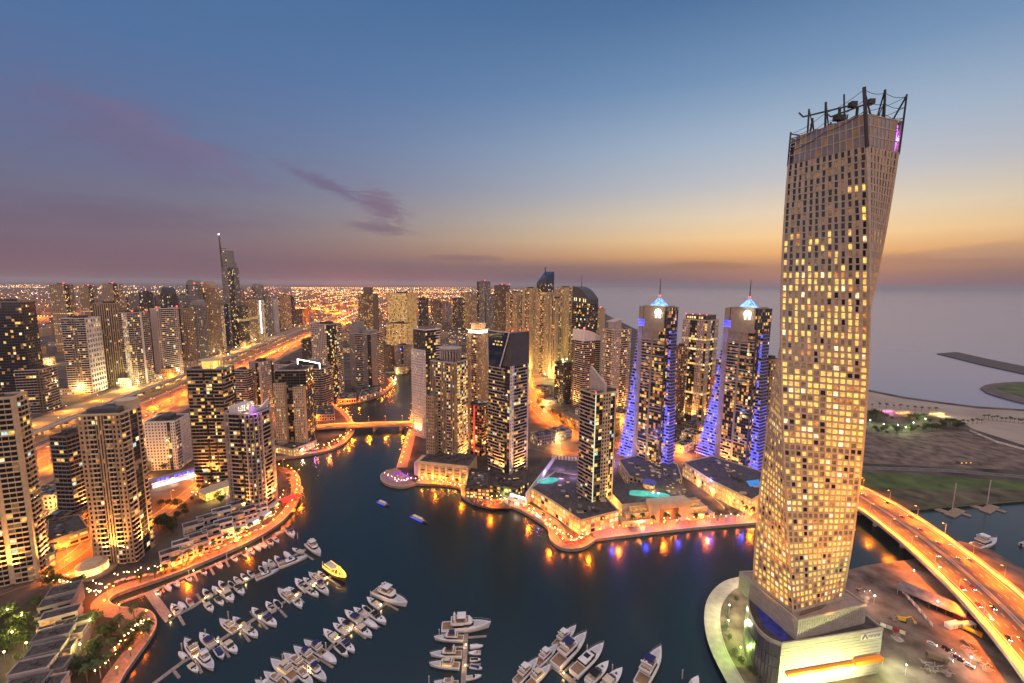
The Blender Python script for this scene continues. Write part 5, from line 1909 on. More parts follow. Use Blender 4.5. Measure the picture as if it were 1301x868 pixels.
def make_yacht(kind, canopy, lit=False):
    L, B = 18.0, 4.9
    root = thing('motor_yacht', 'x', 'yacht')
    hull(L, B, 1.5, .9, (.02, .24)).build('hull', [GEL, TEAK], root)
    a, g_ = house(L, B, .24, .74, 1.6, 3.3, .45)
    a.build('cabin', GEL, root)
    g_.build('cabin_window', W_WARM if lit else TINT, root)
    d = MB()
    d.hexa([(2.6, -1.3, 2.1), (7.2, -.5, 2.35), (7.2, .5, 2.35), (2.6, 1.3, 2.1)], [(2.6, -1.2, 2.3), (6.8, -.4, 2.45), (6.8, .4, 2.45), (2.6, 1.2, 2.3)])
    d.build('foredeck', mat('deck_pad', (.55, .53, .54), .6, var=.06) if 'deck_pad' not in bpy.data.materials else bpy.data.materials['deck_pad'], root)
    if kind == 'fly':
        f = MB()
        f.hexa([(-5.6, -1.85, 3.25), (1.4, -1.75, 3.25), (2.2, -.9, 3.25), (2.2, .9, 3.25), (1.4, 1.75, 3.25), (-5.6, 1.85, 3.25)], [(-5.6, -1.9, 4.0), (1.0, -1.8, 4.0), (1.7, -.9, 4.0), (1.7, .9, 4.0), (1.0, 1.8, 4.0), (-5.6, 1.9, 4.0)])
        f.build('flybridge', GEL, root)
        f = MB()
        f.box(-5.2, -1.55, 4.0, .6, 1.55, 4.06, 0)
        f.box(-4.6, -1.5, 4.06, -3.8, 1.5, 4.55, 1)
        f.box(-.6, -1.3, 4.06, .1, -.2, 4.6, 1)
        f.build('flybridge_seat', [TEAK, CREAM], root)
        f = MB()
        f.bar((-3.6, -1.8, 4.0), (-4.4, -1.7, 5.6), .3)
        f.bar((-3.6, 1.8, 4.0), (-4.4, 1.7, 5.6), .3)
        f.bar((-4.4, -1.8, 5.6), (-4.4, 1.8, 5.6), .5, .2)
        f.ball((-4.4, 0, 6.0), .4)
        f.build('radar_arch', GEL, root)
        if canopy:
            f = MB()
            f.hexa([(-3.4, -1.7, 5.75), (-.2, -1.7, 5.7), (-.2, 1.7, 5.7), (-3.4, 1.7, 5.75)], [(-3.2, -1.3, 6.0), (-.4, -1.3, 5.95), (-.4, 1.3, 5.95), (-3.2, 1.3, 6.0)])
            f.build('canopy', canopy, root)
    else:                                                    # express yacht with a hard roof
        f = MB()
        f.hexa([(-4.8, -1.7, 3.3), (.8, -1.6, 3.35), (.8, 1.6, 3.35), (-4.8, 1.7, 3.3)], [(-4.4, -1.4, 3.6), (.3, -1.3, 3.6), (.3, 1.3, 3.6), (-4.4, 1.4, 3.6)])
        f.build('hard_top', GEL, root)
        f = MB()
        f.box(-2.6, -1.0, 3.6, -.6, 1.0, 3.66)
        f.build('sunroof', canopy or TINT, root)
    r = MB()
    for sy in (-1, 1):
        pts = [(-L / 2 + L * x, sy * hb(x, B / 2) * .96, 1.5 + .9 * x * x + .75) for x in (.55, .7, .82, .92, .99)]
        r.tube(pts, .035, 4)
        for p in pts:
            r.bar(p, (p[0], p[1], p[2] - .75), .05)
    r.build('guard_rail', STEEL, root)
    return root, L


def make_cruiser(canopy, cover=False):
    L, B = 11.0, 3.5
    root = thing('cabin_cruiser', 'x', 'boat')
    hull(L, B, 1.15, .6, (.03, .48), 1).build('hull', [GEL, CREAM if not cover else BLACKC], root)
    a, _ = house(L, B, .48, .82, 1.2, 1.85, .5, glass=False, k=.34)
    a.build('cabin_top', GEL, root)
    w = MB()
    w.hexa([(-.1, -1.4, 1.3), (1.1, -.8, 1.7), (1.1, .8, 1.7), (-.1, 1.4, 1.3)], [(-.7, -1.3, 2.25), (.3, -.75, 2.35), (.3, .75, 2.35), (-.7, 1.3, 2.25)])
    w.build('windscreen', TINT, root)
    s_ = MB()
    s_.box(-5.0, -1.1, 1.25, -4.3, 1.1, 1.75)
    s_.box(-1.6, -1.1, 1.25, -.9, -.2, 1.9)
    s_.box(-3.8, .5, 1.25, -2.0, 1.2, 1.7)
    s_.build('seat', CREAM, root)
    h = MB()
    h.tube([(1.6, 0, 1.83), (2.2, 0, 1.86)], .32, 8)
    h.build('deck_hatch', TINT, root)
    if canopy:
        c = MB()
        c.hexa([(-3.6, -1.5, 2.45), (-.8, -1.45, 2.6), (-.8, 1.45, 2.6), (-3.6, 1.5, 2.45)], [(-3.3, -1.1, 2.75), (-1.1, -1.1, 2.85), (-1.1, 1.1, 2.85), (-3.3, 1.1, 2.75)])
        for x in (-3.5, -1.0):
            for y in (-1.45, 1.45):
                c.bar((x, y, 1.3), (x, y, 2.5), .08, m=1)
        c.build('canopy', [canopy, STEEL], root)
    return root, L


def make_small(cover):
    L, B = 7.0, 2.5
    root = thing('small_boat', 'x', 'boat')
    hull(L, B, .75, .4, (.05, .6), 1).build('hull', [GEL, TIMBER], root)
    if cover:
        c = MB()
        c.hexa([(-3.1, -1.0, .9), (1.3, -.95, 1.0), (1.9, 0, 1.02), (1.3, .95, 1.0), (-3.1, 1.0, .9)], [(-2.8, -.5, 1.15), (.4, -.5, 1.6), (.7, 0, 1.6), (.4, .5, 1.6), (-2.8, .5, 1.15)])
        c.build('cover', cover, root)
    else:
        c = MB()
        c.box(-.9, -.5, .85, .1, .5, 1.5)
        c.build('console', GEL, root)
        c = MB()
        c.box(-2.6, -.8, .85, -1.9, .8, 1.2)
        c.build('seat', CREAM, root)
    e = MB()
    e.box(-3.95, -.3, .3, -3.45, .3, 1.4, 0)
    e.box(-3.85, -.1, -.4, -3.6, .1, .3, 0)
    e.build('outboard_motor', BLACKC, root)
    return root, L


PROTO = {'Yn': make_yacht('fly', NAVY), 'Yw': make_yacht('fly', GEL), 'Yk': make_yacht('fly', BLACKC), 'Yo': make_yacht('fly', None), 'Yl': make_yacht('fly', CREAM, True), 'E': make_yacht('express', None), 'En': make_yacht('express', NAVY),
         'Ck': make_cruiser(BLACKC), 'Cn': make_cruiser(NAVY), 'Co': make_cruiser(None), 'Cb': make_cruiser(None, True), 'Cr': make_cruiser(REDC), 'Cc': make_cruiser(CREAM),
         'So': make_small(None), 'Sk': make_small(BLACKC), 'Sr': make_small(REDC), 'Sw': make_small(GEL), 'Sn': make_small(NAVY)}
DESC = {'Yn': 'white flybridge yacht with navy canopy', 'Yw': 'white flybridge yacht with white hardtop', 'Yk': 'white flybridge yacht with black canopy', 'Yo': 'white open-flybridge yacht',
        'Yl': 'white flybridge yacht with warmly lit cabin', 'E': 'sleek white express yacht', 'En': 'sleek white yacht with navy sunroof', 'Ck': 'white cruiser with black canopy', 'Cn': 'white cruiser with navy canopy',
        'Co': 'white open cruiser', 'Cb': 'white cruiser with black cockpit', 'Cr': 'white cruiser with red canopy', 'Cc': 'white cruiser with cream canopy', 'So': 'small white open boat', 'Sk': 'small boat under black cover',
        'Sr': 'small boat under red cover', 'Sw': 'small white-covered boat', 'Sn': 'small boat under navy cover'}
USED = set()


def boat(kind, stern, bow, where, long=None):
    P, Q = at(*stern, .3), at(*bow, .6)
    d = Q - P
    L = d.length
    root, L0 = PROTO[kind]
    sc = L / L0
    sc = max(.72, min(1.7, sc))
    c = (P + Q) / 2
    loc, rz = (c.x, c.y, 0), math.atan2(d.y, d.x)
    lab = DESC[kind] + ', ' + where
    if kind not in USED:
        USED.add(kind)
        root.location, root.rotation_euler, root.scale = loc, (0, 0, rz), (sc, sc, sc)
        root['label'] = lab
        r = root
    else:
        r = dup(root, loc, rz, lab, None, sc)
    r['group'] = 'boats moored in the marina'
    return r


def fleet(items, where):
    """items: (kind, stern, bow), in order along one side of a pontoon"""
    n = {}
    for it in items:
        n[it[0]] = n.get(it[0], 0) + 1
    c = {}
    for it in items:
        k = it[0]
        i = c.get(k, 0)
        c[k] = i + 1
        boat(k, it[1], it[2], (ordinal(i) + ' such ' if n[k] > 1 else '') + where)


def side(pts, dx, dy, kinds):
    return [(k, p, (p[0] + dx, p[1] + dy)) for p, k in zip(pts, kinds)]


fleet(side([(198, 751), (211, 745), (222, 740), (237, 733), (256, 725), (276, 716.5), (295, 708), (308, 702), (317, 699), (325, 694.5), (332, 691), (341, 687.5), (348, 684)], 6.5, 6,
           ['Co', 'Sw', 'So', 'Co', 'Ck', 'So', 'Co', 'Ck', 'Co', 'Sw', 'So', 'Ck', 'Co']), 'from shore along the promenade pontoon')
fleet([('Cn', (365, 673), (374, 684)), ('So', (350, 679), (360, 675))], 'at the promenade pontoon tip')
fleet([('Cb', (226, 781), (218, 769)), ('Sw', (234, 775), (227, 766)), ('Cr', (244, 770), (237, 761)), ('Ck', (267, 760), (258, 750)), ('So', (277, 754), (270, 746)), ('Ck', (288, 750), (278, 740)), ('Sk', (296, 746), (290, 739)),
       ('Co', (305, 742), (297, 734)), ('Cn', (314, 738), (306, 730)), ('Ck', (322, 733), (314, 726)), ('Sk', (335, 727), (329, 720)), ('So', (341, 723), (334, 715)), ('Co', (348, 720), (341, 712)), ('Cn', (358, 718), (349, 708)), ('Sw', (368, 710), (361, 702))],
      'from shore, promenade side, red-canopy pontoon')
fleet([('Co', (262, 768), (271, 778)), ('Ck', (275, 761), (284, 770)), ('Cc', (285, 753), (297, 766)), ('Ck', (300, 746), (310, 757)), ('E', (325, 737), (355, 724)), ('En', (354, 721.5), (391, 708))], 'from shore, open-water side, red-canopy pontoon')
fleet([('Co', (385, 703), (371, 698)), ('Yw', (391, 692), (408, 707))], 'at the red-canopy pontoon tip')
fleet([('Yk', (251, 836), (235, 814)), ('Cn', (271, 823), (254, 807)), ('Yo', (299, 804), (279, 789)), ('Ck', (310, 798), (296, 786)), ('Ck', (333, 786), (320, 774)), ('Cb', (348, 778), (338, 766)), ('Sk', (356, 773), (348, 763)),
       ('Yw', (371, 765), (353, 750)), ('Ck', (380, 759), (366, 748)), ('Cb', (391, 752), (375, 738)), ('Co', (400, 745), (385, 736)), ('Yo', (408, 741), (392, 729)), ('Cb', (413, 737), (404, 727))],
      'from shore, inner side, dhow pontoon')
fleet([('Sw', (236, 837), (227, 829)), ('So', (276, 816), (277, 809))], 'tucked inside the dhow pontoon')
fleet([('Co', (241, 845), (252, 855)), ('Yw', (253, 832), (272, 853)), ('Sn', (275, 825), (284, 838)), ('Cc', (286, 818), (302, 831)), ('Co', (312, 799), (328, 811)), ('Cn', (334, 785), (352, 797)), ('Co', (373, 761), (384, 774)),
       ('Cb', (391, 750), (405, 759)), ('Yn', (401, 742), (418, 757))], 'from shore, outer side, dhow pontoon')
fleet([('Yw', (346, 878), (324, 866)), ('Yo', (360, 872), (335, 856)), ('Yl', (375, 864), (344, 841)), ('Yo', (387, 852), (360, 833)), ('Yn', (399, 843), (373, 824)), ('Yn', (412, 834), (386, 816)), ('Cc', (430, 818), (411, 802)),
       ('Co', (441, 806), (423, 794)), ('Ck', (447, 799), (429, 787)), ('Cn', (458, 792), (438, 778)), ('Co', (467, 785), (449, 774)), ('Sk', (470, 779), (460, 770)), ('Co', (483, 773), (466, 761))],
      'from picture edge, inner side, longest pontoon')
fleet([('Yo', (377, 853), (398, 872)), ('Yn', (391, 846), (415, 867)), ('Sw', (411, 832), (428, 844)), ('Sk', (427, 821), (442, 835)), ('Cn', (434, 816), (451, 830)), ('Cc', (454, 797), (473, 811)), ('Sw', (464, 790), (480, 799)), ('Ck', (471, 780), (491, 794))],
      'from picture edge, outer side, longest pontoon')
fleet([('Yw', (476, 753), (518, 771))], 'across the longest pontoon tip')
fleet([('Yo', (582, 870), (551, 868)), ('Yl', (584, 848), (545, 845)), ('Yk', (587, 833), (546, 833)), ('Yn', (589, 813), (551, 812))], 'dhow-facing side of the straight pontoon')
fleet([('Co', (592, 863), (612, 859)), ('Sn', (597, 847), (613, 850)), ('Sk', (597, 839), (611, 838)), ('So', (611, 830), (595, 830)), ('Sw', (597, 823), (614, 821))], 'short-finger side of the straight pontoon')
fleet([('Yw', (560, 801), (625, 796))], 'across the straight pontoon head')
fleet([('Yw', (655, 870), (684, 839)), ('Yw', (682, 847), (709, 821)), ('Yw', (705, 824), (732, 798)), ('Yl', (671, 874), (700, 847)), ('Yn', (704, 850), (746, 808)), ('E', (729, 859), (767, 822)), ('Ck', (747, 870), (773, 844)), ('Cc', (764, 880), (791, 852))],
      'in the fan of yachts by the edge')
fleet([('Yn', (812, 876), (840, 826))], 'alone between yacht fan and twisted tower')
fleet([('So', (876, 880), (887, 861))], 'cut off at picture edge near twisted tower')
fleet([('Yw', (1234, 698), (1269, 687)), ('So', (1296, 694), (1310, 690))], 'at the quay past the road bridge')
for k in PROTO:
    if k not in USED:
        for c in list(PROTO[k][0].children):
            bpy.data.objects.remove(c)
        bpy.data.objects.remove(PROTO[k][0])
# two tour boats under way with blue lights
for (s_, b_, lab) in (((480, 638), (495, 644), 'small tour boat with blue side lights nearer the round cafe terrace'), ((522, 656), (544, 666), 'longer tour boat with blue side lights out in mid channel')):
    P, Q = at(*s_), at(*b_)
    d = Q - P
    t = thing('tour_boat', lab, 'boat', (*((P + Q) / 2)[:2], 0), math.atan2(d.y, d.x))
    L = d.length
    hull(L, 4, 1.0, .5).build('hull', [DARK, TEAK], t)
    a, g_ = house(L, 4, .15, .75, 1.0, 2.6, .15)
    a.build('cabin', WHITE, t)
    g_.build('cabin_window', W_DIM, t)
    for y in (-1, 1):
        b = MB()
        b.box(-L * .46, y * 2.02 - .08, .55, L * .25, y * 2.02 + .08, .85)
        b.build('blue_light_strip', glow('blue_strip', (.03, .08, 1), 2.2), t)
# the dhow covered in orange lights
P, Q = at(415, 722, 0), at(440, 741, 0)
d = Q - P
t = thing('dhow', 'wooden dhow outlined in orange lights at the pontoon end', 'boat', (*((P + Q) / 2)[:2], 0), math.atan2(d.y, d.x))
L = d.length
OB = glow('orange_bulb', (1, .42, .05), 5)
hull(L, 6.5, 2.2, 2.2, (.02, .3)).build('hull', [mat('varnished_wood', (.26, .12, .04), .4, var=.2, scale=1.5), TEAK], t)
b = MB()
b.box(-L * .44, -2.6, 5.2, -L * .05, 2.6, 5.45)
for x in (-.43, -.24, -.06):
    for y in (-2.5, 2.5):
        b.bar((L * x, y, 2.3), (L * x, y, 5.2), .2)
b.build('sun_deck_roof', CREAM, t)
b = MB()
for s_ in (-1, 1):
    for zz in (2.6, 3.6):
        b.tube([(-L / 2 + L * x, s_ * hb(x, 3.3), zz + 2 * x * x) for x in (0, .15, .3, .45, .6, .75, .88, .98)], .16, 5)
    b.tube([(-L * .44, s_ * 2.65, 5.4), (-L * .05, s_ * 2.65, 5.4), (L * .12, s_ * 1.5, 7.5), (L * .46, 0, 5)], .14, 5)
for x in (.05, .2, .32):
    b.tube([(L * x, -3 + 4 * x, 3.8), (L * x, 0, 7.2), (L * x, 3 - 4 * x, 3.8)], .14, 5)
b.tube([(L * .1, 0, 2.5), (L * .1, 0, 9)], .16, 5)
b.build('light_string', OB, t)
light('POINT', (L * .1, 0, 6.5), (1, .42, .06), 2500, t, .5)
light('POINT', (-L * .3, 0, 4.6), (1, .42, .06), 1500, t, .5)


# ------------------------------------------------------------------ pontoons
def pontoon(label, line, w, fingers):
    t = thing('pontoon', label, 'pontoon', (0, 0, 0))
    m_ = MB()
    ribbon(m_, [tuple(at(*p, .5)[:2]) for p in line], -w / 2, w / 2, .55, thick=.7)
    m_.build('walkway', TIMBER, t)
    for p, q in fingers:
        f = MB()
        ribbon(f, [tuple(at(*p, .5)[:2]), tuple(at(*q, .5)[:2])], -.7, .7, .50, thick=.6)
        f.build('finger', TIMBER, t)
    return t


pontoon('pontoon nearest the promenade, strung with small boats on one side', [(152, 766), (190, 752), (215, 742), (290, 710), (335, 689), (362, 674)], 2.6, [((246, 728), (251, 738)), ((266, 720), (272, 730)), ((286, 711), (291, 720)), ((313, 700), (319, 708)), ((337, 688), (343, 696))])
pontoon('broad short pontoon linking the promenade pontoon to the next one', [(190, 753), (216, 788)], 5, [((198, 756), (192, 760)), ((205, 768), (198, 771))])
pontoon('pontoon with the red-canopied cruiser, second from the promenade', [(213, 787), (245, 771), (262, 759), (310, 739), (340, 724), (388, 698)], 2.6,
        [((226, 780), (234, 794)), ((258, 763), (267, 776)), ((280, 754), (290, 765)), ((255, 762), (250, 754)), ((300, 743), (311, 754)), ((381, 700), (398, 711)), ((345, 722), (339, 716))])
pontoon('pontoon that ends at the orange-lit dhow', [(192, 871), (232, 841), (265, 823), (300, 800), (345, 774), (420, 732)], 2.4,
        [((220, 851), (228, 861)), ((247, 834), (256, 855)), ((246, 833), (240, 822)), ((280, 815), (291, 835)), ((305, 799), (317, 815)), ((327, 786), (340, 799)), ((325, 785), (318, 776)), ((352, 771), (364, 784)), ((378, 757), (386, 766)), ((415, 733), (432, 745))])
pontoon('longest pontoon, lined with big yachts and ending at the largest corner yacht', [(352, 880), (385, 855), (400, 843), (430, 812), (447, 800), (492, 765)], 2.4,
        [((406, 837), (423, 848)), ((428, 816), (442, 834)), ((426, 815), (411, 805)), ((450, 799), (465, 811)), ((466, 787), (482, 797)), ((488, 765), (506, 775))])
pontoon('straight middle pontoon running up from the picture edge', [(588, 885), (592, 805)], 2.8, [((592, 845), (611, 844)), ((592, 810), (618, 808)), ((590, 822), (570, 822))])
pontoon('pontoon under the fan of yachts at the picture edge', [(690, 836), (715, 856), (760, 895)], 3.0, [((714, 856), (730, 841)), ((726, 866), (742, 852)), ((702, 846), (690, 858))])
# mooring piles and pedestal lamps
pile = thing('mooring_pile', 'x', 'post')
b = MB()
b.tube([(0, 0, -1), (0, 0, 5.2)], .32, 8)
b.tube([(0, 0, 5.2), (0, 0, 5.7)], [.34, .02], 8, 1)
b.build('post', [mat('weathered_pile', (.5, .43, .38), .8, var=.2), GEL], pile)
piles = [(240, 730), (288, 708), (334, 687), (231, 824), (261, 806), (290, 783), (318, 799), (378, 682), (410, 719), (359, 838), (414, 823), (545, 866), (558, 806), (471, 757), (332, 868), (867, 858), (778, 851), (746, 826), (561, 846)]
for i, p in enumerate(piles):
    c = at(*p, 2)
    lab = f'{ordinal(i)} pale mooring pile beside the pontoons, counted out from the promenade'
    if i == 0:
        pile.location = (c.x, c.y, 0)
        pile['label'] = lab
        o = pile
    else:
        o = dup(pile, (c.x, c.y, 0), 0, lab)
    o['group'] = 'mooring piles'
ped = thing('pedestal_lamp', 'x', 'lamp')
b = MB()
b.box(-.18, -.18, 0, .18, .18, 1.1)
b.build('post', WHITE, ped)
b = MB()
b.ball((0, 0, 1.35), .32)
b.build('lamp_globe', L_WRM, ped)
light('POINT', (0, 0, 2.0), (1, .6, .2), 520, ped, .3)
nodes = [(248, 837), (277, 818), (305, 799), (330, 787), (377, 759), (398, 746), (416, 736), (391, 856), (429, 814), (446, 802), (484, 771), (592, 822), (591, 848), (261, 762), (279, 754), (312, 738), (216, 785), (199, 757), (313, 699), (246, 727), (716, 858)]
for i, p in enumerate(nodes):
    c = at(*p, .5)
    lab = f'{ordinal(i)} small glowing pedestal lamp on the pontoons, counted from the dhow pontoon root'
    if i == 0:
        ped.location = (c.x, c.y, .55)
        ped['label'] = lab
        o = ped
    else:
        o = dup(ped, (c.x, c.y, .55), 0, lab)
    o['group'] = 'pedestal lamps on the pontoons'
# floating jetties with tall poles in the far basin
for i, (p, q, top_) in enumerate((((1213, 652), (1216, 648), 615), ((1257, 647), (1260, 643), 611))):
    c = at(*p)
    t = thing('floating_jetty', ('nearer', 'farther')[i] + ' floating jetty with a tall pale pole, in the basin past the road bridge', 'jetty', (c.x, c.y, 0), .5)
    b = MB()
    b.box(-13, -4, -.3, 13, 4, .8)
    b.box(-10, 4, -.3, -2, 12, .7)
    b.box(2, -10, -.3, 7, -4, .7)
    b.build('deck', PAVE, t)
    b = MB()
    b.tube([(0, 2, .8), (0, 2, zat(c, top_))], .45, 6)
    b.build('pole', PINK, t)

# ------------------------------------------------------------------ bridges
BRC = smooth([(250, 600), (288, 545), (318, 490), (335, 440), (341, 400), (340, 360), (333, 318), (320, 268), (302, 222), (280, 178), (255, 130), (225, 75)], 5)
BZ = [3.0 + 7.5 * min(1, max(0, (560 - p[1]) / 150)) for p in BRC]
br = thing('road_bridge', 'wide curving road bridge glowing orange past the twisted tower', 'bridge', (0, 0, 0))
b = MB()
ribbon(b, BRC, -22, 22, BZ, 0, thick=1.6)
b.build('deck', CONC, br)
b = MB()
up1 = [z + .05 for z in BZ]
ribbon(b, BRC, -16.5, -1, up1)
ribbon(b, BRC, 1, 16.5, up1)
b.build('carriageway', ASPHW, br)
b = MB()
for o_ in (-16, -1.4, 1.4, 16):
    ribbon(b, BRC, o_ - .12, o_ + .12, [z + .09 for z in BZ])
for o_ in (-12.4, -8.8, -5.1, 5.1, 8.8, 12.4):
    for x, y, a in walk(BRC, 11, o_):
        i = min(range(len(BRC)), key=lambda j: (BRC[j][0] - x) ** 2 + (BRC[j][1] - y) ** 2)
        c, s = math.cos(a), math.sin(a)
        z = BZ[i] + .09
        b.poly([(x - 2 * c + .1 * s, y - 2 * s - .1 * c, z), (x + 2 * c + .1 * s, y + 2 * s - .1 * c, z), (x + 2 * c - .1 * s, y + 2 * s + .1 * c, z), (x - 2 * c - .1 * s, y - 2 * s + .1 * c, z)])
b.build('lane_marking', PAINT, br)
for o_, nm in ((-21.8, 'parapet'), (21.8, 'parapet'), (-17, 'barrier'), (17, 'barrier'), (0, 'barrier')):
    b = MB()
    ribbon(b, BRC, o_ - .25, o_ + .25, [z + 1.0 for z in BZ], thick=1.0)
    b.build(nm, CONC, br)
for x, y, a in walk(BRC, 34):
    if y < 430:
        b = MB()
        c, s = math.cos(a), math.sin(a)
        for o_ in (-13, 0, 13):
            b.prism([(x - s * o_ + 1.6 * math.cos(t), y + c * o_ + 1.6 * math.sin(t)) for t in [k * math.pi / 4 for k in range(8)]], -1, 8.95)
        b.bar((x - s * -19, y + c * -19, 8.3), (x - s * 19, y + c * 19, 8.3), 2.2, 1.2)
        b.build('pier', CONC, br)
P, Q = at(424, 541, 8), at(529, 537.5, 8)
cb = thing('canal_bridge', 'low concrete road bridge across the channel, orange lit', 'bridge', (0, 0, 0))
CBL = [(P.x - 60, P.y - 8), (P.x, P.y), (Q.x, Q.y), (Q.x + 60, Q.y + 4)]
b = MB()
ribbon(b, CBL, -9, 9, [4, 8, 8, 4], thick=1.5)
b.build('deck', CONC, cb)
b = MB()
ribbon(b, CBL, -7, 7, [4.05, 8.05, 8.05, 4.05])
b.build('carriageway', ASPHW, cb)
for o_ in (-8.8, 8.8):
    b = MB()
    ribbon(b, CBL, o_ - .25, o_ + .25, [5, 9, 9, 5], thick=1.0)
    b.build('parapet', CONC, cb)
for f_ in (.18, .5, .82):
    p = P.lerp(Q, f_)
    b = MB()
    b.box(p.x - 1.4, p.y - 8, -1, p.x + 1.4, p.y + 8, 6.5)
    b.build('pier', CONC, cb)

# ------------------------------------------------------------------ lamps
def inframe(x, y, z=3, m=40):
    u, v, zc = pix((x, y, z))
    return zc > 0 and -m < u < PW + m and 300 < v < PH + m


def lamp_proto(h, heads, mat_, power, col, arm=2.2, spot=165):
    t = thing('street_lamp', 'x', 'lamp')
    b = MB()
    b.tube([(0, 0, 0), (0, 0, h)], [.16, .09], 6)
    for s in heads:
        b.tube([(0, 0, h - .1), (0, s * arm * .6, h + .35), (0, s * arm, h + .4)], .07, 5)
    b.build('post', STEEL, t)
    for s in heads:
        b = MB()
        b.hexa([(-.3, s * arm - .55, h + .25), (.3, s * arm - .55, h + .25), (.3, s * arm + .55, h + .25), (-.3, s * arm + .55, h + .25)], [(-.2, s * arm - .4, h + .55), (.2, s * arm - .4, h + .55), (.2, s * arm + .4, h + .55), (-.2, s * arm + .4, h + .55)], 0)
        b.box(-.28, s * arm - .5, h + .1, .28, s * arm + .5, h + .26, 1)
        b.build('lamp_head', [STEEL, mat_], t)
    light('SPOT', (0, 0 if len(heads) > 1 else heads[0] * arm, h - .3), col, power, t, .5, spot, .5)
    return t


def globe_proto(mat_, power, col):
    t = thing('promenade_lamp', 'x', 'lamp')
    b = MB()
    b.tube([(0, 0, 0), (0, 0, 4.2)], [.12, .07], 6)
    b.build('post', DSTEEL, t)
    b = MB()
    b.ball((0, 0, 4.55), .42)
    b.build('lamp_globe', mat_, t)
    if power:
        light('POINT', (0, 0, 5.6), col, power, t, .3)
    return t


LCNT = [0]


def lamps(proto, line, step, off, what, group, zf=Z0, flip=0.0, ymax=1e9, cap=60):
    first = not proto.get('placed')
    n = 0
    for x, y, a in walk(line, step, off):
        if not inframe(x, y) or y > ymax or n >= cap:
            continue
        z = zf(x, y) if callable(zf) else zf
        lab = f'{ordinal(n)} {what}'
        if first:
            proto.location, proto.rotation_euler = (x, y, z), (0, 0, a + flip)
            proto['label'], proto['group'] = lab, group
            proto['placed'] = 1
            first = False
        else:
            o = dup(proto, (x, y, z), a + flip, lab, group)
        n += 1


def bz(x, y):
    i = min(range(len(BRC)), key=lambda j: (BRC[j][0] - x) ** 2 + (BRC[j][1] - y) ** 2)
    return BZ[i]


LP_H = lamp_proto(14, (-1, 1), L_SOD, 230000, SOD, 2.6)
LP_S = lamp_proto(10, (1,), L_SOD, 80000, SOD)
LP_W = lamp_proto(10, (1,), L_WRM, 60000, (1, .38, .05))
LP_B = lamp_proto(11, (1,), L_SOD, 95000, SOD, 2.4, 135)
LP_Q = lamp_proto(9.5, (1,), L_SOD, 36000, (1, .145, .004), 1.6)
LG_O = globe_proto(L_SOD, 1900, (1, .145, .004))
LG_W = globe_proto(L_WRM, 1600, (1, .20, .012))
lamps(LP_H, HWY, 48, 0, 'tall twin-arm lamp along the highway median, counted from the picture edge', 'highway median lamps', ymax=2600, cap=50)
lamps(LP_S, HWY, 55, -30, 'lamp along the marina-side service road of the highway, from the picture edge', 'service road lamps', flip=math.pi, ymax=1500)
lamps(LP_W, HWY, 46, 75, 'warm lamp along the tower-side frontage street beyond the highway, from picture edge', 'frontage street lamps', ymax=1700)
lamps(LP_W, HWY, 70, 112, 'warm lamp among the tower forecourts beyond the highway, from picture edge', 'forecourt lamps', ymax=1500)
lamps(LP_S, MARSA, 34, 12.5, 'lamp on the seaward kerb of the curved orange road, from its far end', 'curved road lamps', flip=math.pi)
lamps(LP_S, MARSA, 40, -12.5, 'lamp on the channel-side kerb of the curved orange road, from its far end', 'curved road lamps')
lamps(LP_S, MARSB, 34, 9.5, 'lamp along the short straight orange road behind the blue-topped tower', 'short orange road lamps', flip=math.pi)
lamps(LP_S, LOCAL, 36, 7.2, 'lamp along the local street behind the west bank towers, from the parking court', 'west bank street lamps', flip=math.pi)
lamps(LP_S, CURVE, 34, 6.5, 'lamp along the curved street below the edge tower, from picture edge', 'curved street lamps', flip=math.pi)
lamps(LP_B, BRC, 27, 20, 'lamp on the waterside parapet of the road bridge, from its far end', 'road bridge lamps', zf=bz, flip=math.pi)
lamps(LP_B, BRC, 27, -20, 'lamp on the tower-side parapet of the road bridge, from its far end', 'road bridge lamps', zf=bz)
lamps(LP_S, CBL, 24, 8, 'lamp on the channel bridge parapet, from the west bank', 'channel bridge lamps', zf=8, flip=math.pi)
for ln_, nm in ((LB[30:78], 'west promenade'), (LB[-34:-4], 'channel head quay'), (RB1, 'island channel quay'), ([RB2[-1]] + RB3, 'island promenade'), ([RB3[-1]] + RB4[:5], 'mall quay')):
    lamps(LP_Q, ln_, 42, 1.6, 'tall orange lamp standing at the water edge of the ' + nm, 'tall quay lamps', flip=math.pi)
lamps(LG_O, LB[6:78], 12, 3.2, 'orange globe lamp along the west promenade edge, from the garden spit', 'west promenade lamps', cap=70)
lamps(LG_O, LB[-34:-4], 16, 3, 'orange globe lamp on the quay at the channel head, west bank', 'channel quay lamps')
lamps(LG_O, RB1, 16, 4, 'orange globe lamp along the island quay beside the white grid tower', 'island channel quay lamps')
lamps(LG_W, [RB2[-1]] + RB3, 11, 5, 'globe lamp along the island promenade, counted from the round cafe terrace', 'island promenade lamps')
lamps(LG_O, [RB3[-1]] + RB4[:5], 12, 6, 'orange globe lamp along the quay before the mall, from the round plaza', 'mall quay lamps')

LP_V = lamp_proto(9.5, (1,), L_BLUE, 6000, (.05, .07, 1), 1.6)  # blue lamps added to strengthen the blue reflection on the water
lamps(LP_V, [RB3[-1]] + RB4[:4], 31, 2.6, 'added blue lamp at the water edge before the mall, from the round plaza', 'added blue quay lamps', flip=math.pi)

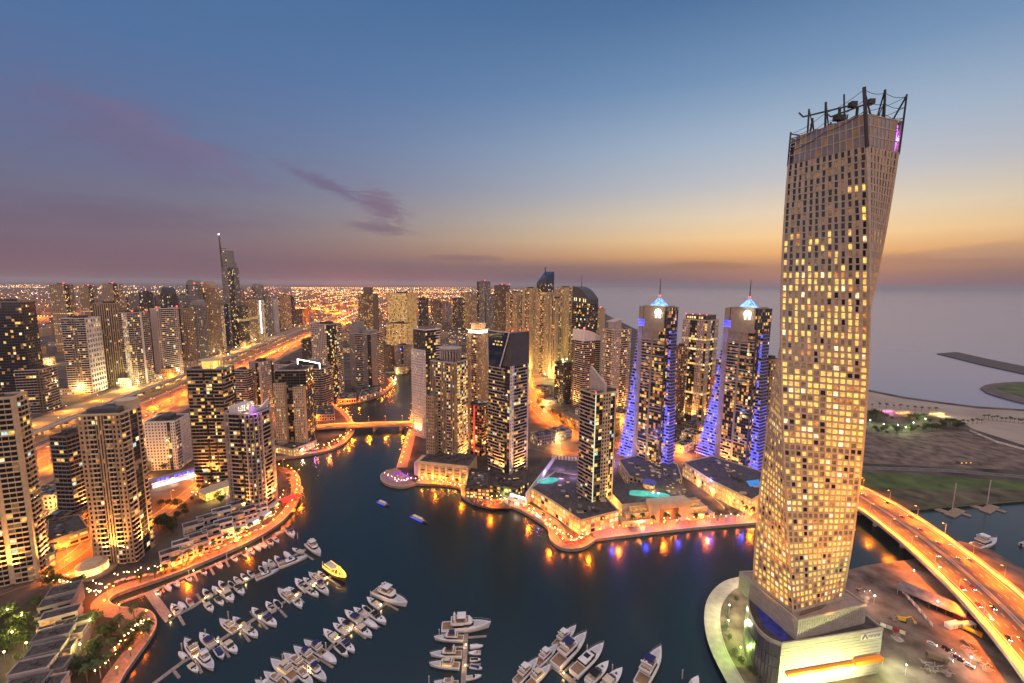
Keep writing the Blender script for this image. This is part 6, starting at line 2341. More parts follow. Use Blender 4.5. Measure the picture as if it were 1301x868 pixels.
# ------------------------------------------------------------------ trees
def crown(seed, rx, rz_, zc, n, leaf):
    r = random.Random(seed)
    b = MB()
    for c in range(n):
        t, u = r.uniform(0, 2 * math.pi), r.uniform(-1, 1)
        q = r.random() ** .45
        s = math.sqrt(1 - u * u)
        lump = 1 + .25 * math.sin(3 * t + seed) + .15 * math.sin(5 * u + 2 * seed)
        C = Vector((rx * q * s * math.cos(t) * lump, rx * q * s * math.sin(t) * lump, zc + rz_ * q * u))
        m_ = r.choice((0, 0, 1))
        for k in range(7):
            d = Vector((r.gauss(0, .5), r.gauss(0, .5), r.gauss(0, .38)))
            a1 = Vector((r.gauss(0, 1), r.gauss(0, 1), r.gauss(0, .6))).normalized()
            a2 = a1.cross(Vector((r.gauss(0, 1), r.gauss(0, 1), r.gauss(0, 1)))).normalized()
            w_, h_ = r.uniform(.28, .5), r.uniform(.2, .34)
            p = C + d
            b.poly([p - a1 * w_, p + a2 * h_, p + a1 * w_, p - a2 * h_], m_)
    return b


def tree_proto(seed, h, rx, rz_, n, leaves):
    t = thing('broadleaf_tree', 'x', 'tree')
    b = MB()
    r = random.Random(seed)
    b.tube([(0, 0, -.2), (.1, .05, h * .3), (.05, -.1, h * .55)], [.3, .22, .14], 7)
    for k in range(5):
        a = k * 1.256 + r.random()
        b.tube([(.05, 0, h * (.32 + .05 * k)), (rx * .35 * math.cos(a), rx * .35 * math.sin(a), h * .6), (rx * .6 * math.cos(a), rx * .6 * math.sin(a), h * .75)], [.13, .08, .03], 5)
    b.build('trunk', BARK, t)
    crown(seed, rx, rz_, h * .68, n, leaves).build('crown', leaves, t)
    return t


def palm_proto(seed, h, lit=False):
    t = thing('palm_tree', 'x', 'palm')
    r = random.Random(seed)
    b = MB()
    bend = r.uniform(-.5, .5)
    b.tube([(0, 0, -.1), (bend * .2, .1, h * .5), (bend, .1, h)], [.30, .22, .18], 7)
    b.build('trunk', BARK, t)
    b = MB()
    for k in range(19):
        a, tilt = k * 2.4, r.uniform(-.1, .9)
        L = r.uniform(2.4, 3.1)
        prev = None
        ca, sa = math.cos(a), math.sin(a)
        for i in range(5):
            s = i / 4
            d, z = L * s, h + .2 + L * (tilt * s - 1.05 * s * s)
            w = .55 * math.sin(math.pi * (.12 + .85 * s)) + .04
            pts = ((bend + ca * d - sa * w, .1 + sa * d + ca * w, z - .22 * w), (bend + ca * d, .1 + sa * d, z), (bend + ca * d + sa * w, .1 + sa * d - ca * w, z - .22 * w))
            if prev:
                b.poly([prev[0], prev[1], pts[1], pts[0]], k % 2)
                b.poly([prev[1], prev[2], pts[2], pts[1]], k % 2)
            prev = pts
    b.build('crown', [LEAF[0], LEAF[2]], t)
    if lit:
        light('SPOT', (1.2, -1.2, .5), (1, .78, .42), 1500, t, .2, 80, .6, aim=(-.28, .28, 1))
    return t


TREES = [tree_proto(3, 8.5, 3.6, 2.6, 85, [LEAF[1], LEAF[2]]), tree_proto(8, 7, 3.0, 2.4, 70, [LEAF[1], LEAF[0]]), tree_proto(14, 10, 4.2, 3.0, 100, [LEAF[1], LEAF[2]])]
PALMS = [palm_proto(1, 7.5), palm_proto(2, 9.0), palm_proto(5, 8.0, True)]


def plant(proto, pts, what, group, z=Z0, sc=(.85, 1.2)):
    n = 0
    for i, p in enumerate(pts):
        c = at(p[0], p[1], z) if len(p) == 2 else Vector(p)
        k = proto[i % len(proto)] if isinstance(proto, list) else proto
        lab = f'{ordinal(n)} {what}'
        s, a = rnd.uniform(*sc), rnd.uniform(0, 6.28)
        if not k.get('placed'):
            k.location, k.rotation_euler, k.scale = (c.x, c.y, z), (0, 0, a), (s, s, s)
            k['label'], k['group'], k['placed'] = lab, group, 1
        else:
            dup(k, (c.x, c.y, z), a, lab, group, s)
        n += 1


def jit(pts, n, j):
    out = []
    for k in range(n):
        i = rnd.randrange(len(pts) - 1)
        f_ = rnd.random()
        out.append((pts[i][0] + (pts[i + 1][0] - pts[i][0]) * f_ + rnd.uniform(-j, j), pts[i][1] + (pts[i + 1][1] - pts[i][1]) * f_ + rnd.uniform(-j, j) * .6))
    return sorted(out)


plant(PALMS[2], [(171, 787), (152, 800), (157, 813), (143, 827), (168, 806), (181, 793), (121, 857), (128, 862), (111, 866), (190, 806), (186, 816), (140, 848)], 'uplit palm on the garden spit, from its tip to the picture edge', 'palms on the garden spit')
plant([TREES[1]], [(176, 796), (165, 797), (160, 806), (176, 806), (170, 818), (148, 838), (136, 842), (146, 816), (160, 826), (183, 803), (126, 846), (112, 858)], 'low lit tree on the garden spit, counted from its tip', 'trees on the garden spit', sc=(.5, .8))
plant(TREES, jit([(205, 640), (232, 652), (205, 668), (225, 680)], 17, 8), 'dark tree in the garden behind the terrace houses', 'garden trees behind the terrace houses')
plant(TREES, jit([(110, 792), (140, 812), (120, 836), (104, 860)], 13, 6), 'dark tree between the townhouses and the garden spit path', 'trees by the townhouses')
plant(TREES, jit([(-10, 782), (20, 800), (16, 830), (8, 862)], 15, 12), 'tree in the dark garden at the picture corner below the townhouses', 'corner garden trees')
plant([TREES[1], PALMS[1]], jit([(58, 735), (80, 742), (98, 744), (100, 765)], 14, 6), 'lit garden tree between the curved street and the promenade neck', 'neck garden trees', sc=(.7, 1.0))
plant([PALMS[0]], [(223, 722), (240, 712), (256, 706), (272, 700), (288, 692), (303, 684), (319, 677), (333, 667), (347, 657), (356, 645), (362, 628), (366, 612), (210, 729), (197, 735), (179, 741)], 'palm on the west promenade, counted from the unlit bow of the quay', 'west promenade palms')
plant(TREES[1], jit([(255, 622), (275, 632), (290, 640), (240, 640)], 12, 6), 'yellow-lit tree in the court behind the lit-crown tower', 'court trees', sc=(.6, .9))
plant(TREES, jit([(1102, 530), (1150, 535), (1225, 543), (1160, 548), (1105, 550)], 56, 5), 'tree in the beach garden beside the twisted tower', 'beach garden trees', sc=(.8, 1.3))
plant([PALMS[0]], [(1090 + k * 9.0, 515 + k * .9 + rnd.uniform(-1, 1)) for k in range(12)] + [(1205 + k * 6, 541 - .4 * k) for k in range(8)] + [(1250 + k * 5.5, 533 + k * .6) for k in range(11)], 'palm along the beach, counted seaward from the twisted tower', 'beach palms')
plant([PALMS[1]], [(803, 667), (815, 665), (830, 668), (846, 666), (861, 666), (884, 665), (897, 664), (912, 662), (922, 657), (934, 662), (946, 655), (955, 659), (945, 650)], 'palm on the quay before the mall, counted from the round plaza', 'mall quay palms', sc=(.9, 1.15))
plant(TREES[1], [(800, 663), (806, 664), (816, 661), (880, 660), (915, 655), (930, 652), (942, 648)], 'clipped tree on the quay before the mall', 'mall quay trees', sc=(.6, .8))
plant([PALMS[0]], [(568, 612), (580, 616), (600, 624), (615, 630), (632, 634), (655, 640), (672, 648), (690, 660), (705, 676)], 'palm on the island promenade from arcade to round plaza', 'island promenade palms', sc=(.7, .9))
plant(TREES, jit([(432, 505), (455, 500), (478, 492), (470, 503)], 16, 5), 'dark tree in the garden under the stepped tower', 'channel head garden trees', sc=(.7, 1.1))
plant(TREES[1], jit([(630, 462), (648, 476), (668, 478)], 16, 6), 'lit tree where the curved orange road meets the beach row', 'road bend trees', sc=(.8, 1.2))
plant([TREES[0]], [tuple((*Vector(p[:2]), Z0)) for p in walk(HWY[2:8], 26, 60)][:42], 'roadside tree between highway and frontage street, from picture edge', 'highway verge trees', sc=(.8, 1.2))
plant([TREES[2]], [tuple((*Vector(p[:2]), Z0)) for p in walk(HWY[2:8], 30, 70)][:30], 'verge tree close to the frontage street lamps, from picture edge', 'frontage verge trees', sc=(.6, .9))

# ------------------------------------------------------------------ cars
def car_proto(col, name):
    t = thing('car', 'x', 'car')
    pm_ = mat(name, col, .25, .3, var=0)
    b = MB()
    b.hexa([(-2.2, -.88, .28), (2.2, -.85, .28), (2.2, .85, .28), (-2.2, .88, .28)], [(-2.2, -.86, .9), (2.1, -.78, .78), (2.1, .78, .78), (-2.2, .86, .9)])
    b.hexa([(-1.9, -.8, .88), (1.0, -.8, .82), (1.0, .8, .82), (-1.9, .8, .88)], [(-1.4, -.62, 1.45), (.3, -.62, 1.45), (.3, .62, 1.45), (-1.4, .62, 1.45)])
    b.build('body', pm_, t)
    b = MB()
    b.hexa([(-1.75, -.805, .95), (.85, -.805, .92), (.85, .805, .92), (-1.75, .805, .95)], [(-1.38, -.66, 1.38), (.34, -.66, 1.38), (.34, .66, 1.38), (-1.38, .66, 1.38)])
    b.build('glazing', TINT, t)
    for x in (-1.35, 1.35):
        for y in (-.82, .82):
            b = MB()
            b.tube([(x, y - .1, .32), (x, y + .1, .32)], .32, 8)
            b.build('wheel', BLACKC, t)
    for y in (-.6, .6):
        b = MB()
        b.box(2.1, y - .2, .5, 2.24, y + .2, .75)
        b.build('headlight', L_WHT, t)
        b = MB()
        b.box(-2.26, y - .2, .6, -2.16, y + .2, .82)
        b.build('tail_light', L_RED, t)
    return t


CARS = {'white': car_proto((.7, .7, .7), 'white_car_paint'), 'silver': car_proto((.35, .35, .37), 'silver_car_paint'), 'black': car_proto((.015, .015, .018), 'black_car_paint'), 'red': car_proto((.35, .02, .02), 'red_car_paint'), 'tan': car_proto((.35, .27, .18), 'tan_car_paint')}


def drive(line, off, step, rev, what, zf, seed, cap=30, ymax=1400):
    r = random.Random(seed)
    cnt = {}
    pts = [p for p in walk(line, step, off)]
    n = 0
    for x, y, a in pts:
        if r.random() < .45 or not inframe(x, y) or y > ymax or n >= cap:
            continue
        n += 1
        c = r.choice(list(CARS))
        i = cnt.get(c, 0)
        cnt[c] = i + 1
        f_ = r.uniform(-step * .3, step * .3)
        x, y = x + math.cos(a) * f_, y + math.sin(a) * f_
        a = a + (math.pi if rev else 0)
        z = zf(x, y) + .06 if callable(zf) else zf
        put_car(c, x, y, z, a, f'{ordinal(i)} {c} car {what}', 'cars driving')


def put_car(c, x, y, z, a, lab, group):
    k = CARS[c]
    if not k.get('placed'):
        k.location, k.rotation_euler = (x, y, z), (0, 0, a)
        k['label'], k['group'], k['placed'] = lab, group, 1
    else:
        dup(k, (x, y, z), a, lab, group)


for off, rev, ln, sd in ((-14.2, False, 'kerb', 1), (-7, False, 'middle', 2), (7, True, 'middle', 3), (14.2, True, 'kerb', 4)):
    drive(BRC, off, 19, rev, f'in the {ln} lane, {"tower" if off < 0 else "basin"} side of the bridge, from its far end', bz, sd)
for off, rev, ln, sd in ((-20, True, 'outer', 5), (-9, True, 'inner', 6), (9, False, 'inner', 7), (20, False, 'outer', 8)):
    drive(HWY, off, 30, rev, f'in the {ln} lanes of the highway, {"marina" if off < 0 else "inland"} side, from picture edge', Z0 + .12, sd, 22)
drive(MARSA, -5, 26, False, 'on the channel side of the curved orange road, from its far end', Z0 + .12, 9, 14)
drive(MARSA, 5, 26, True, 'on the seaward side of the curved orange road, from its far end', Z0 + .12, 10, 14)
drive(LOCAL, 2.5, 24, True, 'on the local street behind the west bank towers', Z0 + .12, 11, 9)
drive(CURVE, 2.2, 24, True, 'on the curved street below the edge tower', Z0 + .14, 12, 8)
for i, (px, py) in enumerate([(68, 690), (73, 689), (78, 688), (83, 687), (88, 686), (94, 685), (99, 684), (72, 700), (80, 698)]):
    c = at(px, py, Z0)
    cc = ('white', 'silver', 'black', 'tan', 'red')[i % 5]
    put_car(cc, c.x, c.y, Z0 + .02, 1.2, f'{cc} car, {ordinal(i)} in the lit parking court behind the tan ribbed tower', 'parked cars')
for i, (px, py) in enumerate([(1184, 819), (1202, 825), (1207, 829), (1212, 833), (1217, 837), (1204, 838), (1222, 841), (1231, 846), (1093, 751), (1100, 750)]):
    c = at(px, py, Z0)
    cc = ('white', 'black', 'black', 'silver', 'black', 'silver', 'black', 'white', 'black', 'tan')[i]
    put_car(cc, c.x, c.y, Z0 + .02, -.8, f'{cc} car, {ordinal(i)} among those parked in the building yard', 'cars in the building yard')

# ------------------------------------------------------------------ podiums and low buildings
def lit_wall(name, mat_, parent, p0, p1, z0, z1, out=.1):
    b = MB()
    u = (Vector(p1) - Vector(p0)).normalized()
    b.obox(p0, u, (u.y, -u.x), 0, (Vector(p1) - Vector(p0)).length, 0, out, z0, z1)
    return b.build(name, mat_, parent)


def ccw(f):
    return f if sum(f[i][0] * f[(i + 1) % len(f)][1] - f[(i + 1) % len(f)][0] * f[i][1] for i in range(len(f))) > 0 else f[::-1]


def block(name, label, px, h, cat, wall=GREY, fh=4.0, style=None, pal='lots', zbase=Z0, roof=True, group=None, near=True, top=True):
    """low building from its footprint corners (picture positions at roof or ground level)"""
    f = G(px, (h if top else 0) + zbase)
    f = ccw(f)
    cx, cy = sum(p[0] for p in f) / len(f), sum(p[1] for p in f) / len(f)
    f = [(p[0] - cx, p[1] - cy) for p in f]
    t = Tower(name, label, f, (cx, cy, zbase), 0, h, fh, wall, pal, cat, group, near=near)
    t.core(0, h)
    st_ = style or [g(1, bw=4, wf=.7, hf=.65)]
    for i in range(len(f)):
        p, q = Vector(f[i]), Vector(f[(i + 1) % len(f)])
        if (q - p).length > 2:
            u = (q - p).normalized()
            if t.facing((u.y, -u.x)) > -.2:
                t.facade(f[i], f[(i + 1) % len(f)], 0, h, st_)
    if roof:
        t.roof(mech=False)
    TW[label] = t
    return t


LITG = glow('lit_shopfront', (1, .38, .06), .65, .85, .7)
LITY = glow('lit_arcade', (1, .46, .07), .62, .85, .6)
# arcaded podium: six tall bays between pilasters
A0, A1 = Vector(at(533, 607, Z0)[:2]), Vector(at(594, 614, Z0)[:2])
u = (A1 - A0).normalized()
n = Vector((u.y, -u.x))
L = (A1 - A0).length
ap = thing('arcade_podium', 'beige arcaded podium of six tall bays under the ribbed tower, uplit', 'building', (A0.x, A0.y, Z0), math.atan2(u.y, u.x))
b = MB()
b.box(0, .6, 0, L, 34, 18, 0)
b.box(-.5, -1.0, 16.2, L + .5, .6, 19, 0)
nb = 7
for k in range(nb + 1):
    x = L * k / nb
    b.box(x - 1.3, -.9, 0, x + 1.3, .6, 16.2, 0)
for f_ in range(1, 5):
    b.box(0, -.2, f_ * 3.6 - .5, L, .6, f_ * 3.6 + .5, 0)
b.box(-8, 4, 0, 0, 26, 15, 0)
b.build('wall', [SAND], ap)
for k in range(nb):
    for f_ in range(4):
        w_ = ob('window', WQ[rnd.choice((0, 0, 6, 1, 2))], ap, (L * (k + .5) / nb, .55, 1.8 + 3.6 * (f_ + .02) + (.9 if f_ else .5)))
        w_.scale = (L / nb - 2.6, 1, 2.4)
    lit_wall('shopfront', LITY, ap, (L * k / nb + 1.3, .56), (L * (k + 1) / nb - 1.3, .56), .2, 3.0, .06)
b = MB()
b.box(-.3, .6, 18, L + .3, 34, 18.2, 0)
for k in range(9):
    b.box(3 + k * L / 10, 8 + (k % 3) * 6, 18.2, 7 + k * L / 10, 12 + (k % 3) * 6, 20, 0)
b.build('roof', ROOF, ap)
for k in range(nb + 1):
    light('SPOT', (L * k / nb, -2.6, 1.2), (1, .46, .08), 3600, ap, .2, 75, .8, aim=(0, .30, 1))
for k in range(7):
    light('POINT', (L * (k + .5) / nb, -5, 3.2), (1, .50, .10), 1300, ap, .3)
# podiums of the other island towers
t = block('tower_podium', 'stepped dark glazed podium beside the arcade, ground floor lit green and red', [(597, 596), (622, 600), (622, 622), (592, 619)], 11, 'building', DARK, pal='lots', fh=3.6)
light('POINT', (-8, -16, 3), (1, .15, .08), 1500, t.root, .3)
light('POINT', (4, -16, 3), (.7, 1, .3), 2600, t.root, .3)
t = block('tower_podium', 'dark podium round the foot of the blue-topped tower, lime lit entrance', [(622, 597), (668, 592), (672, 612), (655, 622), (622, 616)], 8, 'building', DARK, pal='lots')
for p in ((640, 628), (655, 622), (668, 612)):
    c = at(*p, Z0 + 3)
    light('POINT', (c.x - t.root.location.x, c.y - t.root.location.y, 3), (.85, 1, .25), 4200, t.root, .4)
t = block('tower_podium', 'long yellow-lit glass podium under the slim sail tower', [(675, 621), (706, 640), (738, 662), (786, 650), (745, 607), (706, 600)], 13, 'building', SAND, fh=4.3, style=[g(1, bw=5, wf=.85, hf=.75)], pal='gold')
for p in ((690, 648), (705, 660), (722, 672), (742, 676), (766, 668)):
    c = at(*p, Z0 + 3)
    light('POINT', (c.x - t.root.location.x, c.y - t.root.location.y, 4), (1, .36, .05), 3200, t.root, .4)
for p in ((690, 606), (712, 604), (728, 602)):
    c = at(*p, 20)
    light('POINT', (c.x - t.root.location.x, c.y - t.root.location.y, 17), (.62, .35, 1), 2600, t.root, .4)
b = MB()
c = Vector(G([(693, 612)], 15.6)[0])
o_ = Vector(t.root.location[:2])
b.prism([tuple(Vector(q) - o_) for q in smooth(G([(682, 611), (690, 607), (702, 607), (710, 609), (704, 613), (692, 615), (682, 613)], 15.6), 3)], 13.05, 13.3)
b.build('pool', POOLM, t.root)
# violet lit court and the raking pale wall
t = block('plaza_deck', 'flat paved deck lit violet behind the sail tower podium', [(690, 583), (740, 588), (742, 606), (700, 606), (676, 618), (668, 616)], 5, 'building', GREY, style=[wl(1)], roof=False)
for p in ((695, 600), (712, 592), (728, 598), (705, 608)):
    c = at(*p, 12)
    light('POINT', (c.x - t.root.location.x, c.y - t.root.location.y, 10), (.60, .38, 1), 4200, t.root, .5)
b = MB()
for k in range(9):
    c = Vector(G([(702 + k * 4.2, 582.5 + k * .3)], 8)[0]) - Vector(t.root.location[:2])
    b.box(c.x - 1.1, c.y - 1.2, 5, c.x + 1.1, c.y + 1.2, 8.4)
b.build('cabana', WHITE, t.root)
W0, W1 = Vector(G([(668, 645)], Z0)[0]), Vector(G([(704, 590)], Z0)[0])
t = thing('screen_wall', 'tall pale raking wall running inland beside the violet deck', 'wall', (0, 0, 0))
b = MB()
d = (W1 - W0).normalized()
nn = Vector((-d.y, d.x)) * .6
b.hexa([(*(W0 - nn), Z0), (*(W0 + nn), Z0), (*(W1 + nn), Z0), (*(W1 - nn), Z0)], [(*(W0 - nn), 17), (*(W0 + nn), 17), (*(W1 + nn), 12), (*(W1 - nn), 12)])
b.build('wall', WHITE, t)
t = thing('glass_canopy', 'white lit canopy at the waterside foot of the raking wall', 'canopy', (*G([(656, 640)], Z0)[0], Z0), -.5)
b = MB()
b.box(-9, -4, 4, 9, 4, 4.4)
for x in (-8, 0, 8):
    b.box(x - .2, -3.8, 0, x + .2, -3.4, 4)
b.build('roof', WHITE, t)
lit_wall('lit_fascia', SIGNW, t, (-9, 4.1), (9, 4.1), 4.5, 6.5, .3)
light('POINT', (0, 0, 3), (1, .9, .8), 3500, t, .4)

# mall with the portal and the pool terrace
S0, S1 = Vector(G([(800, 683)], Z0)[0]), Vector(G([(900, 672)], Z0)[0])
u = (S1 - S0).normalized()
ang = math.atan2(u.y, u.x)
mo = Vector(G([(856, 668)], Z0)[0])
ml = thing('waterfront_mall', 'stepped sandstone mall with a square portal and a green-lit roof pool', 'building', (mo.x, mo.y, Z0), ang)
b = MB()
b.box(-19, 6, 0, -10.5, 16, 19)
b.box(10.5, 6, 0, 19, 16, 19)
b.box(-10.5, 6, 13, 10.5, 16, 19)
b.box(-10.5, 10, 0, 10.5, 16, 13, 1)
b.build('portal', [SAND, BROWN], ml)
b = MB()
for k, (y, z) in enumerate(((5, 4.5), (9, 9), (13, 13.5))):
    b.box(-46 + k * 5, y, z - 4.5, -19.05, 30, z, 0)
    b.box(19.05, y, z - 4.5, 44 - k * 5, 30, z, 0)
    for x0, x1 in ((-46 + k * 5, -19.2), (19.2, 44 - k * 5)):
        b.box(x0, y - .1, z + .0, x1, y + .4, z + 1.1, 0)
b.box(-42, 16.05, 0, 32, 52, 16, 0)
b.box(-42.3, 52, 0, 20, 60, 11, 0)
b.build('terrace_block', [SAND], ml)
for k, (y, z) in enumerate(((5, 4.5), (9, 9), (13, 13.5))):
    for x0, x1 in ((-45 + k * 5, -20), (20, 43 - k * 5)):
        lit_wall('shopfront', LITG, ml, (x0, y - .02), (x1, y - .02), z - 4.1, z - 1.6, .08)
for k in range(12):
    p0 = (-42.05, 50 - k * 2.9)
    lit_wall('window', WMATS[rnd.choice((1, 4, 2, 4))], ml, p0, (-42.05, 50 - k * 2.9 - 2.1), 8.5, 11.5, .06)
    lit_wall('window', WMATS[rnd.choice((1, 4, 2, 4))], ml, p0, (-42.05, 50 - k * 2.9 - 2.1), 3.5, 6.5, .06)
b = MB()
b.box(-42.3, 15.8, 16, 32.3, 52.3, 16.3)
b.build('roof', ROOF, ml)
b = MB()
b.prism([(x, y) for x, y in smooth([(-28, 30), (-24, 37), (-14, 36), (-4, 31), (6, 26), (8, 21), (0, 20), (-10, 23), (-20, 26), (-28, 30)], 3)][:-1], 16.3, 16.6)
b.build('pool', POOLM, ml)
b = MB()
b.prism([(-2 + 5.5 * math.cos(t_), 42 + 5.5 * math.sin(t_)) for t_ in [k * math.pi / 9 for k in range(18)]], 16.3, 21)
b.prism([(-2 + 7 * math.cos(t_), 42 + 7 * math.sin(t_)) for t_ in [k * math.pi / 9 for k in range(18)]], 21, 21.5, 1)
b.build('pool_bar', [LITG, mat('blue_roof', (.10, .12, .4), .5)], ml)
b = MB()
for k in range(16):
    x, y = rnd.uniform(9, 30), rnd.uniform(18, 46)
    b.box(x - .9, y - .4, 16.3, x + .9, y + .4, 16.8)
    b.box(x - .9, y - .4, 16.8, x - .5, y + .4, 17.3)
b.build('sun_lounger', CREAM, ml)
for p, c_, pw in (((0, 3, 5), SOD, 5200), ((-30, 2, 4), (1, .6, .2), 4200), ((30, 2, 4), (1, .6, .2), 4200), ((-12, 28, 20), (.1, 1, .75), 2600), ((4, 24, 20), (.1, 1, .75), 1800), ((-2, 34, 19), (1, .7, .3), 3000), ((20, 30, 21), (1, .5, .15), 3500),
                  ((-47, 30, 9), (1, .62, .15), 7500), ((-47, 44, 9), (1, .62, .15), 7500), ((0, 9, 6), (1, .45, .15), 2500)):
    light('POINT', p, c_, pw, ml, .4)
plant([PALMS[0]], [(806, 612), (816, 619), (828, 623), (842, 624), (856, 618), (862, 612), (866, 622), (872, 630), (880, 634), (846, 606)], 'palm on the pool terrace roof of the mall', 'roof terrace palms', z=Z0 + 16.3, sc=(.55, .8))
# podium of the second blue-lit hotel
t = block('hotel_podium', 'long warm-lit hotel podium with a blue roof pool beside the twisted tower', [(868, 588), (905, 612), (955, 636), (968, 628), (968, 600), (905, 580)], 15, 'building', SAND, fh=5, style=[g(1, bw=4, wf=.7, hf=.6)], pal='gold')
o_ = Vector(t.root.location[:2])
b = MB()
b.prism([tuple(Vector(q) - o_) for q in ccw(G([(948, 611), (964, 609), (968, 616), (953, 618)], 18))], 15.05, 15.4)
b.build('pool', POOLB, t.root)
for p in ((868, 602), (885, 616), (903, 628), (922, 640), (940, 650), (957, 655), (968, 652)):
    c = at(*p, 5)
    light('POINT', (c.x - o_.x, c.y - o_.y, 5), (1, .40, .08), 6500, t.root, .4)
for p in ((880, 596), (900, 606)):
    c = at(*p, 22)
    light('POINT', (c.x - o_.x, c.y - o_.y, 19), (.3, .3, 1), 6000, t.root, .4)
t = block('hotel_podium', 'terrace podium under the first blue-lit hotel, washed in blue', [(786, 585), (800, 606), (846, 618), (866, 608), (860, 590), (815, 578)], 13, 'building', SAND, style=[g(1, bw=4, wf=.7, hf=.6)], pal='amber')
# curved arcade along the orange road
AR = offset(MARSA, 17)
i0 = min(range(len(MARSA)), key=lambda i: abs(pix((*MARSA[i], 0))[0] - 700))
i1 = min(range(len(MARSA)), key=lambda i: abs(pix((*MARSA[i], 0))[0] - 738))
t = thing('curved_arcade', 'low curved arcade glowing red-brown along the orange road bend', 'building', (0, 0, 0))
b, wn = MB(), MB()
seg = AR[i0:i1 + 1]
ribbon(b, seg, 0, 14, Z0 + 15, thick=15)
b.build('wall', BROWN, t)
cnt = 0
for x, y, a in walk(seg, 5.2, -.2):
    c, s = math.cos(a), math.sin(a)
    for f_ in range(3):
        w_ = ob('window', WQ[rnd.choice((2, 2, 1, 7, 6))], t, (x, y, Z0 + 2.6 + f_ * 4.6), a)
        w_.scale = (4.2, 1, 3.2)
b = MB()
for x, y, a in walk(seg, 5.2, -.1):
    c, s = math.cos(a), math.sin(a)
    b.obox((x - c * 2.6, y - s * 2.6), (c, s), (s, -c), -.4, .4, -.2, .7, Z0, Z0 + 15)
b.build('pilaster', TAN, t)

# ---- west bank: terrace houses, pavilions, townhouses
def house_at(p, a, w_, d_, h, lab, name='terrace_house', grp='terrace houses on the west bank', z=Z0, seed=0):
    r = random.Random(seed)
    c = at(*p, z + h)
    t = thing(name, lab, 'house', (c.x, c.y, z), a, grp)
    b = MB()
    b.box(-w_ / 2, -d_ / 2, 0, w_ / 2, d_ / 2, h * .68, 0)
    b.box(-w_ / 2 + .2, -d_ / 2 + d_ * .32, h * .68, w_ / 2 - .2, d_ / 2 - .2, h, 0)
    for z1, y0 in ((h * .68, -d_ / 2), (h, -d_ / 2 + d_ * .32)):
        top = z1 + .95
        b.box(-w_ / 2 - .1, y0 - .1, z1 - .3, w_ / 2 + .1, y0 + .22, top, 0)
        b.box(-w_ / 2 - .12, y0, z1 - .3, -w_ / 2 + .25, d_ / 2, top, 0)
        b.box(w_ / 2 - .25, y0, z1 - .3, w_ / 2 + .12, d_ / 2, top, 0)
        b.box(-w_ / 2, d_ / 2 - .25, z1 - .3, w_ / 2, d_ / 2 + .12, top, 0)
    b.build('wall', (GREY if seed % 3 else PINK) if name == 'townhouse' else (PINK if seed % 3 else WHITE), t)
    b = MB()
    b.box(-w_ / 2 + .26, -d_ / 2 + .23, h * .68, w_ / 2 - .26, -d_ / 2 + d_ * .32 - .12, h * .68 + .06)
    b.box(-w_ / 2 + .26, -d_ / 2 + d_ * .32 + .23, h, w_ / 2 - .26, d_ / 2 - .26, h + .06)
    k_ = r.uniform(-.2, .2) * w_
    b.box(k_ - 1.2, d_ * .15, h + .06, k_ + 1.2, d_ * .15 + 1.6, h + 1.3)
    b.box(k_ + 2, d_ * .05, h + .06, k_ + 3.1, d_ * .05 + 1, h + .9)
    b.build('roof', mat('grey_roof_membrane', (.085, .072, .068), .9, var=.3, scale=.6) if 'grey_roof_membrane' not in bpy.data.materials else bpy.data.materials['grey_roof_membrane'], t)
    for f_ in range(2):
        for k in range(max(2, int(w_ / 4))):
            nw = max(2, int(w_ / 4))
            w2 = ob('window', WQ[r.choice((0, 0, 0, 6, 1))], t, (-w_ / 2 + w_ * (k + .5) / nw, -d_ / 2 - .03, h * .2 + f_ * h * .3))
            w2.scale = (w_ / nw * .62, 1, h * .17)
    for k in range(2):
        w2 = ob('window', WQ[r.choice((0, 0, 6, 2))], t, (-w_ / 4 + w_ / 2 * k, -d_ / 2 + d_ * .32 - .13, h * .82))
        w2.scale = (w_ * .35, 1, h * .18)
    return t


shore_a = R(38)
hs = [((232, 690), 13, 11, 11), ((252, 681), 12, 12, 12), ((268, 673), 12, 12, 12), ((284, 664), 13, 12, 12), ((300, 655), 12, 12, 11), ((315, 647), 12, 12, 11), ((330, 639), 11, 11, 10), ((246, 667), 14, 13, 14), ((264, 658), 14, 13, 14), ((282, 649), 14, 13, 14), ((300, 641), 13, 12, 13), ((216, 702), 12, 11, 10)]
for i, (p, w_, d_, h) in enumerate(hs):
    house_at(p, shore_a + .05 * (i % 3), w_, d_, h, f'{ordinal(i)} flat-roofed terrace house between garden and promenade, first row counted inland then second', seed=i)
for i, (p, w_, d_, h, a) in enumerate((((80, 752), 15, 16, 12, .62), ((72, 766), 16, 13, 11, .62), ((76, 781), 17, 12, 11, .62), ((92, 792), 17, 10, 8, .62), ((66, 808), 16, 13, 12, .55), ((88, 806), 13, 12, 9, .55), ((56, 828), 15, 13, 11, .5), ((74, 826), 12, 12, 9, .5), ((38, 850), 16, 14, 11, .45), ((62, 850), 14, 13, 9, .45), ((30, 872), 16, 13, 10, .45), ((58, 872), 13, 12, 9, .45))):
    house_at(p, a - .1, w_, d_, h, f'{ordinal(i)} grey-roofed townhouse beside the dark garden, counted from the curved street', 'townhouse', 'townhouses in the picture corner', seed=i + 40)
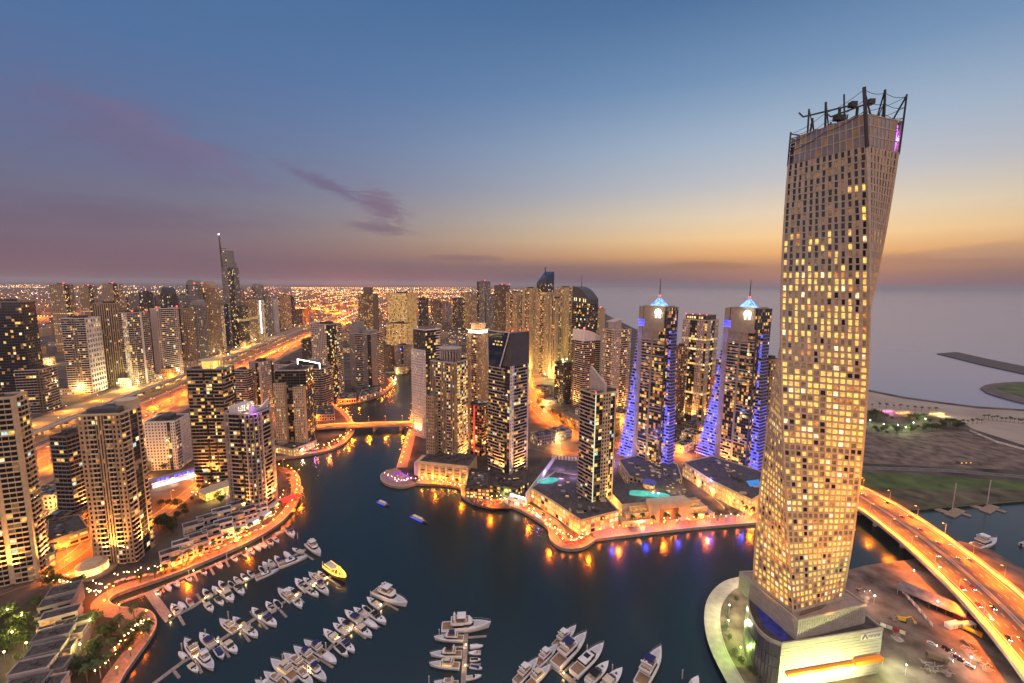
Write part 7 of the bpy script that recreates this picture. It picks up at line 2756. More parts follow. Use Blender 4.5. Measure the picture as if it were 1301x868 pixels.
# round cafe pavilion
c = at(118, 726, Z0)
t = thing('round_pavilion', 'round drum-shaped cafe pavilion with floodlit curved wall at the ribbed tower foot', 'pavilion', (c.x, c.y, Z0))
b = MB()
b.prism([(9 * math.cos(R(a)), 9 * math.sin(R(a))) for a in range(0, 360, 15)], 0, 6.5)
b.prism([(6 * math.cos(R(a)), 6 * math.sin(R(a))) for a in range(0, 360, 15)], 6.5, 8.2)
b.build('drum', SAND, t)
b = MB()
b.prism([(13.5 * math.cos(R(a)), 13.5 * math.sin(R(a))) for a in range(0, 360, 15)], 0, 1.1)
b.build('terrace', PAVE, t)
for a in (250, 290, 330, 20):
    light('SPOT', (12.5 * math.cos(R(a)), 12.5 * math.sin(R(a)), 1.4), (1, .66, .25), 5200, t, .3, 110, .8, aim=(-math.cos(R(a)), -math.sin(R(a)), .55))
# restaurant pavilions along the promenade
PV = [((212, 722), (232, 714)), ((236, 710), (255, 702)), ((259, 700), (275, 692)), ((279, 690), (293, 682)), ((297, 682), (312, 674)), ((316, 672), (331, 664)), ((335, 662), (346, 654)), ((348, 650), (357, 639))]
for i, (p, q) in enumerate(PV):
    P, Q = Vector(G([p], Z0)[0]), Vector(G([q], Z0)[0])
    d = (Q - P)
    L = d.length
    t = thing('restaurant_pavilion', f'{ordinal(i)} glowing glass restaurant pavilion on the west promenade, counted from the round pavilion', 'pavilion', (P.x, P.y, Z0), math.atan2(d.y, d.x), 'restaurant pavilions')
    b = MB()
    b.box(-.4, -.8, 3.6, L + .4, 7.4, 4.1)
    for k in range(int(L / 3) + 1):
        b.box(k * 3 - .12, -.05, 0, k * 3 + .12, .15, 3.6)
    b.box(0, .3, 0, L, 7, .3)
    b.build('roof', [WHITE], t)
    b = MB()
    b.box(.2, .2, .3, L - .2, 6.8, 3.55)
    b.build('glazing', (LITG, LITY, glow('bright_shop', (1, .75, .42), 1.6, .5, .6))[i % 3], t)
    b = MB()
    b.box(L * .15, -.95, 3.65, L * .8, -.82, 4.5)
    b.build('sign', (SIGNW, glow('yellow_sign', (1, .7, .1), 3), SIGNW)[i % 3], t)
    light('POINT', (L * .3, -4, 3.2), (1, .26, .02), 1600, t, .3)
    light('POINT', (L * .8, -4, 3.2), (1, .32, .04), 1600, t, .3)
# red marquee on the point
c = at(368, 637, Z0)
t = thing('marquee', 'bright red lit marquee on the west promenade point', 'tent', (c.x, c.y, Z0), .95)
b = MB()
b.hexa([(-9, -5, 3), (9, -5, 3), (9, 5, 3), (-9, 5, 3)], [(-9, -.2, 5.5), (9, -.2, 5.5), (9, .2, 5.5), (-9, .2, 5.5)])
b.build('canopy', glow('red_lit_canvas', (1, .035, .01), .85, .3, .5, base=(.5, .02, .02)), t)
b = MB()
for x in (-8.8, 0, 8.8):
    for y in (-4.8, 4.8):
        b.tube([(x, y, 0), (x, y, 3)], .12, 6)
b.build('pole', WHITE, t)
light('POINT', (0, -8, 3), (1, .06, .02), 6000, t, .4)
light('POINT', (0, 8, 3), (1, .08, .02), 5000, t, .4)
# blue signed forecourt of the white hotel
c = at(224, 603, Z0 + 6)
t = thing('shop_block', 'low forecourt building with blue roof-edge lettering below the white hotel', 'shop', (c.x, c.y, Z0), R(50))
b = MB()
b.box(-22, -6, 0, 22, 8, 6)
b.build('wall', mat('mauve_render', (.30, .22, .27), .8), t)
b = MB()
for k in range(9):
    x = -17 + k * 3.6
    if k == 3:
        continue
    b.bar((x, -6.3, 6.4), (x, -6.3, 8.6), .55)
    b.bar((x + 1.6, -6.3, 6.4), (x + 1.6, -6.3, 8.6 - .8 * (k % 2)), .5)
    b.bar((x, -6.3, 7.6 - .4 * (k % 3)), (x + 1.6, -6.3, 7.6 - .4 * (k % 3)), .45)
    if k % 2:
        b.bar((x, -6.3, 8.6), (x + 1.6, -6.3, 8.6), .45)
b.build('sign', SIGNB, t)
lit_wall('shopfront', glow('white_shop', (1, .85, .75), 2.0, .5, .4), t, (-21, -6.02), (21, -6.02), .3, 3.2, .05)
for k in (-18, -5, 10, 20):
    light('POINT', (k, -10, 4), (1, .72, .5), 5200, t, .3)
c = at(276, 628, Z0)
t = thing('lobby_hall', 'golden lit lobby hall with arched bays between the two dark banded towers', 'building', (c.x, c.y, Z0), R(60))
b = MB()
b.box(-14, -8, 7, 14, 8, 7.8)
for k in range(8):
    b.box(-13.5 + k * 3.7, -8, 0, -12.7 + k * 3.7, -7.2, 7)
b.build('roof', SAND, t)
b = MB()
b.box(-13, -7, 0, 13, 7, 6.9)
b.build('glazing', LITY, t)
for k in (-10, 0, 10):
    light('POINT', (k, -11, 4), (1, .68, .12), 5200, t, .3)
light('POINT', (6, -18, 3), (.7, .2, 1), 2500, t, .3)
t = block('podium_block', 'warm lit low podium under the pale winged hotel by the bend', [(345, 566), (372, 572), (402, 560), (398, 552), (352, 556)], 8, 'building', PINK, pal='gold')
for p in ((352, 574), (368, 577), (384, 574), (398, 568), (372, 566)):
    c = at(*p, 4)
    light('POINT', (c.x - t.root.location.x, c.y - t.root.location.y, 4), (1, .55, .18), 9000, t.root, .4)
t = block('parking_podium', 'parking podium with lit ramps behind the tan ribbed tower', [(62, 662), (100, 655), (112, 672), (60, 690)], 9, 'building', TAN, pal='gold', style=[g(1, bw=6, wf=.8, hf=.5)])
t = block('podium_block', 'terraced podium at the foot of the edge tower, lit shopfront along its base', [(-40, 712), (30, 702), (66, 694), (70, 702), (40, 716), (-30, 735)], 10, 'building', SAND, pal='gold')
for p in ((62, 712), (45, 722), (25, 732), (5, 740), (80, 700), (70, 680), (90, 690)):
    c = at(*p, 4)
    light('POINT', (c.x - t.root.location.x, c.y - t.root.location.y, 5), (1, .42, .08), 6500, t.root, .4)
# channel head terraces
for i, (px, h) in enumerate(((((428, 508), (452, 507), (452, 500), (432, 500)), 7), (((456, 505), (482, 499), (484, 492), (460, 496)), 8), (((402, 528), (425, 527), (424, 515), (404, 516)), 8), (((527, 520), (548, 520), (548, 505), (528, 505)), 9), (((600, 545), (626, 545), (622, 535), (602, 535)), 9))):
    t = block('low_block', ('first low terrace block by the channel head, west bank', 'second low terrace block by the channel head, nearer the stepped tower', 'low garage block beside the glass-topped round tower', 'low block squeezed against the white grid tower', 'low shed-roofed block between the red-lit block and orange road')[i], px, h, 'building', PINK, pal='some', group='low blocks round the channel')
    c = px[0]
    w_ = at(c[0], c[1] + 6, 4)
    light('POINT', (w_.x - t.root.location.x, w_.y - t.root.location.y, 5), SOD, 14000, t.root, .5)
# lit bases among the inland towers and the beach row
for i, (px, py, cc, pw) in enumerate(((100, 502, (1, .8, .35), 3), (128, 494, (1, .9, .35), 5), (150, 495, (1, .9, .4), 5), (175, 492, (1, .75, .3), 4), (205, 487, (1, .7, .3), 4), (228, 478, (1, .7, .3), 4), (250, 465, (1, .7, .3), 4), (272, 452, (1, .75, .35), 4), (300, 446, (1, .75, .35), 4), (325, 436, (1, .8, .4), 4),
                                      (345, 430, (1, .75, .4), 4), (75, 510, (1, .6, .25), 4), (290, 456, (1, .8, .4), 3), (655, 455, (1, .62, .16), 6), (672, 472, (1, .62, .16), 6), (692, 482, (1, .66, .18), 7), (714, 482, (.9, .85, .2), 7), (728, 475, (1, .8, .2), 5), (640, 445, (1, .55, .15), 5), (500, 455, (1, .62, .14), 7), (522, 455, (1, .62, .14), 7), (470, 428, (1, .55, .15), 6))):
    c = at(px, py, Z0)
    t = thing('flood_mast', f'{ordinal(i)} short floodlight mast among the lit tower forecourts, inland cluster first, then beach row', 'lamp', (c.x, c.y, Z0), 0, 'floodlight masts')
    b = MB()
    b.tube([(0, 0, 0), (0, 0, 12)], .25, 6)
    b.build('post', STEEL, t)
    b = MB()
    b.ball((0, 0, 12.8), 1.0)
    b.build('lamp_head', L_WHT, t)
    light('POINT', (0, 0, 15), cc, pw * (8000 if i < 13 else 20000), t, .8)

# ---- parasols
def parasol_proto(m_, r_=1.7):
    t = thing('parasol', 'x', 'parasol')
    b = MB()
    b.tube([(0, 0, 0), (0, 0, 2.9)], .06, 5)
    b.build('pole', STEEL, t)
    b = MB()
    ring = [(r_ * math.cos(R(a)), r_ * math.sin(R(a)), 2.3) for a in range(0, 360, 45)]
    for i in range(8):
        b.poly([ring[i], ring[(i + 1) % 8], (0, 0, 2.95)])
        b.poly([ring[(i + 1) % 8], ring[i], (0, 0, 2.7)])
    b.build('canopy', m_, t)
    return t


PAR = {'cream': parasol_proto(CREAM), 'red': parasol_proto(REDC), 'orange': parasol_proto(ORANGEP), 'violet': parasol_proto(mat('violet_canvas', (.35, .12, .5), .8)), 'yellow': parasol_proto(GOLDP)}


def parasols(pts, col, what, group):
    for i, p in enumerate(pts):
        c = at(*p, Z0)
        k = PAR[col]
        lab = f'{ordinal(i)} {col} parasol {what}'
        if not k.get('placed'):
            k.location, k['label'], k['group'], k['placed'] = (c.x, c.y, Z0 + .06), lab, group, 1
        else:
            dup(k, (c.x, c.y, Z0 + .06), 0, lab, group)


def along(pts, n, j=1.5):
    return [(p[0] + rnd.uniform(-j, j), p[1] + rnd.uniform(-j, j) * .6) for p in [(pts[i][0] + (pts[i + 1][0] - pts[i][0]) * f_, pts[i][1] + (pts[i + 1][1] - pts[i][1]) * f_) for i in range(len(pts) - 1) for f_ in [k / n for k in range(n)]]]


parasols(along([(150, 742), (200, 731), (250, 711), (300, 690), (345, 668)], 7), 'cream', 'on the west promenade, from the spit to the marquee', 'west promenade parasols')
parasols(along([(165, 738), (215, 728), (270, 703), (330, 674)], 6), 'orange', 'on the west promenade, nearer the water', 'west promenade parasols')
parasols(along([(372, 652), (376, 640), (372, 622), (366, 608)], 5), 'yellow', 'round the marquee point, counted upstream', 'marquee point parasols')
parasols(along([(392, 575), (415, 570), (436, 560), (445, 550)], 4), 'yellow', 'on the bank below the channel bridge', 'channel bank parasols')
parasols(along([(490, 606), (500, 613), (515, 614), (525, 610), (512, 606), (500, 604), (510, 600)], 4), 'violet', 'on the round cafe terrace', 'round terrace parasols')
parasols(along([(708, 682), (718, 692), (735, 692), (746, 684), (730, 684), (718, 680)], 4), 'red', 'on the round plaza at the promenade corner', 'round plaza parasols')
parasols(along([(545, 616), (580, 620)], 9), 'yellow', 'before the arcaded podium', 'arcade parasols')
parasols(along([(672, 652), (690, 664), (704, 676)], 7), 'cream', 'below the sail tower podium', 'podium parasols')
parasols(along([(120, 850), (138, 836), (158, 822), (172, 812)], 5), 'orange', 'on the garden spit path', 'garden spit parasols')
# lamps of the terraces
tl = thing('terrace_lamp', 'x', 'lamp')
b = MB()
b.tube([(0, 0, 0), (0, 0, 3)], .06, 5)
b.build('post', DSTEEL, tl)
b = MB()
b.ball((0, 0, 3.2), .28)
b.build('lamp_globe', L_WRM, tl)


def terrace_lamps(pts, what, group):
    for i, p in enumerate(pts):
        c = at(*p, Z0)
        lab = f'{ordinal(i)} small glowing terrace lamp {what}'
        if not tl.get('placed'):
            tl.location, tl['label'], tl['group'], tl['placed'] = (c.x, c.y, Z0), lab, group, 1
        else:
            dup(tl, (c.x, c.y, Z0), 0, lab, group)


terrace_lamps(along([(148, 735), (200, 724), (250, 704), (300, 683), (350, 657), (366, 618)], 11, 3), 'among the west promenade cafes', 'west terrace lamps')
terrace_lamps(along([(62, 738), (80, 745), (100, 748), (120, 760), (135, 752), (115, 742)], 7, 4), 'in the neck garden', 'neck garden lamps')
terrace_lamps(along([(125, 858), (150, 830), (172, 800), (186, 795)], 8, 4), 'on the garden spit', 'spit lamps')
terrace_lamps(along([(390, 572), (420, 566), (440, 552)], 9, 2), 'on the bank below the channel bridge', 'channel bank lamps')
terrace_lamps(along([(490, 604), (505, 614), (522, 612), (560, 614), (590, 622)], 7, 2), 'from round terrace to arcade', 'round terrace lamps')
terrace_lamps(along([(600, 628), (640, 636), (668, 646), (700, 672), (730, 690), (745, 682)], 7, 3), 'along the island promenade', 'island terrace lamps')
terrace_lamps(along([(260, 618), (290, 630), (262, 632), (240, 628)], 7, 4), 'in the golden court', 'court lamps')
terrace_lamps(along([(770, 664), (800, 660), (860, 664), (940, 656)], 7, 2), 'on the mall quay', 'mall lamps')
terrace_lamps(along([(870, 604), (905, 624), (940, 646)], 10, 2), 'along the hotel street', 'hotel street lamps')
for i, (px, py, cc, pw) in enumerate(((505, 608, (.7, .2, 1), 3200), (518, 606, (.8, .25, 1), 3200), (726, 687, (1, .12, .05), 3600), (712, 678, (1, .45, .1), 3200), (684, 659, (.3, .3, 1), 2200), (420, 571, (1, .3, .5), 1800), (400, 574, (.6, .25, 1), 1800), (436, 558, (.75, 1, .3), 2500), (300, 688, (1, .8, .3), 2200))):
    c = at(px, py, Z0)
    t = thing('stage_light', f'{ordinal(i)} coloured party light on a short stand along the waterside terraces', 'lamp', (c.x, c.y, Z0), 0, 'coloured terrace lights')
    b = MB()
    b.tube([(0, 0, 0), (0, 0, 3)], .08, 5)
    b.build('stand', DSTEEL, t)
    b = MB()
    b.ball((0, 0, 3.3), .4)
    b.build('lamp_globe', L_VIO if cc[2] == 1 else L_SOD, t)
    light('POINT', (0, 0, 4.2), cc, pw, t, .3)
# sunken terrace on the island front
t = block('waterside_deck', 'dark stepped waterside deck crowded with tables below the blue-topped tower', [(592, 631), (604, 641), (626, 645.5), (649, 645), (640, 637), (612, 633)], .8, 'deck', BROWN, style=[wl(1)], roof=False)
b = MB()
for k in range(34):
    c = Vector(G([(rnd.uniform(600, 640), rnd.uniform(635.5, 643))], Z0)[0]) - Vector(t.root.location[:2])
    b.box(c.x - .6, c.y - .6, .8, c.x + .6, c.y + .6, 1.6)
b.build('table', TIMBER, t.root)

# ---- building yard beside the twisted tower
c = at(1182, 768, Z0)
t = thing('site_shed', 'long corrugated site shed with a pale rust-streaked roof in the building yard', 'shed', (c.x, c.y, Z0), R(-52))
b = MB()
for k in range(26):
    x0, x1 = -17 + k * 1.3, -17 + (k + 1) * 1.3
    b.hexa([(x0, -6, 4.0), (x1, -6, 4.0), (x1, 6, 5.2), (x0, 6, 5.2)], [(x0, -6, 4.12 + .1 * (k % 2)), (x1, -6, 4.12 + .1 * (k % 2)), (x1, 6, 5.32 + .1 * (k % 2)), (x0, 6, 5.32 + .1 * (k % 2))])
b.build('roof', mat('corrugated_iron', (.25, .185, .165), .5, .3, var=.3, scale=.25), t)
b = MB()
for x in (-16, -8, 0, 8, 16):
    for y in (-5.6, 5.6):
        b.bar((x, y, 0), (x, y, 4.2), .25)
b.box(-16.5, 5.7, 0, 16.5, 5.9, 4.6)
b.build('frame', TIMBER, t)
for i, (p, q, lab) in enumerate((((1146, 752), (1188, 800), 'long row of stacked pale hoarding panels across the building yard'), ((1118, 795), (1152, 808), 'short hoarding row with red and white bands beside the podium'))):
    P, Q = Vector(G([p], Z0)[0]), Vector(G([q], Z0)[0])
    t = thing('hoarding', lab, 'fence', (P.x, P.y, Z0), math.atan2((Q - P).y, (Q - P).x))
    L = (Q - P).length
    for k in range(int(L / 3)):
        b = MB()
        b.box(k * 3 + .1, -.15 + .2 * (k % 2), 0, k * 3 + 2.8, .05 + .2 * (k % 2), 2.4)
        b.build('panel', (WHITE, PINK, REDC, CREAM)[k % 4 if i else k % 2], t)
for i, (px, py, a, mt_, lab) in enumerate(((1210, 797, .2, WHITE, 'white site cabin under the bridge, end-on to the yard'), (1228, 797, .1, CREAM, 'cream site cabin beside the white one under the bridge'), (1190, 838, -.5, BROWN, 'brown storage container near the parked cars'), (1224, 789, -.8, REDC, 'rusty red container pushed against the bridge'),
                                          (955, 800, 1.9, GREY, 'long grey site cabin on the round quay below the podium'))):
    c = at(px, py, Z0)
    t = thing('site_cabin', lab, 'cabin', (c.x, c.y, Z0), a)
    b = MB()
    b.box(-4.5, -1.6, .2, 4.5, 1.6, 2.9)
    for k in range(11):
        b.box(-4.4 + k * .85, -1.66, .3, -4.2 + k * .85, 1.66, 2.8)
    b.box(-4.6, -1.7, 2.9, 4.6, 1.7, 3.1)
    b.build('body', mt_, t)
    w2 = ob('window', WQ[6], t, (-1.5, -1.7, 1.8))
    w2.scale = (1.2, 1, .9)
    b = MB()
    b.box(2, -1.72, .25, 2.9, -1.67, 2.3)
    b.build('door', DARK, t)
c = at(1145, 789, Z0)
t = thing('digger', 'yellow tracked digger with its boom lowered by the podium corner', 'digger', (c.x, c.y, Z0), -.4)
b = MB()
b.box(-2, -1.4, 1.1, 1.6, 1.4, 2.3)
b.box(.3, -1.3, 2.3, 1.6, 0, 3.4)
b.build('body', GOLDP, t)
b = MB()
for y in (-1.2, 1.2):
    b.box(-2.2, y - .35, 0, 2.2, y + .35, 1.0)
b.build('track', BLACKC, t)
b = MB()
b.bar((1.2, .4, 2), (4.6, .4, 4.4), .5)
b.bar((4.6, .4, 4.4), (7, .4, 1.4), .4)
b.box(6.4, -.3, .6, 7.5, 1.1, 1.6)
b.build('boom', GOLDP, t)
c = at(1235, 805, Z0)
t = thing('lorry', 'orange tipper lorry parked against the bridge wall in the yard', 'lorry', (c.x, c.y, Z0), -.95)
b = MB()
b.box(2.2, -1.2, .7, 4.2, 1.2, 3.0)
b.build('cab', ORANGEP, t)
b = MB()
b.hexa([(-4, -1.2, 1.1), (2, -1.2, 1.1), (2, 1.2, 1.1), (-4, 1.2, 1.1)], [(-4.3, -1.3, 2.6), (2, -1.3, 2.6), (2, 1.3, 2.6), (-4.3, 1.3, 2.6)])
b.build('tipper_body', GOLDP, t)
for x in (-3, -1.6, 3.1):
    b = MB()
    b.tube([(x, -1.25, .5), (x, 1.25, .5)], .5, 10)
    b.build('wheel', BLACKC, t)
for i in range(14):
    px, py = rnd.choice(((1108, 775), (1120, 783), (1132, 790), (1150, 765), (1165, 840), (1178, 848), (1196, 852), (1100, 760), (1240, 838), (1252, 850), (1225, 822), (1170, 826), (1150, 822), (1135, 812)))
    c = at(px + rnd.uniform(-7, 7), py + rnd.uniform(-5, 5), Z0)
    t = thing('spoil_heap', f'{ordinal(i)} low heap of spoil and timber in the building yard', 'heap', (c.x, c.y, Z0), rnd.uniform(0, 6), 'spoil heaps in the building yard')
    b = MB()
    n_ = 12
    rr = [rnd.uniform(2.2, 4.2) for _ in range(n_)]
    b.prism([(rr[k] * math.cos(k * 6.283 / n_), rr[k] * math.sin(k * 6.283 / n_)) for k in range(n_)], -.2, rnd.uniform(.8, 1.8), taper=[(rr[k] * .35 * math.cos(k * 6.283 / n_), rr[k] * .35 * math.sin(k * 6.283 / n_)) for k in range(n_)])
    b.build('earth', (DIRT, QUAY, BROWN)[i % 3], t)
    b = MB()
    for k in range(7):
        a = rnd.uniform(0, 3.1)
        x, y = rnd.uniform(-2.5, 2.5), rnd.uniform(-2.5, 2.5)
        b.bar((x - math.cos(a) * 1.8, y - math.sin(a) * 1.8, .9 + .25 * k), (x + math.cos(a) * 1.8, y + math.sin(a) * 1.8, 1.0 + .25 * k), .3)
    b.build('timber', TIMBER, t)
for i, (px, py, cc, pw) in enumerate(((948, 752, (1, .85, .45), 9000), (926, 780, (1, .95, .5), 9000), (925, 800, (.9, 1, .4), 9000), (940, 835, (.6, 1, .15), 12000), (975, 858, (.55, 1, .1), 14000), (1040, 862, (.8, 1, .4), 9000), (1150, 858, (.9, 1, .7), 12000), (1232, 848, (1, .8, .6), 9000), (1120, 850, (.7, 1, .3), 9000), (1110, 768, (1, .6, .4), 7000), (1160, 735, (1, .5, .3), 5000), (1190, 775, (1, .5, .35), 2500))):
    c = at(px, py, Z0)
    t = thing('work_light', f'{ordinal(i)} work light on a thin mast round the twisted tower, counted from the round quay', 'lamp', (c.x, c.y, Z0), 0, 'work lights')
    b = MB()
    b.tube([(0, 0, 0), (0, 0, 6)], .1, 5)
    b.build('post', STEEL, t)
    b = MB()
    b.ball((0, 0, 6.3), .4)
    b.build('lamp_head', L_WHT if cc[0] > .8 else L_GRN, t)
    light('POINT', (0, 0, 7.4), cc, pw, t, .4)
plant(TREES, [(46, 772), (58, 790), (50, 800), (44, 815), (100, 778), (106, 800), (98, 812), (84, 840), (92, 850), (40, 832), (22, 840), (30, 822), (60, 745), (70, 742)], 'tree squeezed between the grey-roofed townhouses', 'townhouse trees', sc=(.6, .95))
plant(TREES[1], [(935, 765), (928, 775), (924, 788), (922, 800), (926, 815), (934, 830), (942, 845), (952, 855), (965, 864), (985, 866)], 'young tree on the round quay under the twisted tower', 'round quay trees', sc=(.4, .65))

for i, (px, py) in enumerate(((12, 792), (30, 800), (18, 822), (8, 848), (36, 836), (116, 806), (104, 838))):
    c = at(px, py, Z0)
    t = thing('garden_lamp', f'{ordinal(i)} yellowish garden lamp round the townhouses, corner garden first', 'lamp', (c.x, c.y, Z0), 0, 'townhouse garden lamps')
    b = MB()
    b.tube([(0, 0, 0), (0, 0, 9)], .1, 5)
    b.build('post', STEEL, t)
    b = MB()
    b.ball((0, 0, 9.4), .45)
    b.build('lamp_globe', L_WRM, t)
    light('POINT', (0, 0, 11), (1, .78, .2), 5000, t, .4)

# ---- beach club by the sea
for i, (p, m_, lab) in enumerate((((1125, 524), L_VIO, 'pink lit beach club pavilion behind the beach palms'), ((1147, 526), L_SOD, 'orange lit beach club pavilion next to the pink one'), ((1190, 527), LITY, 'yellow lit beach bar farther along the sand'))):
    c = at(*p, Z0)
    t = thing('beach_pavilion', lab, 'pavilion', (c.x, c.y, Z0), .1)
    b = MB()
    b.box(-13, -4, 4, 13, 4, 4.5)
    for x in (-12, -4, 4, 12):
        b.box(x - .2, -3.8, 0, x + .2, -3.4, 4)
        b.box(x - .2, 3.4, 0, x + .2, 3.8, 4)
    b.build('roof', SAND, t)
    b = MB()
    b.box(-11, -2.5, .5, 11, 2.5, 2.2)
    b.build('lit_bar', glow('pavilion_glow_%s' % ('pink', 'orange', 'yellow')[i], ((1, .2, .6), (1, .4, .1), (1, .7, .15))[i], 1.6, .4, .3), t)
    light('POINT', (0, -9, 5), ((1, .3, .7), (1, .5, .15), (1, .75, .3))[i], 12000, t, .5)
for i, (px, py) in enumerate(((1105, 540), (1122, 545), (1140, 546), (1160, 543), (1150, 549), (1175, 538))):
    c = at(px, py, Z0)
    t = thing('garden_lamp', f'{ordinal(i)} greenish garden lamp among the beach garden trees', 'lamp', (c.x, c.y, Z0), 0, 'beach garden lamps')
    b = MB()
    b.tube([(0, 0, 0), (0, 0, 7)], .1, 5)
    b.build('post', STEEL, t)
    b = MB()
    b.ball((0, 0, 7.4), .6)
    b.build('lamp_globe', L_WHT, t)
    light('POINT', (0, 0, 9), (.8, 1, .45), 14000, t, .5)
fw = [tuple(at(x, y, Z0)[:2]) for x, y in ((1232, 548), (1265, 562), (1301, 572), (1500, 612))]
t = thing('site_fence', 'long pale site fence dividing the dirt field from the beach', 'fence', (0, 0, 0))
b = MB()
ribbon(b, fw, -.15, .15, Z0 + 2.6, thick=2.6)
b.build('panel', WHITE, t)
c = at(1225, 589, Z0)
t = thing('site_cabin', 'low site hut with three lit windows on the dirt field', 'hut', (c.x, c.y, Z0), .1)
b = MB()
b.box(-9, -2, 0, 9, 2, 3)
b.box(-9.3, -2.3, 3, 9.3, 2.3, 3.3)
b.build('body', BROWN, t)
for k in (-6, 0, 6):
    w2 = ob('window', WQ[4], t, (k, -2.05, 1.7))
    w2.scale = (2.2, 1, 1.2)

# ---- tiny far-off town: low blocks and street lights out to the horizon, too many to count
r = random.Random(5)
b, lt = MB(), MB()
coast_dir = Vector((10200, 58800)).normalized()


def onland(x, y):
    return x < 150 + (y - 1100) * .085 if y > 1400 else False


k = 0
while k < 1500:
    y = 1500 * (8 ** r.random())
    x = r.uniform(-1.25, .25) * y
    if not onland(x, y) or abs((Vector((x, y, 0)) - a0).dot(Vector((HD.y, -HD.x, 0)))) < 130:
        continue
    if y < 2600 and r.random() < .45:
        continue
    w_, d_, h = r.uniform(12, 40), r.uniform(12, 40), r.choice((6, 8, 10, 14, 20, 30)) * (1 if y < 6000 else .8)
    b.box(x - w_ / 2, y - d_ / 2, Z0, x + w_ / 2, y + d_ / 2, Z0 + h, r.randrange(3))
    k += 1
tag(b.build('distant_town', [TAN, GREY, BROWN]), kind='stuff')


def farlight(x, y, z, s, m_):
    lt.hexa([(x - s, y - s, z - s), (x + s, y - s, z - s), (x + s, y + s, z - s), (x - s, y + s, z - s)], [(x - s, y - s, z + s), (x + s, y - s, z + s), (x + s, y + s, z + s), (x - s, y + s, z + s)], m_)


k = 0
while k < 5200:
    y = 1300 * (14 ** (r.random() ** .85))
    x = r.uniform(-1.3, .26) * y
    if not onland(x, y):
        continue
    dens = .35 + .65 * (math.sin(x * .0021 + 1) * math.sin(y * .0016) > -.1)
    if x / y < -.5:
        dens *= .3
    if r.random() > dens:
        continue
    farlight(x, y, Z0 + r.uniform(5, 12),   .00036 * y * r.choice((.7, .8, 1, 1.5)), r.choices((0, 1, 2), (6, 3, 1.2))[0])
    k += 1
for (p0, p1, n_, m_) in (((0, 403), (130, 405), 34, 1), ((0, 365), (120, 366), 40, 0), ((140, 372), (270, 371), 30, 1), ((375, 398), (470, 379), 46, 0), ((372, 392), (440, 398), 30, 0), ((380, 384), (480, 372), 50, 0), ((400, 372), (600, 371), 80, 0), ((370, 366), (600, 366), 90, 0), ((540, 378), (610, 392), 34, 0), ((470, 392), (500, 384), 14, 0), ((430, 410), (470, 390), 26, 0)):
    for i in range(n_):
        f_ = (i + r.uniform(-.3, .3)) / n_
        c = at(p0[0] + (p1[0] - p0[0]) * f_, p0[1] + (p1[1] - p0[1]) * f_, Z0)
        farlight(c.x, c.y, Z0 + 10, .00055 * c.y, m_)
tag(lt.build('distant_city_lights', [glow('far_sodium', (1, .42, .07), 5.5), glow('far_warm', (1, .66, .3), 5), glow('far_white', (.95, .95, 1), 4.5)]), kind='stuff')
# a few big sodium masts light the plain itself
for i, (px, py, pw) in enumerate(((400, 392, 6), (425, 398, 6), (450, 388, 6), (480, 376, 9), (540, 376, 9), (580, 385, 6), (420, 374, 9), (440, 410, 4), (610, 378, 8), (350, 372, 8), (40, 404, 5), (90, 404, 5), (545, 395, 5), (560, 368, 14), (470, 367, 14))):
    c = at(px, py, Z0)
    t = thing('flood_mast', f'{ordinal(i)} tall sodium mast out on the lit plain beyond the towers', 'lamp', (c.x, c.y, Z0), 0, 'masts on the plain')
    bb = MB()
    bb.tube([(0, 0, 0), (0, 0, 30)], .5, 6)
    bb.build('post', STEEL, t)
    bb = MB()
    bb.ball((0, 0, 31.5), 1.6)
    bb.build('lamp_head', L_SOD, t)
    light('POINT', (0, 0, 36), SOD, pw * 1.0e6, t, 1.5)
for k, v in list(CARS.items()):
    pass

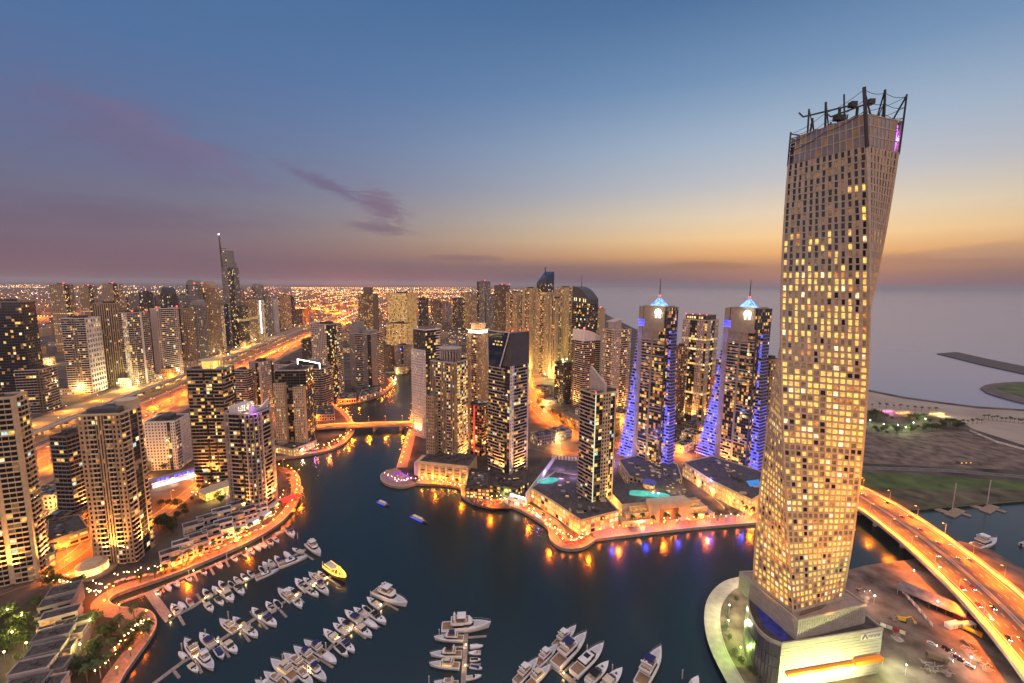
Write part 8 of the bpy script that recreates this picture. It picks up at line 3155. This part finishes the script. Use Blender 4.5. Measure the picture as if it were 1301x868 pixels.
# ------------------------------------------------------------------ low blocks filling the quarters between the towers
ZONES = [
    ('beyond the highway, among the inland towers', [(95, 500), (130, 492), (160, 492), (195, 484), (215, 480), (240, 470), (262, 458), (285, 450), (310, 440), (335, 432), (250, 446), (280, 436), (300, 428), (215, 462), (150, 470), (100, 474), (60, 462), (50, 450), (30, 440), (70, 440), (110, 448), (345, 424), (320, 420)], (10, 22)),
    ('between the highway and the west bank towers', [(196, 566), (160, 592), (140, 560), (170, 552), (210, 538), (262, 520), (300, 528), (325, 532), (350, 512), (330, 506), (360, 498), (390, 486), (372, 482), (150, 620), (170, 604), (120, 640), (62, 640), (80, 668), (420, 480), (430, 462), (405, 468), (440, 448)], (6, 14)),
    ('between the island towers and the beach', [(640, 530), (650, 512), (630, 505), (606, 530), (640, 490), (620, 480), (655, 548), (690, 562), (712, 556), (745, 535), (775, 545), (800, 552), (745, 548), (762, 560), (815, 566), (880, 560), (905, 562), (930, 575), (868, 572), (860, 556), (950, 585), (820, 545), (790, 535), (690, 500), (700, 512), (880, 545), (900, 550)], (6, 18)),
    ('on the far side of the channel head', [(470, 462), (490, 466), (510, 474), (535, 470), (548, 480), (540, 492), (560, 470), (575, 480), (585, 495), (560, 500), (545, 462), (570, 455), (590, 460), (605, 468), (555, 440), (575, 436), (600, 448), (530, 448)], (8, 20))]
for zi, (zn, pts, (h0, h1)) in enumerate(ZONES):
    rz_ = random.Random(zi * 5 + 2)
    for i, (px, py) in enumerate(pts):
        c = at(px, py, Z0)
        w_, d_, h = rz_.uniform(14, 30), rz_.uniform(12, 24), rz_.uniform(h0, h1)
        a = R(11.7 if zi < 2 else rz_.choice((25, 40, 30)))
        lab = f'{ordinal(i)} low flat-roofed block {zn}'
        t = Tower('low_block', lab, rect(w_, d_), (c.x, c.y, Z0), a, h, 3.8, rz_.choice((PINK, SAND, TAN, GREY, BROWN)), ('lots', 'some', 'amber')[i % 3], 'building', 'low blocks between the towers', near=False)
        t.core(0, h)
        ft = t.foot
        for e in range(4):
            t.facade(ft[e], ft[(e + 1) % 4], 0, h, [g(1, bw=3.6, wf=.6, hf=.55)])
        t.roof(mech=False)
        if i % 2 == 0:
            light('POINT', (rz_.choice((-1, 1)) * w_ * .7, -d_ * .75, 6), rz_.choice(((1, .30, .03), (1, .40, .07), (1, .60, .2))), 20000 + 42 * c.y, t.root, .5)
        TW[lab] = t
plant(TREES, jit([(110, 640), (160, 612), (215, 585), (150, 570)], 26, 14), 'street tree between highway and west bank towers, from parking court inland', 'west bank street trees', sc=(.8, 1.2))
plant(TREES, jit([(625, 545), (650, 505), (690, 520), (760, 552), (850, 562), (930, 580)], 44, 9), 'street tree between the island towers and the beach', 'island street trees', sc=(.8, 1.3))
plant(TREES, jit([(500, 470), (560, 478), (590, 500), (560, 450)], 20, 9), 'street tree past the channel head', 'channel head street trees', sc=(.8, 1.2))
for t in TW.values():
    t.finish()
